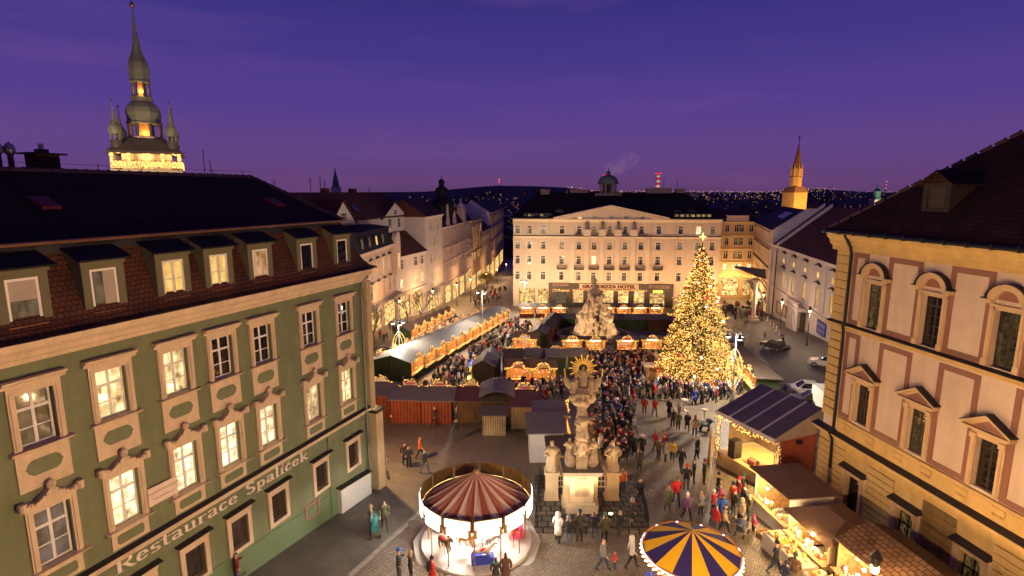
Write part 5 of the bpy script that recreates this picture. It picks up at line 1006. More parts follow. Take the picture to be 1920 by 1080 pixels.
tag(mb.build('distant_town', mat('far_roofs', (.09, .06, .055), .9, .5, .01)), 'roofs of the town stretching to the hills', 'town', kind='stuff')
LI = []
for n_, b_, c_, s_ in (('amber', lb, (1, .5, .14), 2.2), ('red', lr, (1, .22, .12), 1.4), ('white', lw, (.9, .8, 1), 1.8)):
    LI.append(tag(b_.build('town_lights', emi('town_light_' + n_, c_, s_, False)), 'scattered %s lights of the distant town' % n_, 'lights', kind='stuff'))
RW = [mat('stack_red', (.45, .03, .025), .8, .1, .1), mat('stack_white', (.6, .55, .52), .8, .1, .1)]
for px_, top, lab in ((1134, 327, 'red and white banded power station chimney left of the hotel cupola'), (1233, 323, 'red and white banded power station chimney right of the hotel cupola')):
    q0 = AT(px_, 350, 1500); st = thing('power_station_chimney', lab, 'chimney', (q0.x, 1500, gz(0, 1500) - 2), 0, 'power station chimneys'); zt = AT(px_, top, 1500).z - gz(0, 1500) + 2
    MB().lathe([(7.5, 0), (6.2, zt - 52)], 12).build('shaft', RW[1], st, True)
    for k in range(8): MB().lathe([(6.2 - k * .08, zt - 52 + k * 6.5), (6.1 - k * .08, zt - 45.5 + k * 6.5)], 12).build('band', RW[(k + 1) % 2], st, True)
    for k in range(4): MB().octa((6 * math.cos(k * PI / 2 - .7), 6 * math.sin(k * PI / 2 - .7), zt - 3), 1.1).build('warning_lamp', emi('red_lamp', (1, .08, .05), 5, False), st)
    l_ = light('chimney_glow', 'SPOT', (0, -120, 30), 600000, (1, .6, .55), 2, st, 50, (0, 0, zt - 25))
for px_, top, Y_ in ((936, 336, 3300), (1662, 340, 2900)):
    q0 = AT(px_, top, Y_); st = thing('hilltop_mast', 'red lit radio mast on the %s hill' % ('left wooded' if px_ < 1000 else 'right wooded'), 'mast', (q0.x, Y_, terr(q0.x, Y_) - 3), 0, 'hilltop radio masts'); h = q0.z - terr(q0.x, Y_) + 3
    MB().tube([(0, 0, 0), (0, 0, h)], 1.6, 4, .8).build('pole', DARKMETAL, st); [MB().octa((0, -2, h * k), 2.0).build('warning_lamp', emi('red_lamp', (1, .08, .05), 5, False), st) for k in (.5, .75, .98)]

SMK = bpy.data.materials.new('chimney_smoke'); SMK.use_nodes = True; t_ = SMK.node_tree; t_.nodes.clear(); o_ = t_.nodes.new('ShaderNodeOutputMaterial'); v_ = t_.nodes.new('ShaderNodeVolumePrincipled'); n_ = t_.nodes.new('ShaderNodeTexNoise'); n_.inputs['Scale'].default_value = .03; n_.inputs['Detail'].default_value = 3; c_ = t_.nodes.new('ShaderNodeTexCoord'); r_ = t_.nodes.new('ShaderNodeMapRange'); r_.inputs[1].default_value = .45; r_.inputs[2].default_value = .75; r_.inputs[4].default_value = .005
t_.links.new(c_.outputs['Object'], n_.inputs[0]); t_.links.new(n_.outputs[0], r_.inputs[0]); t_.links.new(r_.outputs[0], v_.inputs['Density']); v_.inputs['Color'].default_value = (.9, .85, .85, 1); t_.links.new(v_.outputs[0], o_.inputs['Volume'])
q0 = AT(1165, 305, 1500); m = MB(); m.ico((0, 0, 0), 1, (62, 24, 26), 3, .5); o = m.build('smoke', SMK, None, True, tuple(q0)); o.rotation_euler = (0, -.35, 0); tag(o, 'faint smoke plume drifting from the power station chimney', 'smoke', kind='stuff')
light('smoke_fill_spot', 'SPOT', (q0.x - 30, 1420, 10), 1200000, (1, .6, .5), 3, None, 60, tuple(q0))  # unseen spot added to brighten the smoke, in place of town light
# ------------------------------------------------------------------ Christmas tree
random.seed(3)
TB = G(1302, 719); TB.z = gz(TB.x, TB.y); TH_ = 16.6
XT = thing('christmas_tree', 'tall fir Christmas tree covered in golden lights with a shining star', 'christmas tree', tuple(TB))
NEED = mat('fir_needles', (.095, .085, .028), .8, .4, 3)
MB().tube([(0, 0, 0), (.05, 0, 8), (0, 0, TH_ - .3)], .3, 8, .05).build('trunk', mat('bark', (.1, .06, .04), .9, .3, 5), XT)
cr_ = MB(); bl = MB()
def trad(h): return 4.5 * (1 - h) ** .85 + .1
nb = 560
for i in range(nb):
    h = 1 - (1 - (i + .5) / nb) ** .62; z = .9 + h * (TH_ - 1.5); a = i * 2.39996 + random.uniform(-.3, .3)
    Lb = trad(h) * random.uniform(.62, 1.12) * (1.3 if random.random() < .07 else 1)
    d = Vector((math.cos(a), math.sin(a), 0)); side = Vector((-d.y, d.x, 0)); drop = -.12 * Lb + .25 * h * Lb
    base = Vector((0, 0, z))
    steps = max(4, int(Lb * 4))
    for k in range(steps):
        t = (k + .6) / steps
        if t < .25 and random.random() < .6: continue
        p = base + d * Lb * t + Vector((0, 0, drop * t * t + random.uniform(-.1, .1)))
        for s in (-1, 1):
            ln = (.28 + .5 * (1 - t)) * random.uniform(.7, 1.25) * (.5 + .5 * min(1, Lb / 2)); u = (side * s * .8 + d * .7).normalized(); w = Vector((random.uniform(-.2, .2), random.uniform(-.2, .2), -.25 + random.uniform(-.2, .2)))
            e = p + u * ln + w * .3; m1 = p.lerp(e, .45); nn = u.cross(Vector((0, 0, 1))).normalized() * .11
            cr_.quad(p, m1 + nn + Vector((0, 0, .05)), e, m1 - nn - Vector((0, 0, .05)))
            m1z = Vector((0, 0, .12)); cr_.quad(p, m1 + m1z, e, m1 - m1z)
    e = base + d * Lb + Vector((0, 0, drop))
    nbulb = max(5, int(Lb * 11))
    dens = noise.noise(Vector((math.cos(a) * 2, math.sin(a) * 2, z * .8)))
    nbulb = int(nbulb * max(.25, min(1.25, .85 + 1.6 * dens)))
    for k in range(nbulb):
        t = random.uniform(.45, 1.04); p = base + d * Lb * t + side * random.uniform(-.35, .35) * (1.15 - t * .6) + Vector((0, 0, drop * t * t + random.uniform(-.15, .14)))
        bl.octa(p, random.uniform(.026, .062))
for i in range(1500):
    h = random.random() ** 1.5; z = .8 + h * (TH_ - 1.6); a = random.uniform(0, 2 * PI); r = trad(h) * random.uniform(.8, 1.0); bl.octa((r * math.cos(a), r * math.sin(a), z), random.uniform(.035, .08))
cr_.build('crown', NEED, XT); o = bl.build('fairy_lights', emi('tree_bulb', (1.0, .47, .11), 2.6), XT); o['kind'] = 'stuff'
for i in range(30): h = i / 33; a = i * 2.4; light('string_light', 'POINT', (trad(h) * .92 * math.cos(a), trad(h) * .92 * math.sin(a), 1.2 + h * (TH_ - 2)), 260 * (1 - h * .6), (1, .5, .13), .3, XT)
m = MB()
for ax in ((1, 0), (0, 1)):
    for s in (-1, 1): m.extr([(0, -.12), (.12 * ax[1] + .48 * ax[0] * s, .48 * ax[1] * s - .0), (0, .12)] if ax[0] else [(-.12, 0), (0, .48 * s), (.12, 0)], -.06, .06)
m.ico((0, 0, 0), .16); st = m.build('star', emi('star_light', (1, .62, .18), 2.4), XT, False, (0, 0, TH_ + .35))
ORN = [mat('ornament_red', (.4, .03, .03), .25, .05), mat('ornament_white', (.8, .8, .85), .4, .03), mat('ornament_gold', (.6, .4, .1), .3, .05, metal=.6)]
for i in range(60):
    h = random.random() ** 1.4; a = random.uniform(PI, 2 * PI); r = trad(h) * 1.02
    put('bauble', shared(('bauble', i % 3), lambda mb: mb.ico((0, 0, 0), .17, sub=2), ORN[i % 3], True), XT, (r * math.cos(a), r * math.sin(a), 1.0 + h * (TH_ - 2)))
FN = thing('picket_fence', 'low pale wooden picket fence round the foot of the Christmas tree', 'fence', tuple(TB))
pk = shared('picket', lambda mb: mb.extr([(-.06, 0), (.06, 0), (.06, .85), (0, .95), (-.06, .85)], -.015, .015), mat('pale_wood', (.6, .42, .2), .8, .1))
for i in range(120):
    a = PI * .9 + i * (PI * 1.2) / 120; r = 4.55; x, y = r * math.cos(a), r * math.sin(a); o = put('picket', pk, FN, (x, y, -SLOPE * y), a + PI / 2)
for zr in (.25, .65): m = MB(); m.tube([(4.5 * math.cos(PI * .9 + i * PI * 1.2 / 40), 4.5 * math.sin(PI * .9 + i * PI * 1.2 / 40), zr - SLOPE * 4.5 * math.sin(PI * .9 + i * PI * 1.2 / 40)) for i in range(41)], .03, 4); m.build('rail', mat('pale_wood', (.6, .42, .2), .8, .1), FN)

# ------------------------------------------------------------------ sculpture helpers
SAND = mat('sandstone', (.42, .32, .21), .9, .28, 2.2, .7, 9, stain=.5)
SAND2 = mat('fountain_stone', (.34, .26, .19), .92, .35, 1.2, .9, 4, stain=.6)
def lumpy(prof, n=28, amp=.12, freq=2.0, seed=0, flute=0, c=(0, 0, 0), sub=3):
    """rough carved mass: lathe with noise displaced surface"""
    mb = MB(); pr = []
    for (r0, z0), (r1, z1) in zip(prof, prof[1:]):
        for k in range(sub): t = k / sub; pr.append((r0 + (r1 - r0) * t, z0 + (z1 - z0) * t))
    pr.append(prof[-1])
    def f(a, z):
        v = Vector((math.cos(a) * 1.1, math.sin(a) * 1.1, z)) * freq + Vector((seed * 7.1, seed * 3.3, 0))
        return 1 + amp * (noise.noise(v) * 1.4 + noise.noise(v * 2.3) * .8 + .5 * abs(noise.noise(v * 4.7))) + (.06 * math.sin(flute * a + 2.0 * noise.noise(v)) if flute else 0)
    mb.lathe(pr, n, c, 0, f); return mb
def saint(h, seed, arms=1):
    """robed standing figure with folds, head, hair and bent arms, one mesh"""
    k = h / 2.0
    mb = lumpy([(.0, 0), (.40 * k, .0), (.42 * k, .12 * k), (.36 * k, .5 * k), (.31 * k, .9 * k), (.34 * k, 1.15 * k), (.38 * k, 1.42 * k), (.3 * k, 1.58 * k), (.1 * k, 1.66 * k), (.085 * k, 1.72 * k)], 30, .2, 2.6 / k, seed, 9, sub=4)
    mb.ico((0, -.02 * k, 1.83 * k), .13 * k, (.88, 1, 1.2), 3); mb.ico((0, -.14 * k, 1.82 * k), .03 * k); mb.ico((0, .05 * k, 1.88 * k), .14 * k, (1, .9, 1.0), 2, .2)
    for s in (-1, 1):
        up = random.random() < .4
        el = (s * .52 * k, -.1 * k, 1.12 * k); ha = (s * .28 * k, -.42 * k, (1.5 if up else 1.15) * k)
        mb.tube([(s * .3 * k, 0, 1.46 * k), (s * .45 * k, -.02 * k, 1.28 * k), el, ((el[0] + ha[0]) / 2, (el[1] + ha[1]) / 2, (el[2] + ha[2]) / 2), ha], .13 * k, 8, .055 * k)
        for f_ in range(5): mb.tube([ha, (ha[0] - s * .02 * k + (f_ - 2) * .022 * k, ha[1] - .07 * k, ha[2] + .05 * k), (ha[0] - s * .05 * k + (f_ - 2) * .022 * k, ha[1] - .1 * k, ha[2] + .03 * k)], .016 * k, 4)
    return mb
# ------------------------------------------------------------------ Parnassus-like rock fountain
FB = Vector((14.0, 92.0, gz(14, 92))); FT = thing('rock_fountain', 'great carved rock fountain with figures in the middle of the market', 'fountain', tuple(FB)); FT.scale = (.9, .95, 1.12)
bas = MB(); n = 40
for (r0, r1, z0, z1) in ((7.2, 6.4, -.6, .75),):
    for i in range(n):
        a0, a1 = 2 * PI * i / n, 2 * PI * (i + 1) / n
        P_ = lambda r, a, z: (r * math.cos(a), r * math.sin(a) * .86, z)
        bas.hexa([P_(r1, a0, z0), P_(r0, a0, z0), P_(r0, a1, z0), P_(r1, a1, z0)], [P_(r1, a0, z1), P_(r0, a0, z1), P_(r0, a1, z1), P_(r1, a1, z1)])
bas.build('basin_wall', SAND2, FT); MB().lathe([(0, 0), (6.45, 0), (6.45, .02), (0, .02)], 40, (0, 0, 0)).build('basin_floor', mat('basin_floor', (.16, .13, .11), .7, .3, 1), FT)
def rockpile(c, prof, seed, lean, n=34):
    mb = lumpy(prof, 56, .5, .95, seed, sub=9); mb.v = [(x + c[0] + lean[0] * z, y + c[1] + lean[1] * z, z) for x, y, z in mb.v]; return mb
rockpile((-2.3, -1.4), [(0, -.2), (1.9, -.2), (1.7, 1.0), (1.45, 2.2), (1.2, 3.6), (.9, 4.8), (.4, 5.6), (.1, 5.9)], 1, (.16, .14)).build('rock_pier', SAND2, FT)
rockpile((2.3, -1.4), [(0, -.2), (1.9, -.2), (1.75, 1.0), (1.5, 2.2), (1.2, 3.6), (.9, 4.6), (.4, 5.4), (.1, 5.7)], 2, (-.17, .14)).build('rock_pier', SAND2, FT)
rockpile((0, 2.2), [(0, -.2), (2.4, -.2), (2.1, 1.4), (1.6, 3.4), (1.2, 5.2), (.8, 6.4), (.3, 7.1)], 3, (0, -.2)).build('rock_pier', SAND2, FT)
rockpile((0, .4), [(0, 3.6), (1.5, 3.9), (1.5, 4.8), (1.15, 5.8), (.85, 6.8), (.6, 7.5), (.2, 7.9)], 4, (0, -.02)).build('rock_crown', SAND2, FT)
for i, (x, y, z, h, rz) in enumerate(((0, .3, 7.4, 2.2, .2), (-1.7, -1.4, 4.2, 2.0, .7), (1.7, -1.5, 4.0, 2.0, -.6), (-2.6, -1.9, 2.2, 1.8, .5), (2.7, -1.9, 2.3, 1.8, -.7), (-.6, -1.2, 5.3, 1.9, .3), (.9, -1.0, 5.5, 1.8, -.3), (-1.2, -.9, 6.2, 1.6, .9), (0, -2.2, .9, 1.9, .1))):
    random.seed(40 + i); o = saint(h, 10 + i).build('carved_figure', SAND2, FT, True, (x, y, z), rz); o.rotation_euler = (random.uniform(-.25, .2), random.uniform(-.25, .25), rz)
for i in range(26):
    random.seed(80 + i); a = random.uniform(PI * .95, PI * 2.05); z = random.uniform(.0, 5.5); r = 3.4 - z * .42
    m = MB(); m.ico((0, 0, 0), random.uniform(.35, .75), (1, .8, random.uniform(.6, 1.2)), 2, .6); m.build('boulder', SAND2, FT, False, (r * math.cos(a) * (1 if abs(math.cos(a)) > .25 else 1.6), r * math.sin(a) * .75, z), random.uniform(0, 3))
for x, y in ((-4.8, -4.2), (4.8, -4.2)): light('fountain_flood', 'SPOT', (x, y - 2.5, 2.4), 2500, (1, .66, .32), .2, FT, 80, (0, 0, 4.5))

# ------------------------------------------------------------------ plague column
PC = Vector((4.15, 31.2, gz(4, 31.2))); CO = thing('plague_column', 'baroque trinity column with gold sunburst and scrolled base', 'monument', tuple(PC))
PAV = tilemat('slab_paving', (.13, .12, .09), (.1, .095, .075), .6, .6, 'XY', .7)
terr_ = MB(); terr_.hexa([(-2.9, -2.8, -.4), (3.6, -2.8, -.4), (4.2, 4.4, -1), (-2.6, 4.4, -1)], [(-2.9, -2.8, .42), (3.6, -2.8, .42), (4.2, 4.4, -.1), (-2.6, 4.4, -.1)]); terr_.build('terrace', PAV, CO)
m = MB(); m.box(-3.1, 3.8, -3.1, -2.8, -.3, .22); m.build('step', SAND, CO)
PED = mat('pedestal_stone', (.56, .43, .26), .88, .12, 1.5, .3, 12, stain=.3)
m = MB(); m.box(-.95, .95, -.95, .95, .2, .75); m.box(-.8, .8, -.85, .85, .75, .95); m.build('plinth', PED, CO)
m = MB(); m.box(-.68, .68, -.75, .75, .95, 2.75); m.build('die', PED, CO)
for s in (-1, 1): m = MB(); m.box(*sorted((s * .69, s * 1.02)), -.15, .6, .3, 2.6); m.box(*sorted((s * .69, s * 1.1)), -.25, .7, .2, .6); m.build('side_buttress', PED, CO)
m = MB(); m.extr([(-.42, 1.3), (.42, 1.3), (.42, 2.2), (.3, 2.45), (-.3, 2.45), (-.42, 2.2)], -.79, -.75); m.build('inscription_panel', SAND, CO)
m = MB(); m.box(-1.1, 1.1, -.85, .85, 2.6, 2.78); m.box(-1.2, 1.2, -.95, .95, 2.78, 2.9); m.build('cornice_slab', mat('dark_slab', (.16, .14, .12), .8, .15, 2), CO)
m = MB(); m.extx([(-.5, 2.9), (.5, 2.9), (.42, 3.0), (.38, 3.6), (.45, 3.75), (-.45, 3.75), (-.38, 3.6), (-.42, 3.0)], -.34, .34); m.build('scroll_block', SAND, CO)
for s in (-1, 1):
    m = MB(); m.lathe([(0, -.2), (.34, -.2), (.36, 0), (.34, .2), (0, .2)], 18, (0, 0, 0)); m.lathe([(0, -.24), (.16, -.24), (.16, .24), (0, .24)], 12); v = m.build('volute', SAND, CO, True, (s * .66, -.1, 3.25)); v.rotation_euler = (PI / 2, 0, 0)
    random.seed(5 + s); saint(1.15, 30 + s).build('cherub', SAND, CO, True, (s * .72, -.05, 3.5), s * .5)
lumpy([(.0, 3.7), (.46, 3.7), (.5, 3.95), (.4, 4.3), (.3, 4.6)], 36, .3, 3, 4, 6, sub=5).build('carved_base', SAND, CO, True)
lumpy([(.3, 4.5), (.27, 5.2), (.29, 6.0), (.26, 6.7), (.34, 7.0)], 36, .34, 2.6, 5, 5, sub=6).build('shaft', SAND, CO, True)
random.seed(15); saint(1.7, 33).build('madonna', SAND, CO, True, (0, -.3, 4.75), .1)
lumpy([(.26, 6.6), (.42, 6.85), (.6, 7.15), (.5, 7.35), (.66, 7.6), (.42, 7.85), (0, 7.9)], 40, .45, 2.4, 6, sub=5).build('cloud_capital', SAND, CO, True)
for i in range(12): random.seed(300 + i); a = i * .52 + .2; r = .55; z = 7.0 + .5 * random.random(); MB().ico((0, 0, 0), random.uniform(.2, .3), (1, 1, .85), 2, .3).build('cloud_lump', SAND, CO, True, (r * math.cos(a), r * math.sin(a) * .8, z))
random.seed(21); saint(1.1, 35).build('christ_figure', SAND, CO, True, (-.45, -.1, 7.5), .5)
random.seed(22); saint(1.1, 36).build('god_father_figure', SAND, CO, True, (.45, -.1, 7.5), -.5)
random.seed(23); saint(1.1, 37).build('central_figure', SAND, CO, True, (0, -.15, 8.0), 0)
for s in (-1, 1): m = lumpy([(0, 0), (.2, .05), (.32, .4), (.22, .8), (0, 1.0)], 14, .2, 3, 8 + s); w_ = m.build('wing', SAND, CO, True, (s * .62, .1, 7.7)); w_.rotation_euler = (0, s * .6, 0); w_.scale = (.75, .35, .85)
GOLD = mat('gilding', (.75, .5, .1), .35, .1, 3, metal=.75)
for i in range(26):
    a = 2 * PI * i / 26; L_ = .82 if i % 2 else .62
    m = MB(); m.extr([(.26 * math.cos(a - .1), .26 * math.sin(a - .1)), (L_ * math.cos(a - .045), L_ * math.sin(a - .045)), (L_ * math.cos(a + .045), L_ * math.sin(a + .045)), (.26 * math.cos(a + .1), .26 * math.sin(a + .1))], -.015 - i * .001, .015 + i * .001); m.build('gold_ray', GOLD, CO, False, (0, .08, 8.95))
for s in (-1, 1): m = MB(); m.tube([(s * 1.05, -.2, 8.5), (s * 1.12, -.2, 9.0)], .03, 5); m.build('gilt_staff', GOLD, CO)
for x, y, e_ in ((-1.5, -1.5, 420), (1.6, -1.5, 420)):
    MB().lathe([(.14, 0), (.16, .12), (.12, .2)], 10, (x, y, .42)).build('ground_spotlight', DARKMETAL, CO); MB().lathe([(0, 0), (.12, 0), (.12, .02), (0, .02)], 10, (x, y, .63)).build('spot_lens', emi('spot_lens', (1, .66, .25), 14), CO)
    light('column_spot', 'SPOT', (x * 1.15, y - .7, .8), e_ * 2.6, (1, .68, .34), .12, CO, 90, (0, 0, 6.0))
# two saints on their own pedestals, with balustrades
for px_, py_, lab, sd in ((1034, 946, 'white stone saint on a tall pedestal left of the column', 2), (1146, 950, 'stone saint on a tall pedestal right of the column', 6)):
    p = G(px_, py_); p = Vector((p.x, 32.3, gz(0, 32.3))); p.x = (px_ - 960) / 1044 * (32.3 * CP + (CAM_H - p.z) * SP)
    s_ = thing('saint_statue', lab, 'statue', tuple(p), 0, 'saints flanking the column')
    MB().box(-.38, .38, -.38, .38, .0, 2.0).box(-.48, .48, -.48, .48, 2.0, 2.14).box(-.46, .46, -.46, .46, -.2, .35).build('pedestal', PED, s_); random.seed(sd); saint(1.9, sd).build('figure', SAND, s_, True, (0, 0, 2.14), .1)
WR = mat('white_rail', (.7, .6, .45), .6, .06)
for px_, w_, lab in ((1051, 1.0, 'short white iron balustrade between left saint and column'), (1126, 1.35, 'short white iron balustrade between column and right saint')):
    x = (px_ - 960) / 1044 * 35; b_ = thing('balustrade', lab, 'railing', (x, 32.2, gz(0, 32.2) + 1.0), 0, 'balustrades by the column')
    for k in range(7): put('baluster', shared('rail_bar', lambda mb: mb.box(-.02, .02, -.02, .02, 0, .75), WR), b_, (-w_ / 2 + w_ * k / 6, 0, 0))
    for z in (0, .4, .75): MB().box(-w_ / 2 - .05, w_ / 2 + .05, -.035, .035, z, z + .05).build('rail', WR, b_)
# iron railing round the terrace
IR = thing('iron_railing', 'dark iron railing round the terrace of the column', 'railing', tuple(PC))
pts = [Vector((-2.2, 4.6, -.2)), Vector((-2.85, -2.7, .42)), Vector((3.5, -2.7, .42)), Vector((4.1, 1.5, .1))]
bar = shared('iron_bar', lambda mb: mb.box(-.012, .012, -.012, .012, 0, .95), DARKMETAL)
for a, b in zip(pts, pts[1:]):
    n = int((b - a).length / .16)
    for k in range(n): put('bar', bar, IR, tuple(a.lerp(b, k / n)))
    for z in (.12, .92): MB().tube([a + Vector((0, 0, z)), b + Vector((0, 0, z))], .022, 5).build('rail', DARKMETAL, IR)

# ------------------------------------------------------------------ skinned bodies (people, horses)
def skinned(name, verts, edges, radii, mats, pick, sub=1, extra=None):
    me = bpy.data.meshes.new('tmp'); me.from_pydata(verts, edges, []); o = bpy.data.objects.new('tmp', me); COL.objects.link(o)
    sk = o.modifiers.new('s', 'SKIN'); sk.use_smooth_shade = True
    for v, r in zip(me.skin_vertices[0].data, radii): v.radius = (r, r) if not isinstance(r, tuple) else r
    me.skin_vertices[0].data[0].use_root = True
    ss = o.modifiers.new('d', 'SUBSURF'); ss.levels = sub
    out_ = bpy.data.meshes.new_from_object(o.evaluated_get(bpy.context.evaluated_depsgraph_get())); bpy.data.objects.remove(o)
    if extra:
        bm = bmesh.new(); bm.from_mesh(out_); mb = MB(); extra(mb); vs = [bm.verts.new(v) for v in mb.v]
        for f in mb.f:
            try: bm.faces.new([vs[i] for i in f])
            except ValueError: pass
        bm.to_mesh(out_); bm.free()
    out_.name = name; out_.materials.clear()
    for m_ in mats: out_.materials.append(m_)
    out_.polygons.foreach_set('material_index', [pick(p.center) for p in out_.polygons]); out_.polygons.foreach_set('use_smooth', [True] * len(out_.polygons)); out_.update(); return out_
COATM = objcol('coat'); SKINM = mat('skin', (.52, .3, .2), .6, .08); SHOE = mat('shoe_leather', (.03, .025, .022), .5, .2)
def trousermat():
    m = bpy.data.materials.new('trousers'); m.use_nodes = True; t = m.node_tree; b = t.nodes['Principled BSDF']; b.inputs['Roughness'].default_value = .9
    oi = t.nodes.new('ShaderNodeObjectInfo'); r = t.nodes.new('ShaderNodeValToRGB'); r.color_ramp.interpolation = 'CONSTANT'; e = r.color_ramp.elements; e[0].color = (.018, .018, .022, 1); e[1].position = .35; e[1].color = (.03, .04, .075, 1)
    for p_, c_ in ((.6, (.05, .045, .04)), (.8, (.09, .1, .13)), (.93, (.18, .15, .11))): x = e.new(p_); x.color = (*c_, 1)
    t.links.new(oi.outputs['Random'], r.inputs[0]); t.links.new(r.outputs[0], b.inputs['Base Color']); return m
TROU = trousermat()
def hairmat():
    m = bpy.data.materials.new('hair'); m.use_nodes = True; t = m.node_tree; b = t.nodes['Principled BSDF']; b.inputs['Roughness'].default_value = .6
    oi = t.nodes.new('ShaderNodeObjectInfo'); ml = t.nodes.new('ShaderNodeMath'); ml.operation = 'FRACT'; mu = t.nodes.new('ShaderNodeMath'); mu.operation = 'MULTIPLY'; mu.inputs[1].default_value = 7.3
    t.links.new(oi.outputs['Random'], mu.inputs[0]); t.links.new(mu.outputs[0], ml.inputs[0]); r = t.nodes.new('ShaderNodeValToRGB'); e = r.color_ramp.elements; e[0].color = (.02, .013, .01, 1); e[1].color = (.3, .18, .07, 1); x = e.new(.6); x.color = (.07, .04, .02, 1)
    t.links.new(ml.outputs[0], r.inputs[0]); t.links.new(r.outputs[0], b.inputs['Base Color']); return m
HAIR = hairmat(); EYE = mat('eye', (.02, .015, .012), .3, 0)
def person_mesh(kind, sub=1):
    """one continuous body, facing -y, 1.74 m tall"""
    V, E, R = [], [], []
    def add(p, r, par=None):
        V.append(p); R.append(r)
        if par is not None: E.append((par, len(V) - 1))
        return len(V) - 1
    stride = {'stand': .0, 'walk': .24, 'arms': .03, 'coat': .05, 'phone': .02, 'bag': .14}[kind]; wide = 1.12 if kind == 'coat' else 1.0
    pel = add((0, 0, .95), (.165 * wide, .125)); wa = add((0, 0, 1.1), (.155, .12), pel); ch = add((0, -.005, 1.3), (.185, .135), wa); nk0 = add((0, .01, 1.43), (.13, .1), ch); nk = add((0, .005, 1.5), .06, nk0)
    hd = add((0, -.015, 1.6), (.078, .092), nk); hd2 = add((0, -.012, 1.68), (.075, .09), hd); add((0, 0, 1.735), (.045, .055), hd2); add((0, -.105, 1.6), .016, hd)
    hands = []
    for s in (-1, 1):
        st = stride * s
        hip = add((s * .1, 0, .88), .105, pel); kn = add((s * .105, -st * .55 - .02, .5), .072, hip); an = add((s * .11, -st + (.08 if st < 0 else 0), .1), .048, kn); add((s * .115, -st - .13 + (.06 if st < 0 else 0), .045), .042, an)
        sh = add((s * .19, 0, 1.4), .085, nk0)
        if kind in ('stand', 'coat'): el, ha = (s * .255, .03, 1.13), (s * .22, -.1, .93)
        elif kind in ('walk', 'bag'): el, ha = (s * .25, .06 + st * .3, 1.13), (s * .25, -.04 + st * .9, .9)
        elif kind == 'arms': el, ha = (s * .27, -.02, 1.14), (s * .08, -.26, 1.16)
        else: el, ha = (s * .26, -.06, 1.16), (s * (.1 if s > 0 else .2), -.3 if s > 0 else -.1, 1.36 if s > 0 else .95)
        e_ = add(el, .058, sh); w = add(tuple(el[i] + (ha[i] - el[i]) * .85 for i in range(3)), .042, e_); h_ = add(ha, (.036, .026), w); hands.append(Vector(ha))
        d = (Vector(ha) - Vector(el)).normalized(); u = d.orthogonal().normalized(); ws = d.cross(u)
        for f in range(4): p1 = Vector(ha) + d * .05 + ws * (f - 1.5) * .02; a = add(tuple(p1), .011, h_); add(tuple(p1 + d * (.045 - .006 * abs(f - 1.2)) + u * .02), .008, a)
        a = add(tuple(Vector(ha) + ws * .045 + d * .01), .011, h_); add(tuple(Vector(ha) + ws * .055 + d * .045), .009, a)
    hem = {'coat': .52, 'walk': .82, 'stand': .78, 'arms': .8, 'phone': .8, 'bag': .6}[kind]
    def extra(mb):
        for s in (-1, 1): mb.ico((s * .033, -.098, 1.625), .011); mb.ico((s * .083, 0, 1.61), .02, (.5, 1, 1.4))
        mb.box(-.025, .025, -.103, -.09, 1.545, 1.552)
        if kind in ('coat', 'bag'): mb.lathe([(.185 if kind == 'coat' else .18, hem), (.17, .75), (.165, .98)], 12, (0, -.0, 0), 0, lambda a, z: 1.0 if abs(math.cos(a)) > .5 else .85)
    def pick(c):
        if c.z < .085: return 3
        if min((c - h).length for h in hands) < .09: return 1
        if c.z > 1.49:
            if abs(c.x) < .05 and c.y < -.095 and (1.61 < c.z < 1.64 or 1.54 < c.z < 1.556): return 5
            return 4 if (c.z > 1.685 or c.y > .03) else 1
        return 2 if c.z < hem else 0
    return skinned('person_' + kind, V, E, R, [COATM, SKINM, TROU, SHOE, HAIR, EYE], pick, sub, extra if sub else None)
PK = ['stand', 'walk', 'arms', 'coat', 'phone', 'bag']; PM = {k: person_mesh(k) for k in PK}
HATM = objcol('hat_wool', .9)
HATS = {'bobble': MB().lathe([(.102, 1.64), (.108, 1.68), (.1, 1.74), (.06, 1.79), (.02, 1.8)], 12).ico((0, 0, 1.83), .045).mesh('hat', HATM, True), 'cap': MB().lathe([(.1, 1.65), (.1, 1.72), (.07, 1.765), (0, 1.775)], 12).add([(-.08, -.09, 1.665), (.08, -.09, 1.665), (.06, -.18, 1.65), (-.06, -.18, 1.65), (-.08, -.09, 1.68), (.08, -.09, 1.68), (.06, -.18, 1.66), (-.06, -.18, 1.66)], [(0, 1, 2, 3), (4, 5, 6, 7), (2, 3, 7, 6)]).mesh('hat', HATM, True),
        'hood': MB().lathe([(.12, 1.47), (.135, 1.55), (.125, 1.68), (.09, 1.76), (.02, 1.79)], 12, (0, .03, 0)).mesh('hood', HATM, True), 'brim': MB().lathe([(.2, 1.675), (.2, 1.69), (.105, 1.695), (.1, 1.77), (.0, 1.79)], 14).mesh('hat', HATM, True)}
SCARF = MB().lathe([(.07, 1.44), (.125, 1.46), (.13, 1.5), (.1, 1.535), (.07, 1.52)], 12).box(-.03, .04, -.165, -.13, 1.22, 1.47).mesh('scarf', HATM, True)
BAGM = objcol('bag_cloth', .8); BAGS = {'backpack': MB().hexa([(-.15, .11, 1.02), (.15, .11, 1.02), (.13, .28, 1.04), (-.13, .28, 1.04)], [(-.14, .11, 1.42), (.14, .11, 1.42), (.11, .22, 1.4), (-.11, .22, 1.4)]).mesh('backpack', BAGM), 'tote': MB().hexa([(.2, -.2, .55), (.28, -.2, .55), (.28, .12, .55), (.2, .12, .55)], [(.21, -.18, .9), (.27, -.18, .9), (.27, .1, .9), (.21, .1, .9)]).mesh('shopping_bag', BAGM)}
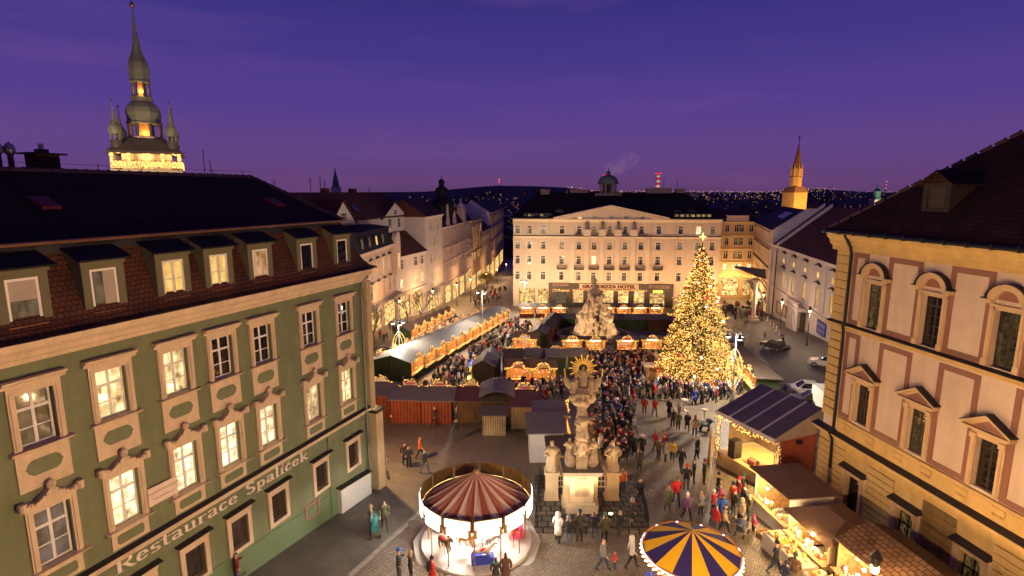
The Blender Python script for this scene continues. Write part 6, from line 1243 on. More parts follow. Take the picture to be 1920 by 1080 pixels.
CC = {'black': (.016, .016, .018), 'charcoal': (.04, .04, .043), 'navy': (.02, .028, .07), 'brown': (.1, .055, .03), 'olive': (.08, .085, .04), 'red': (.5, .02, .02), 'dark red': (.2, .015, .02), 'beige': (.4, .29, .18), 'grey': (.18, .18, .18), 'white': (.68, .64, .6), 'pink': (.6, .08, .2), 'purple': (.15, .05, .2), 'blue': (.03, .1, .4), 'green': (.05, .13, .07), 'orange': (.65, .15, .03), 'yellow': (.6, .38, .04), 'teal': (.04, .22, .2)}
CW = ['black'] * 14 + ['charcoal'] * 10 + ['navy'] * 6 + ['brown'] * 6 + ['olive'] * 4 + ['red'] * 2 + ['dark red'] * 3 + ['beige'] * 3 + ['grey'] * 4 + ['white'] * 2 + ['pink', 'purple', 'blue', 'green', 'orange']
HW = [None] * 5 + ['black', 'grey', 'white', 'red', 'beige', 'dark red', 'navy', 'brown', 'green', 'pink', 'blue', 'charcoal']
used_lab = set(); placed = []; blocked = []
def person(x, y, where, group, coat=None, hat='?', hk=None, kind=None, rz=None, sc=1.0, bag=None, label=None, rnd=random):
    for tr_ in range(60):
        c = coat or rnd.choice(CW); h = rnd.choice(HW) if hat == '?' else hat; k = kind or rnd.choice(PK); hh = hk or rnd.choice(['bobble', 'bobble', 'bobble', 'hood', 'cap']); b = bag if bag is not None else rnd.choice([None] * 5 + ['backpack', 'tote'])
        bc = rnd.choice(['black', 'red', 'grey', 'beige', 'blue', 'olive'])
        who = 'child' if sc < .75 else 'person'; gar = 'long coat' if k == 'coat' else 'jacket'
        lab = '%s in %s %s%s%s %s' % (who, c, 'coat' if k == 'coat' else 'jacket', (' and %s %s' % (h, {'bobble': 'hat', 'hood': 'hood', 'cap': 'cap', 'brim': 'hat'}[hh])) if h else '', ' with %s %s' % (bc, b) if b else '', where)
        if label: lab = label
        if lab not in used_lab: break
    used_lab.add(lab)
    o = put('person', PM[k], None, (x, y, gz(x, y)), rnd.uniform(0, 2 * PI) if rz is None else rz); s = sc * rnd.uniform(.94, 1.06); o.scale = (s * rnd.uniform(1.0, 1.12), s * 1.05, s); o.color = (*CC[c], 1)
    tag(o, lab, 'person', group)
    if h: q_ = put('hood' if hh == 'hood' else 'hat', HATS[hh], o); q_.color = (*CC[h], 1)
    if b: q_ = put(b if b == 'backpack' else 'shopping_bag', BAGS[b], o); q_.color = (*CC[bc], 1)
    if rnd.random() < .4: q_ = put('scarf', SCARF, o); q_.color = (*CC[rnd.choice(['red', 'beige', 'grey', 'white', 'black', 'olive', 'navy', 'dark red', 'teal'])], 1)
    placed.append((x, y)); return o
# ------------------------------------------------------------------ big carousel
def horse_mesh():
    V = [(0, 0, 1.0), (.45, 0, 1.02), (.7, 0, 1.2), (.9, 0, 1.5), (1.05, 0, 1.55), (1.28, 0, 1.38), (-.4, 0, 1.02), (-.6, 0, 1.05), (-.78, 0, .95), (-.9, 0, .6)]
    E = [(0, 1), (1, 2), (2, 3), (3, 4), (4, 5), (0, 6), (6, 7), (7, 8), (8, 9)]; R = [.25, .25, .19, .13, .12, .075, .24, .17, .06, .04]
    for s in (-1, 1):
        for bx, par, back in ((.45, 1, 0), (-.5, 6, 1)):
            n = len(V); V += [(bx, s * .14, .8), (bx + (-.08 if back else .25), s * .14, .52), (bx + (.02 if back else .12), s * .14, .22), (bx + (.12 if back else .22), s * .14, .16)]; E += [(par, n), (n, n + 1), (n + 1, n + 2), (n + 2, n + 3)]; R += [.12, .07, .045, .05]
    V += [(.98, -.05, 1.72), (.98, .05, 1.72)]; E += [(4, len(V) - 2), (4, len(V) - 1)]; R += [.03, .03]
    return skinned('horse', V, E, R, [objcol('horse_paint', .35, .05), mat('mane', (.25, .14, .05), .6, .2), mat('saddle', (.45, .03, .03), .4, .1)], lambda c: 2 if (abs(c.x) < .2 and c.z > 1.12) else (1 if (c.z > 1.25 and c.x < .9 and abs(c.y) < .05) or c.x < -.72 else 0), 1)
HORSE = horse_mesh()
C1 = Vector((-1.9, 27.3, gz(0, 27.3))); CA = thing('carousel', 'bright white lit carousel with red and cream striped canopy', 'carousel', tuple(C1))
PLAT = mat('platform_grey', (.34, .33, .3), .6, .12, 1.5); DECK = mat('deck_white', (.6, .58, .54), .5, .1, 2)
MB().lathe([(0, -.6), (3.45, -.6), (3.45, .18), (0, .18)], 12).build('platform', PLAT, CA); MB().lathe([(0, .18), (2.95, .18), (2.95, .34), (0, .34)], 36).build('deck', DECK, CA)
GILT = mat('carousel_gilt', (.4, .27, .09), .4, .15, 3, metal=.5); CW_ = mat('carousel_cream', (.56, .42, .34), .6, .06); CR = mat('carousel_red', (.34, .1, .075), .6, .08)
MB().lathe([(.0, .34), (.8, .34), (.8, .6), (.62, .7), (.62, 2.2), (.95, 2.5), (0, 2.5)], 12).build('centre_drum', mat('drum_white', (.72, .7, .66), .4, .1, 4), CA)
m = MB()
for i in range(12): a = 2 * PI * i / 12; m.hexa(*[[(.64 * math.cos(a + t), .64 * math.sin(a + t), z) for t, r_ in ((-.2, 0), (.2, 0))] + [(.66 * math.cos(a + t), .66 * math.sin(a + t), z) for t in (.2, -.2)] for z in (.9, 2.0)])
m.build('mirror_lights', emi('mirror_light', (1, .93, .82), 7.0), CA)
n = 16; Rr = 2.95
for i in range(n * 2):
    a0, a1 = PI * i / n, PI * (i + 1) / n; am = (a0 + a1) / 2
    m = MB(); m.add([(2.86 * math.cos(a0), 2.86 * math.sin(a0), 2.5), (2.86 * math.cos(a1), 2.86 * math.sin(a1), 2.5), (.12 * math.cos(a1), .12 * math.sin(a1), 4.15), (.12 * math.cos(a0), .12 * math.sin(a0), 4.15), (1.4 * math.cos(am), 1.4 * math.sin(am), 3.2)], [(0, 1, 4), (1, 2, 4), (2, 3, 4), (3, 0, 4)]); m.build('canopy_stripe', CR if i % 2 else CW_, CA)
MB().ico((0, 0, 4.2), .16, sub=2).build('canopy_finial', GILT, CA, True)
RIM = emi('rim_light', (1, .9, .76), 11)
for i in range(12):
    a0, a1 = 2 * PI * i / 12 + .02, 2 * PI * (i + 1) / 12 - .02
    def arcpan(mb, r0, r1, z0, z1, k=5, sc=0.0, b0=a0, b1=a1):
        for j in range(k):
            t0, t1 = b0 + (b1 - b0) * j / k, b0 + (b1 - b0) * (j + 1) / k; h0 = z1 + sc * math.sin(PI * j / k); h1 = z1 + sc * math.sin(PI * (j + 1) / k)
            mb.hexa([(r0 * math.cos(t0), r0 * math.sin(t0), z0), (r1 * math.cos(t0), r1 * math.sin(t0), z0), (r1 * math.cos(t1), r1 * math.sin(t1), z0), (r0 * math.cos(t1), r0 * math.sin(t1), z0)], [(r0 * math.cos(t0), r0 * math.sin(t0), h0), (r1 * math.cos(t0), r1 * math.sin(t0), h0), (r1 * math.cos(t1), r1 * math.sin(t1), h1), (r0 * math.cos(t1), r0 * math.sin(t1), h1)])
    m = MB(); arcpan(m, 2.9, 2.96, 2.3, 3.2, sc=.05); b_ = m.build('rounding_board', GILT, CA)
    m = MB(); arcpan(m, 2.962, 2.985, 2.78, 3.15, sc=.03, b0=a0 + .025, b1=a1 - .025); m.build('light_panel', RIM, b_)
    m = MB(); arcpan(m, 2.962, 2.985, 2.36, 2.68, b0=a0 + .06, b1=a1 - .06); m.build('light_panel', RIM, b_)
    m = MB(); m.tube([(2.6 * math.cos(a0), 2.6 * math.sin(a0), .34), (2.6 * math.cos(a0), 2.6 * math.sin(a0), 2.4)], .035, 6); m.build('pole', GILT, CA)
hc = [(.7, .66, .6), (.12, .07, .04), (.55, .3, .1), (.65, .6, .5), (.3, .3, .32), (.5, .06, .05)]
for i in range(12):
    a = 2 * PI * i / 12 + .2; r = 2.1 if i % 2 else 1.45; h_ = put('horse', HORSE, CA, (r * math.cos(a), r * math.sin(a), .45 + .12 * (i % 3)), a + PI / 2); h_.scale = (.62, .62, .62); h_.color = (*hc[i % 6], 1)
    MB().tube([(0, 0, -.6), (0, 0, 3.0)], .035, 6).build('brass_pole', GILT, h_)
for i, (a, c_) in enumerate(((2.7, 'car_red'), (.1, 'car_pink'), (4.9, 'car_blue'))):
    cm = mat(c_, {'car_red': (.6, .06, .04), 'car_pink': (.65, .05, .2), 'car_blue': (.05, .08, .5)}[c_], .3, .05); m = MB(); m.extr([(-.55, 0), (.55, 0), (.6, .3), (.3, .38), (.15, .55), (-.35, .55), (-.55, .35)], -.26, .26); m.build('kiddie_car', cm, CA, False, (2.2 * math.cos(a), 2.2 * math.sin(a), .5), a + PI / 2)
for a in (.6, 2.2, 3.8, 5.4): light('carousel_lamp', 'POINT', (1.1 * math.cos(a), 1.1 * math.sin(a), 2.2), 420, (1, .93, .82), .15, CA)
# ------------------------------------------------------------------ small swing carousel
C2 = Vector((7.85, 22.1, gz(0, 22.1))); CB = thing('swing_carousel', 'small carousel with yellow and dark blue striped canopy edged in lights', 'carousel', tuple(C2))
YL = mat('canvas_yellow', (.8, .47, .015), .9, .06); DB = mat('canvas_navy', (.03, .02, .13), .9, .08)
MB().lathe([(0, -.5), (2.0, -.5), (2.0, .15), (0, .15)], 16).build('platform', PLAT, CB); MB().lathe([(.22, .15), (.22, 3.4)], 12).build('mast', CW_, CB)
for i in range(16):
    a0, a1 = 2 * PI * i / 16 + .1, 2 * PI * (i + 1) / 16 + .1; m = MB(); m.quad((2.05 * math.cos(a0), 2.05 * math.sin(a0), 2.85), (2.05 * math.cos(a1), 2.05 * math.sin(a1), 2.85), (.05 * math.cos(a1), .05 * math.sin(a1), 3.75), (.05 * math.cos(a0), .05 * math.sin(a0), 3.75)); m.build('canopy_stripe', YL if i % 2 else DB, CB)
MB().ico((0, 0, 3.78), .1).build('finial', GILT, CB)
for i in range(12):
    a0, a1 = 2 * PI * i / 12 + .02, 2 * PI * (i + 1) / 12 - .02; m = MB(); arcpan(m, 2.06, 2.11, 2.62, 2.84, sc=.07, b0=a0, b1=a1); m.build('rounding_board', mat('rim_red', (.45, .2, .06), .5, .15), CB)
    m = MB(); m.tube([(1.7 * math.cos(a0), 1.7 * math.sin(a0), 2.7), (1.7 * math.cos(a0), 1.7 * math.sin(a0), .9)], .015, 4); sc_ = m.build('chain', GREYMETAL, CB); m = MB(); x, y = 1.7 * math.cos(a0), 1.7 * math.sin(a0); m.box(x - .2, x + .2, y - .2, y + .2, .6, .66); m.box(x - .2, x + .2, y + .16, y + .2, .66, 1.0); m.build('swing_seat', random.choice([CR, YL, mat('car_blue', (.05, .08, .5), .3, .05)]), sc_)
m = MB(); [m.octa((2.14 * math.cos(2 * PI * i / 90), 2.14 * math.sin(2 * PI * i / 90), 2.62 + .09 * (i % 2)), .055) for i in range(90)]; o = m.build('rim_bulbs', emi('rim_bulb', (1, .72, .34), 12), CB); o['kind'] = 'stuff'
m = MB(); m.tube([(2.12 * math.cos(2 * PI * i / 40), 2.12 * math.sin(2 * PI * i / 40), 2.82) for i in range(41)], .02, 5); m.build('neon_tube', emi('neon_pink', (1, .45, .6), 8), CB)
for a in (4.2, 5.2): light('swing_lamp', 'POINT', (1.2 * math.cos(a), 1.2 * math.sin(a), 2.5), 160, (1, .7, .35), .1, CB)

# ------------------------------------------------------------------ market huts
ROOFS = {'grey': mat('grey_sheet', (.17, .15, .135), .55, .15, 1.0, stain=.2), 'dark': mat('dark_felt', (.095, .072, .055), .75, .25, 1.5), 'brown': mat('brown_felt', (.13, .075, .05), .75, .2, 1.5), 'lilac': mat('lilac_felt', (.17, .14, .12), .6, .15, 1.5), 'white': mat('white_tarp', (.42, .38, .33), .6, .08), 'red': mat('wine_felt', (.13, .05, .045), .7, .2, 1.5), 'tan': mat('tan_tarp', (.17, .1, .055), .7, .15, .8), 'shingle': tilemat('shingles', (.11, .06, .03), (.08, .042, .022), .3, .22, 'XY', .8, bump=1.0)}
HW_ = {'green': tilemat('green_planks', (.055, .08, .025), (.045, .066, .02), .14, 3, 'XZ', .75, bump=.4), 'red': tilemat('red_planks', (.26, .055, .02), (.22, .045, .018), .3, 3, 'XZ', .7, bump=.3), 'wood': WOOD, 'brown': tilemat('brown_planks', (.13, .065, .025), (.1, .05, .02), .14, 3, 'XZ', .75, bump=.4), 'white': mat('white_wall', (.66, .62, .56), .7, .06), 'beige': tilemat('beige_planks', (.4, .3, .16), (.36, .26, .14), .2, 3, 'XZ', .8, bump=.3), 'dark': mat('dark_wall', (.04, .03, .025), .8, .2), 'orange': mat('orange_wall', (.5, .22, .07), .8, .1)}
INNER = mat('stall_lining', (.3, .17, .07), .8, .5, 5)
GOODS = [mat('goods_%d' % i, c_, .6, .25, 9) for i, c_ in enumerate(((.6, .08, .05), (.65, .4, .08), (.7, .62, .5), (.1, .3, .1), (.4, .2, .08), (.5, .3, .5), (.15, .25, .5)))]
LAMPM = emi('stall_lamp', (1.0, .56, .22), 200.0); SIGNW = mat('sign_white', (.6, .52, .45), .7, .05)
def hut(label, x, y, rz, w=3.2, d=2.4, h=2.3, wall='brown', roof='dark', kind='gable', front=True, sign=True, gar=True, lamp=True, back_open=False, group='market stalls', dz=0.0, ridge=.7, goods=14, rnd=random, glow=None, eave=.25):
    z0 = min(gz(x + a, y + b) for a in (-w / 2, w / 2) for b in (-d / 2, d / 2)); z0 = gz(x, y) + dz
    t = thing('market_stall', label, 'stall', (x, y, z0), rz, group); blocked.append((x, y, max(w, d) / 2 * .95, rz, w, d))
    wm = HW_[wall]; W2, D2 = w / 2, d / 2; lo = -.45
    if front: m = MB(); m.box(-W2, W2, -D2, -D2 + .06, lo, .95); m.build('front_panel', wm, t); m = MB(); m.box(-W2 - .05, W2 + .05, -D2 - .25, -D2 + .3, .95, 1.01); m.build('counter', WOOD, t)
    else: m = MB(); m.box(-W2, W2, -D2, -D2 + .06, lo, h); m.build('front_panel', wm, t)
    if back_open: m = MB(); m.box(-W2, W2, D2 - .06, D2, lo, .95); m.build('back_panel', wm, t); m = MB(); m.box(-W2, W2, -.03, .03, .95, h); m.build('partition', INNER, t)
    else: m = MB(); m.box(-W2, W2, D2 - .06, D2, lo, h); m.build('back_panel', wm, t)
    for s in (-1, 1):
        m = MB()
        if kind == 'gable': m.poly([(s * W2, -D2, lo), (s * W2, D2, lo), (s * W2, D2, h), (s * W2, 0, h + ridge), (s * W2, -D2, h)]); m.poly([(s * (W2 - .06), -D2, lo), (s * (W2 - .06), D2, lo), (s * (W2 - .06), D2, h), (s * (W2 - .06), 0, h + ridge), (s * (W2 - .06), -D2, h)])
        else: m.box(*sorted((s * W2, s * (W2 - .06))), -D2 + .065, D2 - .065, lo, h)
        m.build('side_panel', wm, t)
    if front and lamp:
        m = MB(); i_ = .075; zt_ = h - .02
        for x_ in (-W2 + i_, W2 - i_): m.quad((x_, -D2 + .1, .02), (x_, D2 - .1, .02), (x_, D2 - .1, zt_), (x_, -D2 + .1, zt_))
        for s in ((-1, 1) if back_open else (-1,)):
            yb = -s * .05 if back_open else D2 - .1
            yb = s * .05 if back_open else yb
            m.quad((-W2 + i_, yb, .02), (W2 - i_, yb, .02), (W2 - i_, yb, zt_), (-W2 + i_, yb, zt_))
        m.build('lining', INNER, t)
        for s in ((-1, 1) if back_open else (-1,)):
            m = MB(); yb = s * .12 if back_open else D2 - .2
            for zz_ in (1.1, 1.5, 1.9):
                if zz_ > h - .35: continue
                for k in range(int(w * 4)):
                    m.cur = rnd.randrange(len(GOODS)); x_ = -W2 + .2 + (w - .4) * (k + rnd.random() * .5) / (w * 4); a_ = rnd.uniform(.05, .1); m.box(x_ - a_, x_ + a_, yb - .08, yb + .03, zz_, zz_ + rnd.uniform(.12, .32))
            o = m.build('shelf_goods', GOODS, t); o['kind'] = 'stuff'
    rm = ROOFS[roof]; e = eave
    if kind == 'gable':
        sl = ridge / D2
        for s in (-1, 1):
            m = MB(); m.slab([(-W2 - e * .6, s * (D2 + e * .4), h - e * .4 * sl + .06), (W2 + e * .6, s * (D2 + e * .4), h - e * .4 * sl + .06), (W2 + e * .6, s * .002, h + ridge + .06), (-W2 - e * .6, s * .002, h + ridge + .06)], .05); m.build('roof_slope', rm, t)
    elif kind == 'hip':
        r = W2 * .45
        A = [(-W2 - e, -D2 - e, h), (W2 + e, -D2 - e, h), (W2 + e, D2 + e, h), (-W2 - e, D2 + e, h)]; B = [(-r, 0, h + ridge), (r, 0, h + ridge)]
        m = MB(); m.quad(A[0], A[1], B[1], B[0]); m.quad(A[2], A[3], B[0], B[1]); m.add([A[1], A[2], B[1]], [(0, 1, 2)]); m.add([A[3], A[0], B[0]], [(0, 1, 2)]); m.quad(*A); m.build('roof', rm, t)
    else:
        m = MB(); m.slab([(-W2 - e, -D2 - e, h + (ridge if kind == 'mono' else .1)), (W2 + e, -D2 - e, h + (ridge if kind == 'mono' else .1)), (W2 + e, D2 + e, h + .06), (-W2 - e, D2 + e, h + .06)], .07); m.build('roof', rm, t)
    ft = h + (ridge if kind == 'mono' else 0) + .1
    def signset(s, tag_=''):
        if sign:
            m = MB(); k = 10; m.extr([(-.55, 0), (.55, 0), (.55, .16)] + [(.4 * math.cos(PI * i / k), .18 + .26 * math.sin(PI * i / k)) for i in range(k + 1)] + [(-.55, .16)], -.03, .03); sb = m.build('sign_board', SIGNW, t, False, (0, s * (D2 + .1), ft))
            m = MB(); m.box(-.42, .42, -.045, .045, .06, .26); m.build('sign_face', random.choice(GOODS[:3]), sb)
        if gar:
            f = s * (D2 + e * .4 + .06); zz_ = ft - .12; P = [(-W2 - .1, f, zz_), (-.7, f, zz_ + .06)] + [(.62 * math.cos(PI - PI * i / 8), s * (D2 + .12), ft + .15 + .42 * math.sin(PI * i / 8)) for i in range(9)] + [(.7, f, zz_ + .06), (W2 + .1, f, zz_)]
            garland('light_garland', P, t, gar if isinstance(gar, int) and gar > 1 else 64, .045, 0, .09)
            m = MB(); m.tube(P, .06, 5); m.build('fir_garland', NEED, t)
    signset(-1)
    if back_open: signset(1)
    if lamp:
        for s in ((-1, 1) if back_open else (-1,)):
            m = MB(); m.box(-w * .32, w * .32, s * (D2 - .35) - .05, s * (D2 - .35) + .05, h - .16, h - .1); m.build('lamp', glow or LAMPM, t)
            if front:
                for k in range(goods):
                    gx = -W2 + .2 + (w - .4) * rnd.random(); gw, gh = rnd.uniform(.07, .2), rnd.uniform(.08, .34); gy = s * (D2 - rnd.uniform(.0, .35)); tag_m = rnd.choice(GOODS)
                    put('goods', shared(('goods', tag_m.name, k % 3), (lambda mb: mb.box(-.5, .5, -.5, .5, 0, 1)) if k % 3 == 0 else ((lambda mb: mb.lathe([(.5, 0), (.55, .5), (.3, .8), (.2, 1)], 8)) if k % 3 == 1 else (lambda mb: mb.ico((0, 0, .5), .5, sub=1))), tag_m), t, (gx, gy, 1.01), rnd.random() * 3).scale = (gw, gw, gh)
                for k in range(goods // 2):
                    gx = -W2 + .2 + (w - .4) * rnd.random(); o = put('hanging_goods', shared('hang%d' % (k % 4), lambda mb: mb.ico((0, 0, -.5), .5, (1, 1, 1.2)), GOODS[k % 4]), t, (gx, s * (D2 - .15), h - .12)); q = rnd.uniform(.1, .22); o.scale = (q, q, q * 1.4)
    return t
random.seed(8)
ordn = ['first', 'second', 'third', 'fourth', 'fifth', 'sixth', 'seventh', 'eighth', 'ninth', 'tenth', 'eleventh', 'twelfth', 'thirteenth']
a0, a1 = Vector((-13.9, 63.9)), Vector((-2.6, 113.2)); ax_ = (a1 - a0).normalized(); rr_ = math.atan2(ax_.y, ax_.x)
for i in range(12):
    p = a0 + ax_ * (i * 4.15 + 1.0); hut('%s grey roofed stall from the near end of the long double row' % ordn[i], p.x, p.y, rr_ , 4.1, 4.9, 2.5, 'green', 'grey', 'gable', True, True, 70, True, True, 'long double row of grey roofed stalls', ridge=.75, goods=16)
b0, b1 = Vector((-17.2, 86.5)), Vector((-13.2, 113.0)); ax_ = (b1 - b0).normalized(); rr2 = math.atan2(ax_.y, ax_.x)
for i in range(6):
    p = b0 + ax_ * (i * 4.5 + 1.5); hut('%s stall from the near end of the row along the shops' % ordn[i], p.x, p.y, rr2, 4.2, 2.6, 2.4, 'green', 'brown', 'gable', True, True, 75, True, False, 'row of stalls along the shops', goods=16)
# huts left of the fountain, fronts to the aisle
for i, (x, y) in enumerate(((4.3, 85.5), (5.6, 90.3), (6.6, 95.0), (7.6, 99.8))): hut('%s dark hut left of the fountain, front to the aisle' % ordn[i], x, y, -PI / 2 - .2, 4.0, 2.7, 2.4, 'green' if i != 1 else 'red', 'dark' if i else 'grey', group='huts left of the fountain', gar=60)
hut('corner stall with yellow front left of the fountain', 2.2, 79.8, -.25, 3.6, 2.4, 2.4, 'green', 'brown', gar=80, group='huts left of the fountain')
for i, (x, y) in enumerate(((9.9, 102), (19.0, 101.5), (22.8, 101.2), (26.8, 100.8), (30.6, 100.2))): hut('%s green backed hut from the left behind the fountain' % ordn[i], x, y, PI, 3.7, 2.6, 2.3, 'green' if i < 3 else 'brown', 'lilac' if i > 1 else 'dark', group='huts behind the fountain', gar=70)
for i, (x, y, wl, rf_) in enumerate(((8.7, 79.0, 'beige', 'brown'), (12.0, 78.6, 'green', 'dark'), (16.6, 78.8, 'green', 'grey'), (20.3, 79.2, 'green', 'grey'))): hut('%s bright stall from the left in front of the fountain' % ordn[i], x, y, 0, 3.0, 2.0, 2.3, wl, rf_, group='stalls in front of the fountain', gar=85, goods=18, ridge=.35)
for i in range(9):
    if i == 3: continue
    x = 3.2 + i * 3.5; hut('%s garlanded stall from the left in the far row before the hotel' % ordn[i], x, 119.5 - .06 * i, 0, 3.1, 2.2, 2.3, random.choice(['wood', 'brown', 'red']), random.choice(['dark', 'red', 'grey']), 'gable', group='far row of stalls before the hotel', gar=80, goods=10)
# middle cluster
for i, (x, y) in enumerate(((.7, 61.4), (3.5, 61.0))): hut('%s orange glowing stall of the pair behind the brown huts' % ('left' if i == 0 else 'right'), x, y, 0, 2.9, 2.3, 2.3, 'orange', 'brown', group='pair of orange stalls', gar=110, goods=18)
for i, (x, wl, rf_, d_) in enumerate(((.1, 'green', 'dark', 2.6), (2.9, 'beige', 'lilac', 2.4), (5.5, 'green', 'lilac', 2.6), (8.2, 'green', 'lilac', 2.6))): hut('%s hut from the left in the row backing the orange stalls' % ordn[i], x, 66.8 + .5 * (i % 2), PI + (.12 if i == 0 else -.05), 2.3, d_, 2.4, wl, rf_, group='row backing the orange stalls', gar=60)
t = hut('white roofed stall with blue and yellow sign board', -3.1, 62.6, -PI / 2 - .1, 3.4, 2.6, 2.4, 'dark', 'grey', group='middle cluster of stalls', gar=40)
m = MB(); m.box(-1.5, 1.5, -1.75, -1.68, 2.0, 2.5); m.build('blue_sign', emi('blue_sign', (.05, .16, .8), 1.2), t); m = MB(); m.box(-.9, .9, -1.76, -1.7, 1.35, 1.95); m.build('yellow_sign', emi('yellow_sign', (.9, .6, .03), 1.0), t)
hut('small grey roofed stall beside the blue sign', -2.6, 66.6, -PI / 2, 2.6, 2.4, 2.3, 'dark', 'grey', group='middle cluster of stalls', gar=0, sign=False)
# huts with their backs to the pavement
for i, (x, y) in enumerate(((-12.6, 50.0), (-9.55, 48.6), (-6.75, 48.3))): hut(('red hut half hidden behind the green restaurant corner', 'left red hut of the pair backing onto the pavement', 'right red hut of the pair backing onto the pavement')[i], x, y, PI, 2.65, 2.5, 2.35, 'red', 'grey' if i else 'lilac', 'mono', group='red huts', gar=45, ridge=.35)
hut('brown plank hut with wine red roof left of the membrane roof', -3.85, 48.8, PI, 2.2, 2.6, 2.2, 'brown', 'red', 'mono', group='brown plank huts', gar=40, ridge=.4)
hut('brown plank hut with wine red roof right of the membrane roof', 1.15, 47.3, PI, 2.5, 2.8, 2.2, 'wood', 'red', 'mono', group='brown plank huts', gar=50, ridge=.4)
t = hut('brown hut with arched ribbed membrane roof', -1.35, 48.6, PI, 2.7, 3.0, 2.3, 'brown', 'dark', 'mono', group='brown plank huts', gar=50, ridge=.35)
m = MB(); ns = 8; MEM = mat('membrane', (.14, .1, .08), .45, .2, 2)
for k in range(ns):
    u0, u1 = -1.6 + 3.2 * k / ns, -1.6 + 3.2 * (k + 1) / ns; f = lambda u: 2.75 + .55 * math.cos(u / 1.6 * PI / 2)
    m = MB(); m.slab([(u0, -1.9, f(u0) + .1), (u1, -1.9, f(u1) + .1), (u1, 1.7, f(u1)), (u0, 1.7, f(u0))], .04); m.build('membrane_panel', MEM, t)
hut('pale plank crate hut standing before the brown huts', -1.5, 45.0, PI, 1.95, 1.6, 1.9, 'beige', 'dark', 'mono', False, False, 0, False, group='brown plank huts', ridge=.15)
m = MB(); hut('white walled hut with lilac flat roof by the column', 2.55, 40.2, PI / 2, 3.6, 2.5, 2.5, 'white', 'lilac', 'flat', True, False, 0, True, group='huts by the column', ridge=.1)
hut('dark purple roofed hut behind the white hut', 3.2, 43.9, PI / 2, 3.0, 2.6, 2.5, 'brown', 'lilac', 'flat', True, True, 60, True, group='huts by the column', ridge=.1)
hut('small plank hut with dark roof right behind the left saint', 3.6, 36.6, PI / 2, 2.6, 2.0, 2.0, 'wood', 'dark', 'mono', True, False, 50, True, group='huts by the column', ridge=.2)
hut('plank ticket booth by the Christmas tree fence', 16.5, 62.4, 0, 2.0, 1.6, 2.0, 'wood', 'white', 'mono', False, False, 0, False, group='booths by the tree', ridge=.15)
# row right of the tree, fronts to the tree
for i in range(5):
    p = Vector((26.9, 57.5)).lerp(Vector((30.0, 74.0)), i / 4); hut('%s grey stall from the stage in the row right of the tree' % ordn[i], p.x, p.y, -PI / 2 - .13, 4.1, 2.4, 2.3, 'green', 'dark', 'mono', ridge=.1, group='row right of the tree', gar=85)
hut('white roofed stall at the far end of the row right of the tree', 32.2, 79.0, -PI / 2 - .13, 2.8, 2.6, 2.3, 'green', 'white', 'flat', group='row right of the tree', gar=40, sign=False)
# stalls along the palace
pd_ = Vector((math.sin(math.radians(-8.68)), math.cos(math.radians(-8.68)))); ry = math.atan2(pd_.y, pd_.x)
BIG = emi('stall_lamp_white', (1.0, .7, .36), 150)
t = hut('white walled stall with flat brown roof below the stage', 16.1, 29.5, -PI / 2 + math.radians(8.7), 3.2, 2.7, 2.65, 'white', 'tan', 'flat', True, False, 0, True, group='stalls along the palace', glow=BIG, goods=30, ridge=.1)
t2 = hut('open pottery stall with brown tent roof along the palace', 16.25, 25.6, -PI / 2 + math.radians(8.7), 2.9, 3.0, 2.15, 'beige', 'tan', 'hip', True, False, 0, True, group='stalls along the palace', glow=BIG, goods=34, ridge=.55)
t3 = hut('shingle roofed stall with street lamp at the bottom edge', 17.0, 21.5, -PI / 2 + math.radians(8.7), 4.3, 3.2, 2.4, 'wood', 'shingle', 'gable', True, False, 0, True, group='stalls along the palace', glow=BIG, goods=40, ridge=.7)
for i, (x, y) in enumerate(((14.7, 29.6), (14.55, 26.6), (14.6, 24.6), (15.2, 21.6))):
    t = thing('bare_bulb', '%s bare bulb hanging under the eaves of the palace stalls from the stage' % ordn[i], 'light bulb', (x, y, gz(x, y) + 2.15), 0, 'bulbs of the palace stalls'); MB().tube([(0, 0, .1), (0, 0, .4)], .012, 4).build('cord', SHOE, t); MB().ico((0, 0, 0), .08, sub=2).build('bulb', emi('bare_bulb', (1, .76, .4), 30), t, True); light('bulb_light', 'POINT', (-.15, 0, -.1), 330, (1, .66, .3), .08, t)
CLOTH = mat('table_cloth', (.6, .48, .33), .85, .08, 3, .3, 6)
for nm, lab, x, y, w0, d0, h0 in (('display_table', 'cloth covered table heaped with pottery before the tent stall', 14.1, 25.6, 1.0, 3.0, .8), ('display_table', 'small cloth table with yellow bowls before the shingle stall', 14.3, 22.9, 1.0, 1.5, .75)):
    t = thing(nm, lab, 'table', (x, y, gz(x, y)), math.radians(8.7), 'tables of goods'); m = MB(); m.hexa([(-w0 / 2 - .05, -d0 / 2 - .05, -.2), (w0 / 2 + .05, -d0 / 2 - .05, -.2), (w0 / 2 + .05, d0 / 2 + .05, -.2), (-w0 / 2 - .05, d0 / 2 + .05, -.2)], [(-w0 / 2, -d0 / 2, h0), (w0 / 2, -d0 / 2, h0), (w0 / 2, d0 / 2, h0), (-w0 / 2, d0 / 2, h0)]); m.build('tablecloth', CLOTH, t); blocked.append((x, y, max(w0, d0) / 2, 0, w0, d0))
    for k in range(46 if d0 > 2 else 16):
        gx, gy = x + random.uniform(-w0, w0) * .42, y + random.uniform(-d0, d0) * .46; r = random.uniform(.08, .15); g_ = MB(); 
        o = put('bowl', shared('bowl%d' % (k % 4), lambda mb: mb.lathe([(.3, 0), (.6, .2), (.95, .6), (1.0, .75), (.85, .7), (.5, .3), (0, .2)] if k % 2 else [(.4, 0), (.8, .4), (.75, 1.0), (.4, 1.4), (.5, 1.6)], 10), GOODS[(1, 2, 4, 1)[k % 4]], True), t, (gx - x, gy - y, h0)); o.scale = (r, r, r)
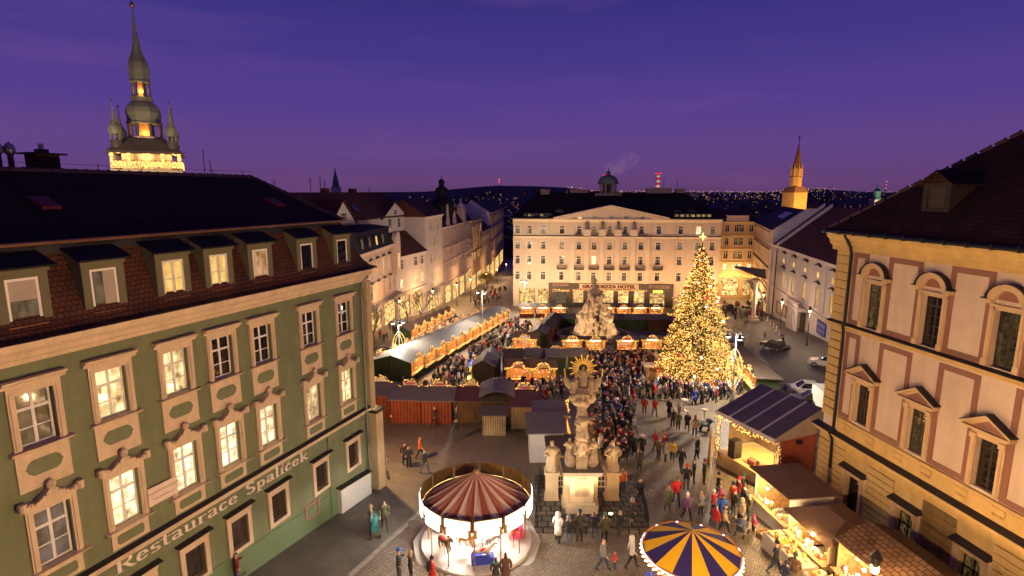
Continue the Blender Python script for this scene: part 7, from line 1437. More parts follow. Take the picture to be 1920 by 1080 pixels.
for i, (px_, py_) in enumerate(((1440, 1012), (1462, 1035))):
    p = G(px_, py_); t = thing('goods_crate', ('nearer', 'farther')[1 - i] + ' low wooden tray of small wares on the cobbles by the pottery stall', 'crate', tuple(p), .2, 'trays on the cobbles'); m = MB(); m.box(-.35, .35, -.6, .6, 0, .05); [m.box(*b) for b in ((-.35, -.31, -.6, .6, .05, .25), (.31, .35, -.6, .6, .05, .25), (-.31, .31, -.6, -.56, .05, .25), (-.31, .31, .56, .6, .05, .25))]; m.build('tray', WOOD, t)
    for k in range(14): MB().ico((random.uniform(-.25, .25), random.uniform(-.5, .5), .14), .08).build('ware', GOODS[1 + k % 2], t)
# ------------------------------------------------------------------ stage tent
fr, fl = Vector((17.0, 33.3)), Vector((15.0, 38.2)); dv = Vector((4.9, 2.0)).normalized() * 3.5; br, bl_ = fr + dv, fl + dv; zg = gz(0, 35.5); SG = thing('stage', 'open stage under a shiny dark purple tarpaulin roof', 'stage', (fr.x, fr.y, zg)); blocked.append((17.7, 36.2, 3.2, 0, 6, 6))
L3 = lambda p, z: Vector((p.x - fr.x, p.y - fr.y, z))
m = MB(); m.hexa([L3(fr, -.5), L3(fl, -.5), L3(bl_, -.5), L3(br, -.5)], [L3(fr, .85), L3(fl, .85), L3(bl_, .85), L3(br, .85)]); m.build('deck', mat('stage_deck', (.5, .34, .16), .7, .15, 2), SG)
TARP = mat('purple_tarp', (.09, .072, .078), .3, .2, 1.5, .9, 1.6, spec=.6); TARPW = mat('pale_seam', (.4, .36, .4), .35, .05, spec=.6)
for k in range(4):
    u0, u1 = k / 4, (k + 1) / 4 - .03
    a, b, c, d = (fr.lerp(fl, u0) - dv * .1, fr.lerp(fl, u1) - dv * .1, br.lerp(bl_, u1) + dv * .05, br.lerp(bl_, u0) + dv * .05); m = MB(); m.slab([L3(a, 4.05), L3(b, 4.05), L3(c, 5.5), L3(d, 5.5)], .04); m.build('roof_panel', TARP, SG)
    if k < 3: a, b, c, d = (fr.lerp(fl, u1) - dv * .1, fr.lerp(fl, u1 + .03) - dv * .1, br.lerp(bl_, u1 + .03) + dv * .05, br.lerp(bl_, u1) + dv * .05); m = MB(); m.slab([L3(a, 4.07), L3(b, 4.07), L3(c, 5.52), L3(d, 5.52)], .04); m.build('roof_seam', TARPW, SG)
BEIGE = mat('beige_canvas', (.36, .28, .2), .85, .1, 2)
a, b = fr - dv * .1, fl - dv * .1; m = MB(); m.add([L3(a, 3.75), L3(b, 3.75), L3(b, 4.02), L3(a, 4.02)], [(0, 1, 2, 3)]); m.build('valance', TARPW, SG)
m = MB(); m.poly([L3(a, 3.75), L3(br, 3.75), L3(br + dv * .05, 5.46), L3(a, 4.01)]); m.build('side_valance', BEIGE, SG)
m = MB(); m.quad(L3(fr + dv * .03, .9), L3(br, .9), L3(br, 3.8), L3(fr + dv * .03, 3.8)); m.build('side_banner', mat('rust_banner', (.3, .07, .03), .8, .2, 1.2), SG)
m = MB(); m.quad(L3(br, .9), L3(bl_, .9), L3(bl_, 5.4), L3(br, 5.4)); m.build('back_cloth', mat('stage_back', (.12, .08, .05), .9, .4, 1.5), SG); m = MB(); m.quad(L3(fl + dv * .3, .9), L3(bl_, .9), L3(bl_, 5.0), L3(fl + dv * .3, 4.1)); m.build('far_side_cloth', mat('stage_back', (.12, .08, .05), .9, .4, 1.5), SG)
for p in (fr, fl, br, bl_):
    m = MB(); q = L3(p, 0)
    for dx, dy in ((-.13, -.13), (.13, -.13), (.13, .13), (-.13, .13)): m.tube([q + Vector((dx, dy, -.3)), q + Vector((dx, dy, 4.0 if p in (fr, fl) else 5.4))], .025, 5)
    for k in range(12): s = 1 if k % 2 else -1; m.tube([q + Vector((-.13 * s, -.13, k * .33)), q + Vector((.13 * s, -.13, k * .33 + .33))], .015, 4); m.tube([q + Vector((-.13, -.13 * s, k * .33)), q + Vector((-.13, .13 * s, k * .33 + .33))], .015, 4)
    m.build('truss_post', GREYMETAL, SG)
garland('light_garland', [L3(fl, .2), L3(fl, 3.8)], SG, 120, .04, 0, .16); garland('light_garland', [L3(fr, .9), L3(fr, 3.7)], SG, 90, .03, 0, .16); garland('light_garland', [L3(fl, 3.6), L3(fl.lerp(fr, .5), 3.3), L3(fr, 3.6)], SG, 80, .05, 0, .15)
for u, nm in ((.75, 'loudspeaker'), (.3, 'floor_monitor'), (.5, 'floor_monitor')):
    p = fr.lerp(fl, u) + dv * (.12 if nm == 'loudspeaker' else .25); t = thing(nm, {'loudspeaker': 'tall black loudspeaker at the left stage edge', .3: 'dark wedge monitor nearer the palace on the stage', .5: 'dark wedge monitor in the middle of the stage'}.get(nm, {.3: 'wedge monitor on the stage near the rust banner', .5: 'wedge monitor in the middle of the stage'}.get(u)), 'loudspeaker', (p.x, p.y, zg + .85), .4); m = MB(); m.extr([(-.3, 0), (.3, 0), (.3, .2), (0, .42), (-.3, .3)] if nm != 'loudspeaker' else [(-.35, 0), (.35, 0), (.35, 1.3), (-.35, 1.3)], -.3, .3); m.build('cabinet', SHOE if nm == 'loudspeaker' else CR, t); MB().lathe([(.0, 0), (.18, 0), (.18, .02), (0, .02)], 12, (0, 0, 0)).build('grille', DARKMETAL, t, False, (0, -.3, .2)).rotation_euler = (PI / 2, 0, 0)
m = MB(); m.box(-.2, .2, -.15, .15, -.12, .12); q = L3(fr.lerp(br, .5), 3.5); m.build('stage_lamp', DARKMETAL, SG, False, q); light('stage_spot', 'SPOT', q + Vector((-.3, .2, 0)), 2600, (1, .66, .22), .1, SG, 110, L3(fr.lerp(bl_, .35), .85)); light('stage_wash', 'POINT', L3(fr.lerp(bl_, .5), 3.4), 420, (1, .62, .3), .2, SG)
p = G(1330, 865); t = thing('plywood_screen', 'tall plywood screen braced beside the stage', 'screen', tuple(p), 1.3); m = MB(); m.box(-1.0, 1.0, -.04, .04, 0, 2.4); m.build('sheet', mat('plywood', (.55, .33, .13), .8, .1, 2), t); [MB().tube([(s, -.05, 1.9), (s, -1.1, 0)], .04, 5).build('brace', WOOD, t) for s in (-.8, .8)]
# ------------------------------------------------------------------ street lamps
def lamp_post(px_, py_, head_py, lab, deco=True, e_=2000):
    p = G(px_, py_); h = AT(px_, head_py, p.y).z - p.z; t = thing('street_lamp', lab, 'street lamp', tuple(p), random.uniform(0, 1), 'triple headed street lamps')
    MB().lathe([(.28, 0), (.22, .5), (.12, .8), (.09, 1.2), (.07, h), (.05, h + .5)], 10).build('post', GREYMETAL, t, True)
    for k in range(3):
        a = k * 2 * PI / 3 + .5; x, y = .75 * math.cos(a), .75 * math.sin(a); MB().tube([(0, 0, h + .25), (x * .6, y * .6, h + .5), (x, y, h + .3)], .03, 5).build('arm', DARKMETAL, t)
        s = put('lamp_head', MB().lathe([(.04, .42), (.1, .36), (.16, .18), (.34, 0), (.3, -.02)], 12).mesh('lamp_head', DARKMETAL), t, (x, y, h)); MB().lathe([(0, -.16), (.16, -.12), (.28, -.02), (0, 0)], 10).build('globe', emi('lamp_white', (1, .9, .76), 9), s)
        light('lamp_light', 'POINT', (x, y, h - .32), e_, (1, .86, .68), .15, t)
    if deco:
        for s in (-1, 1):
            P = [(s * (.1 + .75 * math.sin(PI * u) ** .8), 0, h * (.22 + .6 * u)) for u in [i / 10 for i in range(11)]]; P2 = [(s * (.1 + .4 * math.sin(PI * u)), .1, h * (.25 + .5 * u)) for u in [i / 8 for i in range(9)]]
            MB().tube(P, .02, 4).build('motif_frame', GREYMETAL, t); garland('light_motif', P, t, 90, .038, 0, .05, emi('motif_bulb', (1, .6, .2), 3, False)); garland('light_motif', P2, t, 60, .035, 0, .05, emi('motif_bulb', (1, .6, .2), 3, False))
    return t
lamp_post(750, 690, 606, 'triple headed lamp with light motif at the near end of the grey stalls'); lamp_post(905, 640, 548, 'slender triple headed lamp in the aisle beside the grey stalls', False); lamp_post(983, 590, 528, 'triple headed lamp with light motif before the hotel'); lamp_post(1372, 756, 632, 'triple headed lamp with light motif right of the Christmas tree')
def lantern_post(x, y, h, lab, e_, col=SODIUM, em=30, vis=True):
    t = thing('lantern_post', lab, 'street lamp', (x, y, gz(x, y)), 0, 'lantern posts'); MB().lathe([(.12, 0), (.08, .5), (.06, h - .3)], 8).build('post', DARKMETAL, t, True); MB().lathe([(.12, -.3), (.22, .1), (.26, .12), (.05, .4)], 6, (0, 0, h)).build('cap', DARKMETAL, t); MB().lathe([(.05, -.62), (.13, -.55), (.16, -.32), (.05, -.3)], 8, (0, 0, h)).build('flame', emi('sodium_flame', (1, .55, .15), em), t)
    light('lantern_light', 'POINT', (0, 0, h - .75), e_, col, .14, t); return t
p = G(1640, 1066, 3.2); lantern_post(p.x, p.y, 3.6, 'glowing orange lantern above the shingle roofed stall', 1700)
# two lanterns added out of view to light the near facades
lantern_post(-1.0, 11.5, 7.3, 'added unseen tall lantern lighting the restaurant facade', 8600, (1, .62, .31)); lantern_post(9.0, 10.5, 7.3, 'added unseen tall lantern lighting the palace facade', 9400, (1, .64, .33))
def added_flood(x, y, h, aim, e_, lab, col=SODIUM, ang=95):  # fixtures added to light the hotel front, in place of hung street lamps
    t = thing('floodlight', lab, 'floodlight', (x, y, gz(x, y)), 0, 'added facade floodlights'); MB().lathe([(.09, 0), (.06, h)], 6).build('post', DARKMETAL, t); MB().box(-.18, .18, -.12, .12, h, h + .22).build('housing', DARKMETAL, t)
    light('added_flood_light', 'SPOT', (0, .2, h + .35), e_, col, .15, t, ang, Vector(aim) - Vector((x, y, gz(x, y)))); return t
for i, x in enumerate((2.5, 9.5, 17, 24.5, 32, 39.5, 47.5)): added_flood(x, 129.6 - x * .06, 2.6, (x + .3, 138.5 - x * .06, -1.0), 2300, '%s added facade floodlight from the left at the foot of the hotel' % ordn[i], (1, .58, .27), 140)
# lanterns on the house walls
def wall_lantern(x, y, z, lab, e_, col=SODIUM):
    t = thing('wall_lantern', lab, 'lantern', (x, y, z), 0, 'lanterns on the house walls'); MB().tube([(-.6, 0, .3), (0, 0, .3), (0, 0, .15)], .03, 5).build('bracket', DARKMETAL, t); MB().lathe([(.1, -.3), (.2, .05), (.22, .08), (.03, .25)], 6).build('cap', DARKMETAL, t); MB().lathe([(.08, -.28), (.15, 0), (.05, .03)], 8).build('flame', emi('sodium_flame', (1, .55, .15), 30), t)
    light('wall_lantern_light', 'POINT', (.25, 0, -.45), e_, col, .12, t)
for i, (x, y) in enumerate(((-20.6, 100), (-17.5, 121), (-14.0, 139), (-12.0, 158), (-8.5, 180), (-5.5, 205), (-2.5, 240))): lantern_post(x, y, 6.0, '%s glowing lantern on added post down the left row of houses' % ordn[i], 3800 if i else 2600)  # house lanterns set off the walls on added posts for an even wash
for i, (x, y) in enumerate(((51.5, 112), (48.5, 98), (46.5, 85))): lantern_post(x, y, 6.0, '%s glowing assumed lantern post along the theatre from the far end' % ordn[i], 1500, (1, .7, .44))  # theatre lantern posts assumed from the warm street light on its front
wall_lantern(-10.2, 36.6, 3.0, 'assumed unseen lantern on the hidden end wall of the green restaurant', 2600); wall_lantern(63, 156, gz(63, 156) + 6.5, 'glowing lantern over the garlanded shop at the street end', 2200); wall_lantern(60.5, 138, gz(60, 138) + 6.0, 'glowing lantern on the cream apartment house', 1800); wall_lantern(50, 131, gz(50, 131) + 7, 'glowing lantern at the right corner of the hotel', 1300)  # restaurant lantern unseen, assumed from the lit corner pier, added to light the huts
# ------------------------------------------------------------------ trees
def bare_tree(px_, py_, h, lab, leafy, seed):
    p = G(px_, py_); random.seed(seed); t = thing('street_tree', lab, 'tree', (p.x, p.y, gz(p.x, p.y))); mt = MB(); lf = MB()
    def br_(a, d, L, r, lev):
        mb = lf if (lev <= 1 and not leafy) else mt
        b = a + d * L; mid = a.lerp(b, .5) + Vector((random.uniform(-1, 1), random.uniform(-1, 1), 0)) * L * .06; mb.tube([a, mid, b], r, 5, r * .6)
        if lev == 0:
            for k in range(leafy): c = b + Vector((random.gauss(0, .5), random.gauss(0, .5), random.gauss(0, .4))); u = Vector((random.uniform(-1, 1), random.uniform(-1, 1), random.uniform(-1, 1))).normalized() * .16; v = u.orthogonal().normalized() * .12; lf.quad(c - u, c + v, c + u, c - v)
            return
        for k in range(random.choice((3, 4))): br_(b, (d + Vector((random.uniform(-1, 1), random.uniform(-1, 1), random.uniform(-.1, .7))) * .75).normalized(), L * random.uniform(.6, .8), r * .6, lev - 1)
    br_(Vector((0, 0, 0)), Vector((0, 0, 1)), h * .32, .14, 4 if leafy < 6 else 3); mt.build('trunk', mat('bark', (.1, .06, .04), .9, .3, 5), t)
    lf.build('crown', mat('autumn_leaves', (.2, .14, .02), .7, .4, 2) if leafy else mat('bark', (.1, .06, .04), .9, .3, 5), t)
bare_tree(765, 622, 9, 'bare street tree before the pale curved shop front', 0, 4); bare_tree(912, 566, 9, 'lamplit street tree with yellow leaves at the mouth of the left street', 26, 9); bare_tree(702, 655, 8, 'thin bare tree before the lit store windows', 0, 6); bare_tree(790, 612, 7.5, 'smaller bare street tree beside the curved shop front', 0, 14)
# ------------------------------------------------------------------ vehicles
def car(px_, py_, rz, col, lab, L_=4.3, h=1.5, suv=False, pos=None):
    p = G(px_, py_) if pos is None else Vector((pos[0], pos[1], gz(*pos))); t = thing('parked_car', lab, 'car', tuple(p), rz, 'parked cars'); s = L_ / 4.3; cm = mat('car_paint_' + lab.split()[0], col, .25, .04, spec=.7); wdt = .86
    blocked.append((p.x, p.y, 2.3, rz, L_, 1.8))
    def prof(y, k): return [(x * s, y * wdt * k, z * h / 1.5) for x, z in ((-2.1, .35), (-2.1, .8), (-1.95, .95), (-.9, 1.0), (.9, .98), (1.95, .82), (2.12, .55), (2.12, .32))]
    m = MB(); n_ = 8; rings = [prof(-1, .93), prof(-1, 1), prof(1, 1), prof(1, .93)]; rings[0] = [(x * .99, y, z - (.06 if z > .7 else 0)) for x, y, z in rings[0]]
    vs = prof(-1, 1) + prof(1, 1); m.add(vs, [tuple(range(8)), tuple(range(15, 7, -1))] + [(i, i + 8, (i + 1) % 8 + 8, (i + 1) % 8) for i in range(8)]); m.build('body', cm, t)
    tp = [(-1.75 if suv else -1.35, .7, 1.0), (1.0, .74, .97), (.35, .6, h), (-1.6 if suv else -.95, .6, h)]
    m = MB(); v_ = [(x * s, -y, z * (h / 1.5 if z < 1.1 else 1)) for x, y, z in tp] + [(x * s, y, z * (h / 1.5 if z < 1.1 else 1)) for x, y, z in tp]; m.add(v_, [(0, 1, 2, 3), (7, 6, 5, 4), (0, 4, 5, 1), (1, 5, 6, 2), (2, 6, 7, 3), (3, 7, 4, 0)]); m.build('cabin_glass', GLASS, t)
    m = MB(); m.hexa([(.3 * s, -.6, h - .01), (.3 * s, .6, h - .01), ((-1.6 if suv else -.95) * s, .6, h - .01), ((-1.6 if suv else -.95) * s, -.6, h - .01)], [(.2 * s, -.52, h + .05), (.2 * s, .52, h + .05), ((-1.5 if suv else -.88) * s, .52, h + .05), ((-1.5 if suv else -.88) * s, -.52, h + .05)]); m.build('roof', cm, t)
    for y in (-1, 1):
        for a, b in ((0, 3), (1, 2)): A_, B_ = v_[a], v_[b]; MB().tube([(A_[0], y * abs(A_[1]), A_[2]), (B_[0], y * abs(B_[1]), B_[2])], .04, 5).build('pillar', cm, t)
        for x in (-1.3, 1.3):
            w = MB(); w.lathe([(.1, -.1), (.32, -.1), (.33, 0), (.32, .1), (.1, .1)], 16); w_ = w.build('wheel', SHOE, t, True, (x * s, y * .8, .33)); w_.rotation_euler = (PI / 2, 0, 0); MB().lathe([(0, -.115), (.2, -.115), (.2, .115), (0, .115)], 12).build('rim', GREYMETAL, w_)
        MB().box(2.06 * s, 2.14 * s, y * .62 - .16, y * .62 + .16, .58 * h / 1.5, .74 * h / 1.5).build('headlight', WHITE, t); MB().box(-2.13 * s, -2.08 * s, y * .66 - .12, y * .66 + .12, .7, .88).build('tail_light', mat('tail_red', (.4, .02, .02), .3, 0), t); MB().box(.62 * s, .8 * s, y * .86 - .08, y * .86 + .08, .98, 1.1).build('mirror', cm, t)
    return t
car(1511, 741, 2.9, (.4, .36, .33), 'silver parked car on the dark roadway behind the stage'); car(1549, 688, 2.5, (.6, .56, .52), 'white parked car half hidden by the palace corner'); car(1522, 762, 2.8, (.05, .04, .04), 'black parked car nose to the silver car behind the stage'); car(1452, 655, 2.0, (.07, .05, .05), 'brown parked car alone on the roadway beyond the white roofed stall'); car(1366, 583, 1.45, (.05, .03, .025), 'dark off road car with spare wheel in the right street', 4.2, 1.85, True); car(1397, 585, 1.6, (.5, .47, .43), 'pale parked car beside the stone pillar', 4.2, 1.6); car(720, 668, .4, (.05, .04, .03), 'black vintage car draped in fairy lights by the shops', 3.8, 1.55)
for i, x in enumerate((4.5, 8.0, 11.2, 20, 27)): car(0, 0, 0.1, [(.3, .28, .26), (.05, .05, .06), (.4, .36, .3), (.08, .03, .03), (.2, .2, .22)][i], ['grey', 'dark', 'beige', 'maroon', 'slate'][i] + ' car parked before the hotel behind the far stalls', pos=(x, 127.5))
p = G(1556, 775); t = thing('white_van_body', 'white box van body behind the stage by the palace', 'van', (p.x, p.y, gz(p.x, p.y)), -.1); MB().box(-1.0, 1.0, -1.9, 1.9, .4, 2.3).build('box', mat('van_white', (.6, .58, .54), .5, .05), t); [MB().lathe([(.1, -.1), (.34, -.1), (.34, .1), (.1, .1)], 14).build('wheel', SHOE, t, True, (sx_ * .95, sy_ * 1.2, .34)).__setattr__('rotation_euler', (0, PI / 2, 0)) for sx_ in (-1, 1) for sy_ in (-1, 1)]; blocked.append((p.x, p.y, 2, 0, 2, 4))
# bollards, scooter, pushchairs, bicycles
for i in range(6):
    p = G(1439 + i * 5.4, 602 + i * 6.6); t = put('bollard', shared('bollard', lambda mb: mb.lathe([(.2, 0), (.2, .08), (.13, .12), (.12, .75), (.16, .8), (.14, .95), (0, 1.02)], 10), HTR, True), None, tuple(p)); tag(t, '%s white bollard from the far end before the theatre' % ordn[i], 'bollard', 'row of white bollards')
def pushchair(px_, py_, rz, col, lab):
    p = G(px_, py_); t = thing('pushchair', lab, 'pushchair', tuple(p), rz); cm = mat('pushchair_' + lab.split()[0], col, .8, .1)
    MB().extr([(-.35, .35), (.3, .4), (.42, .62), (.3, .62), (.1, .5), (-.2, .55), (-.38, .9), (-.48, .88)], -.2, .2).build('seat', cm, t); MB().lathe([(.0, .4), (.22, .33), (.3, .15), (.3, .05)], 12, (-.3, 0, .72)).build('hood', cm, t)
    m = MB(); [m.tube([(-.75, s * .2, 1.0), (-.3, s * .2, .55), (.35, s * .2, .16)], .018, 5) for s in (-1, 1)]; [m.tube([(.1, s * .2, .5), (-.35, s * .2, .16)], .018, 5) for s in (-1, 1)]; m.tube([(-.75, -.2, 1.0), (-.75, .2, 1.0)], .022, 5); m.build('frame', GREYMETAL, t)
    for x in (.35, -.35):
        for s in (-1, 1): MB().lathe([(.04, -.025), (.14, -.025), (.14, .025), (.04, .025)], 12).build('wheel', SHOE, t, False, (x, s * .22, .14)).rotation_euler = (PI / 2, 0, 0)
    return t
pushchair(703, 1004, -1.2, (.04, .22, .22), 'teal pushchair on the pavement by the restaurant'); pushchair(1391, 1003, .8, (.05, .05, .08), 'dark pushchair beside the pottery stall'); pushchair(1322, 806, 2.6, (.06, .09, .14), 'blue grey pushchair in the crowd before the stage')
p = G(727, 893); t = thing('kick_scooter', 'electric kick scooter standing by the corner pier', 'scooter', tuple(p), 1.9); MB().box(-.45, .45, -.07, .07, .12, .17).build('deck', SHOE, t); MB().tube([(.45, 0, .12), (.6, 0, 1.15)], .025, 6).build('stem', GREYMETAL, t); MB().tube([(.6, -.22, 1.15), (.6, .22, 1.15)], .02, 6).build('handlebar', SHOE, t); [MB().lathe([(.03, -.03), (.11, -.03), (.11, .03), (.03, .03)], 12).build('wheel', SHOE, t, False, (x, 0, .11)).__setattr__('rotation_euler', (PI / 2, 0, 0)) for x in (-.5, .5)]
for i, (px_, py_) in enumerate(((1360, 612), (1378, 618), (1398, 610))):
    p = G(px_, py_); t = thing('bicycle', ('leftmost', 'middle', 'rightmost')[i] + ' bicycle leaning by the Christmas tree in the right street', 'bicycle', tuple(p), .3 * i, 'bicycles in the right street')
    for x in (-.5, .5): w = MB(); w.tube([(.33 * math.cos(2 * PI * k / 16), 0, .33 * math.sin(2 * PI * k / 16)) for k in range(17)], .025, 4); w.build('wheel', SHOE, t, False, (x, 0, .35))
    m = MB(); [m.tube([a, b], .02, 4) for a, b in (((-.5, 0, .35), (-.15, 0, .85)), ((-.15, 0, .85), (.4, 0, .85)), ((.4, 0, .9), (.5, 0, .35)), ((-.1, 0, .35), (.4, 0, .85)), ((-.5, 0, .35), (-.1, 0, .35)), ((-.1, 0, .35), (-.18, 0, .95)), ((.38, -.25, 1.0), (.38, .25, 1.0)), ((.4, 0, .85), (.38, 0, 1.0)))]; m.build('frame', CR if i == 0 else DARKMETAL, t); MB().box(-.3, -.05, -.06, .06, .95, 1.0).build('saddle', SHOE, t)
for i, (px_, py_, c_, lab) in enumerate(((738, 790, None, 'round glowing shop sign beside the red huts'), (880, 716, None, 'small advertising board by the blue sign stall'))):
    p = G(px_, py_); t = thing('pavement_sign', lab, 'sign', tuple(p), .2); MB().box(-.3, .3, -.05, .05, 0, .9).build('board', SHOE, t); MB().lathe([(0, 0), (.24, 0), (.24, .02), (0, .02)], 16).build('glow_disc', emi('amber_disc', (1, .55, .12), 3), t, False, (0, -.06, .55)).rotation_euler = (PI / 2, 0, 0)
for i, (px_, py_) in enumerate(((1282, 770), (1320, 790))): p = G(px_, py_); t = put('standing_table', shared('standing_table', lambda mb: mb.lathe([(.3, 0), (.3, .04), (.05, .08), (.05, 1.05), (.36, 1.08), (.36, 1.13), (0, 1.13)], 14), CLOTH, True), None, tuple(p)); tag(t, ('tall round table in the open before the tree', 'tall round table by the stage truss')[i], 'table', 'standing tables')

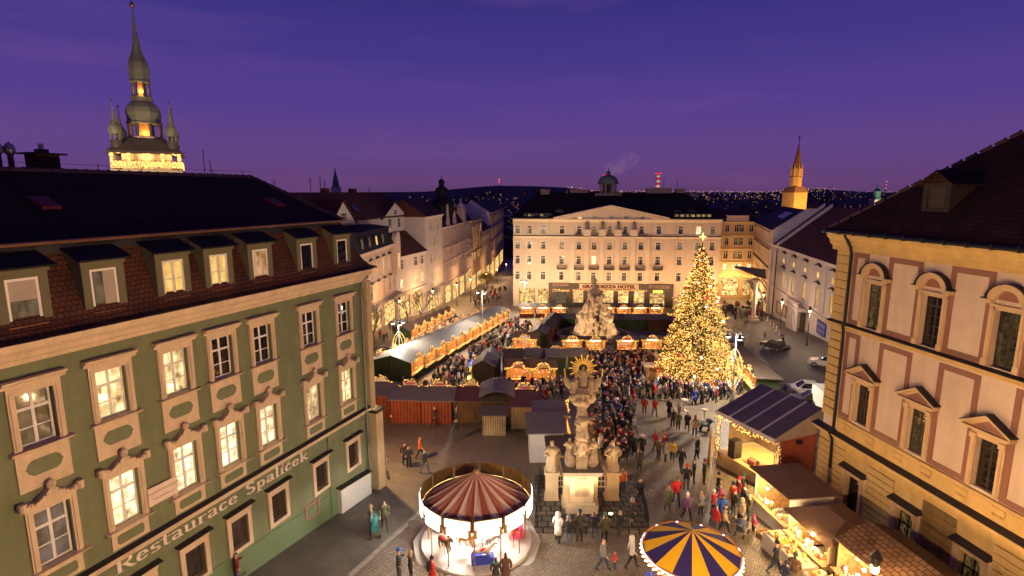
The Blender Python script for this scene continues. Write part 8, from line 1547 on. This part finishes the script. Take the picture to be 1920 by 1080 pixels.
# ------------------------------------------------------------------ people
random.seed(77)
def free(x, y, dmin):
    for bx, by, r, rz, w, d in blocked:
        dx, dy = x - bx, y - by; c, s = math.cos(rz), math.sin(rz); lx, ly = dx * c + dy * s, -dx * s + dy * c
        if abs(lx) < w / 2 + .3 and abs(ly) < d / 2 + .35: return False
    if (x - TB.x) ** 2 + (y - TB.y) ** 2 < 4.9 ** 2 or ((x - 14) / 7.4) ** 2 + ((y - 92) / 6.6) ** 2 < 1 or (x + 1.9) ** 2 + (y - 27.3) ** 2 < 3.6 ** 2 or (x - 7.85) ** 2 + (y - 22.1) ** 2 < 2.3 ** 2: return False
    if 1.0 < x < 8.3 and 28.1 < y < 35.6: return False
    return all((x - a) ** 2 + (y - b) ** 2 > dmin * dmin for a, b in placed)
NP = [  # px, py of the feet, coat, hat, hat kind, pose, scale, bag, label, heading
 (447, 1096, 'dark red', None, None, 'phone', 1, 0, 'person in dark red hooded coat against the green restaurant wall', 2.0), (697, 1001, 'grey', 'beige', 'bobble', 'arms', 1, 0, 'person in grey padded jacket pushing the teal pushchair', -1.2), (722, 993, 'olive', None, None, 'walk', 1, 0, 'person in olive jacket walking beside the teal pushchair', 0.3),
 (749, 1092, 'charcoal', 'blue', 'cap', 'phone', 1, 0, 'person with bright blue cap taking a picture of the carousel', 1.6), (771, 1096, 'black', 'beige', 'bobble', 'stand', 1, 0, 'person in black coat next to the blue cap by the carousel', 1.8), (811, 1100, 'red', 'navy', 'bobble', 'bag', .95, 'backpack', 'person in red jacket with backpack at the carousel edge', 1.9), (930, 1106, 'charcoal', None, None, 'coat', 1, 0, 'left of two dark coated people at the carousel front', 3.0), (948, 1104, 'brown', None, None, 'coat', 1.05, 0, 'right of two dark coated people at the carousel front', 3.2),
 (1046, 1018, 'white', 'white', 'hood', 'coat', 1.02, 0, 'person in long white coat with hood by the iron railing', 2.6), (1065, 1024, 'black', 'grey', 'bobble', 'stand', 1, 0, 'person in black padded jacket and grey hat by the railing', 2.9), (1086, 1019, 'charcoal', 'charcoal', 'cap', 'stand', 1.08, 0, 'tall person in charcoal jacket and pale trousers by the railing', 3.1), (1113, 1014, 'navy', None, None, 'phone', 1, 'backpack', 'person in navy jacket with backpack by the railing', 3.0), (1133, 1020, 'olive', 'green', 'bobble', 'stand', 1, 0, 'person in olive parka with fur hood by the railing', 3.4), (1161, 1008, 'black', None, None, 'arms', .95, 0, 'person in black jacket at the railing corner', 2.2),
 (1185, 984, 'black', 'grey', 'hood', 'coat', 1.05, 0, 'person in long black coat with grey hood near the railing', 1.5), (1200, 942, 'black', None, None, 'bag', 1, 'tote', 'person in black with white scarf and shopping bag near the column', .2), (1219, 944, 'grey', 'brown', 'bobble', 'stand', .62, 0, 'child in striped grey jumper near the column', 0), (1130, 1070, 'grey', None, None, 'walk', 1.05, 0, 'person in pale grey coat walking past the railing', 1.2), (1152, 1068, 'red', None, None, 'stand', .6, 0, 'child in red between the grey and white coats', 1.0), (1184, 1066, 'white', 'white', 'hood', 'walk', 1.0, 0, 'person in white padded jacket walking towards the swing carousel', 1.4),
 (1166, 925, 'orange', None, None, 'stand', 1, 0, 'person in bright orange vest beside the right saint', .4), (1251, 962, 'olive', None, None, 'coat', 1.1, 0, 'person in long olive coat before the swing carousel', 2.9), (1267, 948, 'red', None, None, 'walk', 1.05, 0, 'person in bright red jacket before the swing carousel', 3.1), (1286, 920, 'black', 'red', 'bobble', 'stand', 1, 0, 'person in black with red Santa style hat', 2.8), (1287, 975, 'purple', 'white', 'bobble', 'walk', .98, 0, 'person in purple jacket with white bag near the swing carousel', .5), (1313, 968, 'grey', 'beige', 'bobble', 'stand', .9, 0, 'person in grey jacket and beige hat behind the swing carousel', .3), (1336, 966, 'red', 'white', 'bobble', 'phone', .95, 0, 'person in red jacket holding up a phone', .8), (1345, 935, 'black', 'black', 'bobble', 'bag', 1.08, 0, 'person all in black with pale shoes by the plywood screen', 1.1), (1357, 1000, 'beige', None, None, 'walk', 1, 0, 'person with beige trousers behind the swing carousel', 1.0), (1340, 1000, 'red', None, None, 'stand', .95, 0, 'person in red leaning by the swing carousel rim', 2.0), (1412, 1000, 'pink', 'pink', 'bobble', 'stand', .66, 0, 'child in pink snowsuit at the pottery stall', -1.4),
 (1387, 985, 'beige', 'beige', 'hood', 'stand', 1, 0, 'person in beige hooded parka by the dark pushchair', -1.3), (1375, 968, 'black', 'red', 'bobble', 'stand', 1, 0, 'person in black with red hat queuing at the white stall', -1.2), (1393, 962, 'charcoal', 'brown', 'bobble', 'stand', 1, 0, 'person in charcoal with brown hat queuing at the white stall', -1.5), (1383, 944, 'dark red', 'red', 'bobble', 'arms', 1, 0, 'person in dark red with red hat at the white stall counter', -1.5), (1402, 978, 'olive', None, None, 'arms', .95, 0, 'person in olive at the white stall counter', -1.6),
 (1452, 1078, 'black', 'black', 'bobble', 'walk', 1.08, 0, 'person in black jacket walking past the pottery tables', .9), (1486, 1100, 'brown', 'charcoal', 'bobble', 'stand', 1.05, 0, 'person in brown jacket at the pottery tables', 2.3), (1470, 1102, 'navy', 'navy', 'bobble', 'stand', .75, 0, 'small person in navy beside the brown jacket at the tables', 2.0),
 (1208, 777, 'red', None, None, 'stand', 1, 0, 'left of the two red jackets in the open square', 3.0), (1227, 781, 'red', None, None, 'walk', 1.02, 0, 'right of the two red jackets in the open square', 3.3), (1254, 784, 'black', 'white', 'bobble', 'coat', 1.05, 0, 'person in long black coat and white hat near the red jackets', 2.2), (1273, 778, 'white', None, None, 'walk', 1, 0, 'person in white jacket in the open square', 2.6), (1261, 802, 'charcoal', None, None, 'stand', 1, 0, 'person in charcoal jacket beside the red handbag', 3.2), (1271, 808, 'olive', None, None, 'stand', .98, 'tote', 'person in olive jacket with handbag in the open square', 3.0), (1288, 808, 'black', None, None, 'bag', 1, 'backpack', 'person in black with backpack in the open square', 3.1), (1302, 819, 'beige', 'red', 'bobble', 'stand', 1, 0, 'person in beige jacket with red hat near the pushchair', 2.9),
 (1189, 859, 'black', None, None, 'coat', 1.05, 0, 'person in long black coat left of the brimmed hat', 3.0), (1203, 857, 'black', 'white', 'brim', 'coat', 1.02, 0, 'person in black coat with big white brimmed hat', 2.6), (1198, 886, 'charcoal', None, None, 'coat', 1, 0, 'person in long charcoal coat standing alone before the right saint', 2.8), (1234, 862, 'brown', None, None, 'stand', 1, 0, 'person in brown jacket left of the yellow jacket', 2.0), (1247, 866, 'grey', 'grey', 'bobble', 'stand', .9, 0, 'person in grey with knit hat beside the yellow jacket', 1.0), (1260, 865, 'yellow', None, None, 'stand', .95, 0, 'person in mustard yellow jacket in the open square', 2.6), (1276, 884, 'black', None, None, 'walk', 1.05, 0, 'person in black jacket right of the yellow jacket', 2.5), (1306, 861, 'black', 'beige', 'hood', 'coat', 1, 0, 'person in long black coat and beige hood walking alone', .9), (1300, 906, 'black', None, None, 'stand', 1.03, 0, 'left of two people in black near the plywood screen', 1.2), (1319, 908, 'black', 'dark red', 'bobble', 'stand', 1.03, 0, 'right of two people in black near the plywood screen', 1.4), (1228, 845, 'red', 'grey', 'bobble', 'walk', .9, 0, 'person in red skirt and grey hat crossing the square', 1.8), (1246, 850, 'dark red', 'red', 'bobble', 'stand', .9, 0, 'person in dark red with red hat behind the yellow jacket', 0.4),
 (760, 873, 'black', None, None, 'coat', 1.03, 0, 'left of the couple in black on the lattice paving', .3), (767, 876, 'charcoal', None, None, 'stand', .98, 0, 'right of the couple in black on the lattice paving', .2), (797, 888, 'charcoal', None, None, 'walk', 1, 0, 'person in charcoal walking behind the carousel', 1.2), (788, 860, 'orange', None, None, 'walk', 1, 0, 'person in orange jacket near the red huts', 1.5), (855, 825, 'black', None, None, 'walk', 1.05, 0, 'person in black walking past the brown plank hut', 2.8), (815, 800, 'brown', 'yellow', 'bobble', 'walk', 1, 0, 'person in brown with yellow hat passing the red huts', 1.0)]
for px_, py_, c_, h_, hk_, k_, s_, bg_, lab, rz in NP:
    p = G(px_, py_); person(p.x, p.y, '', 'people in the near square', c_, h_, hk_, k_, rz, s_, bg_ or False, lab)
ZONES = [  # polygon in photo pixels (feet), how many, where, group, spacing
 ([(1112, 715), (1205, 700), (1205, 745), (1192, 770), (1190, 830), (1180, 860), (1160, 880), (1118, 860), (1105, 800)], 82, 'right of the column', 'crowd right of the column', .62),
 ([(1100, 676), (1235, 674), (1215, 700), (1105, 708)], 34, 'before the fountain stalls', 'crowd before the fountain stalls', .7),
 ([(835, 735), (905, 700), (1000, 618), (965, 606), (900, 655), (800, 720)], 56, 'by the grey stalls', 'crowd beside the grey roofed stalls', .75),
 ([(770, 668), (868, 606), (855, 600), (775, 650)], 22, 'along the shops', 'crowd along the shop side stalls', .8),
 ([(935, 728), (1052, 730), (1058, 745), (1010, 760), (945, 745)], 16, 'before the orange stalls', 'crowd before the orange stalls', .7),
 ([(1235, 728), (1395, 728), (1375, 752), (1300, 762), (1205, 745)], 30, 'by the tree fence', 'crowd by the tree fence', .7),
 ([(700, 655), (745, 630), (740, 615), (690, 635)], 9, 'by the store windows', 'shoppers by the store windows', .8),
 ([(880, 575), (950, 568), (955, 545), (905, 548)], 16, 'in the left street', 'people in the left street', .9),
 ([(1350, 575), (1425, 572), (1430, 600), (1360, 600)], 14, 'in the right street', 'people in the right street', .9),
 ([(1340, 930), (1400, 935), (1395, 990), (1350, 985)], 8, 'along the palace', 'crowd at the stalls along the palace', .7),
 ([(860, 795), (700, 760), (720, 725), (840, 722), (870, 730)], 14, 'near the red huts', 'people between the stalls', .9),
 ([(1470, 625), (1490, 650), (1430, 660), (1420, 630)], 3, 'on the dark roadway', 'people on the roadway', 2)]
def inside(x, y, P):
    r = False
    for (x0, y0), (x1, y1) in zip(P, P[1:] + P[:1]):
        if (y0 > y) != (y1 > y) and x < (x1 - x0) * (y - y0) / (y1 - y0) + x0: r = not r
    return r
for P_, n_, wh, gr, dm in ZONES:
    x0, x1, y0, y1 = min(p[0] for p in P_), max(p[0] for p in P_), min(p[1] for p in P_), max(p[1] for p in P_); W_ = [G(*p) for p in P_]; W2_ = [(p.x, p.y) for p in W_]; c_ = 0
    bx0, bx1, by0, by1 = min(p[0] for p in W2_), max(p[0] for p in W2_), min(p[1] for p in W2_), max(p[1] for p in W2_)
    for k in range(n_ * 40):
        if c_ >= n_: break
        x, y = random.uniform(bx0, bx1), random.uniform(by0, by1)
        if not inside(x, y, W2_) or not free(x, y, dm): continue
        person(x, y, wh, gr, sc=random.choice([1] * 9 + [.68])); c_ += 1

# the rest of the dense crowd, past three hundred individuals: one mass
LOW = {k: person_mesh(k, 0) for k in PK}; LD = {k: ([v.co.copy() for v in m_.vertices], [tuple(p.vertices) for p in m_.polygons], [p.material_index for p in m_.polygons]) for k, m_ in LOW.items()}
CCOL = ['black', 'charcoal', 'navy', 'brown', 'olive', 'dark red', 'grey', 'beige', 'red', 'white']; CM = [mat('crowd_' + c.replace(' ', '_'), CC[c], .9, .15, 3) for c in CCOL] + [SKINM, mat('crowd_trousers', (.03, .03, .04), .9, .3, 1), SHOE, mat('crowd_hair', (.05, .03, .02), .7, .4, 1)]
cm_ = MB()
for zi, n_, dm in ((0, 80, .5), (1, 60, .5), (2, 105, .55), (3, 60, .55), (4, 26, .55), (5, 26, .55), (7, 24, .6), (8, 26, .6), (10, 10, .7)):
    W2_ = [(p.x, p.y) for p in (G(*q_) for q_ in ZONES[zi][0])]; bx0, bx1, by0, by1 = min(p[0] for p in W2_), max(p[0] for p in W2_), min(p[1] for p in W2_), max(p[1] for p in W2_); c_ = 0
    for k in range(n_ * 40):
        if c_ >= n_: break
        x, y = random.uniform(bx0, bx1), random.uniform(by0, by1)
        if not inside(x, y, W2_) or not free(x, y, dm): continue
        c_ += 1; placed.append((x, y)); vs, fs, ms = LD[random.choice(PK)]; a = random.uniform(0, 2 * PI); ca, sa = math.cos(a), math.sin(a); s = random.uniform(.9, 1.06); z = gz(x, y); o_ = len(cm_.v); ci = random.choice([0, 0, 0, 0, 1, 1, 1, 2, 2, 3, 3, 4, 5, 6, 6, 7, 8, 9]); hat = random.random() < .6; hi = random.randrange(10)
        cm_.v += [(x + s * 1.08 * (v.x * ca - v.y * sa), y + s * 1.08 * (v.x * sa + v.y * ca), z + s * v.z) for v in vs]; cm_.f += [tuple(i + o_ for i in f) for f in fs]; cm_.mi += [{0: ci, 1: 10, 2: 11, 3: 12, 4: hi if hat else 13, 5: 13}[i] for i in ms]
me = bpy.data.meshes.new('crowd'); me.from_pydata(cm_.v, [], cm_.f); [me.materials.append(m_) for m_ in CM]; me.polygons.foreach_set('material_index', cm_.mi); me.polygons.foreach_set('use_smooth', [True] * len(me.polygons))
tag(put('crowd', me), 'dense mass of visitors filling the market aisles', 'crowd', kind='stuff')
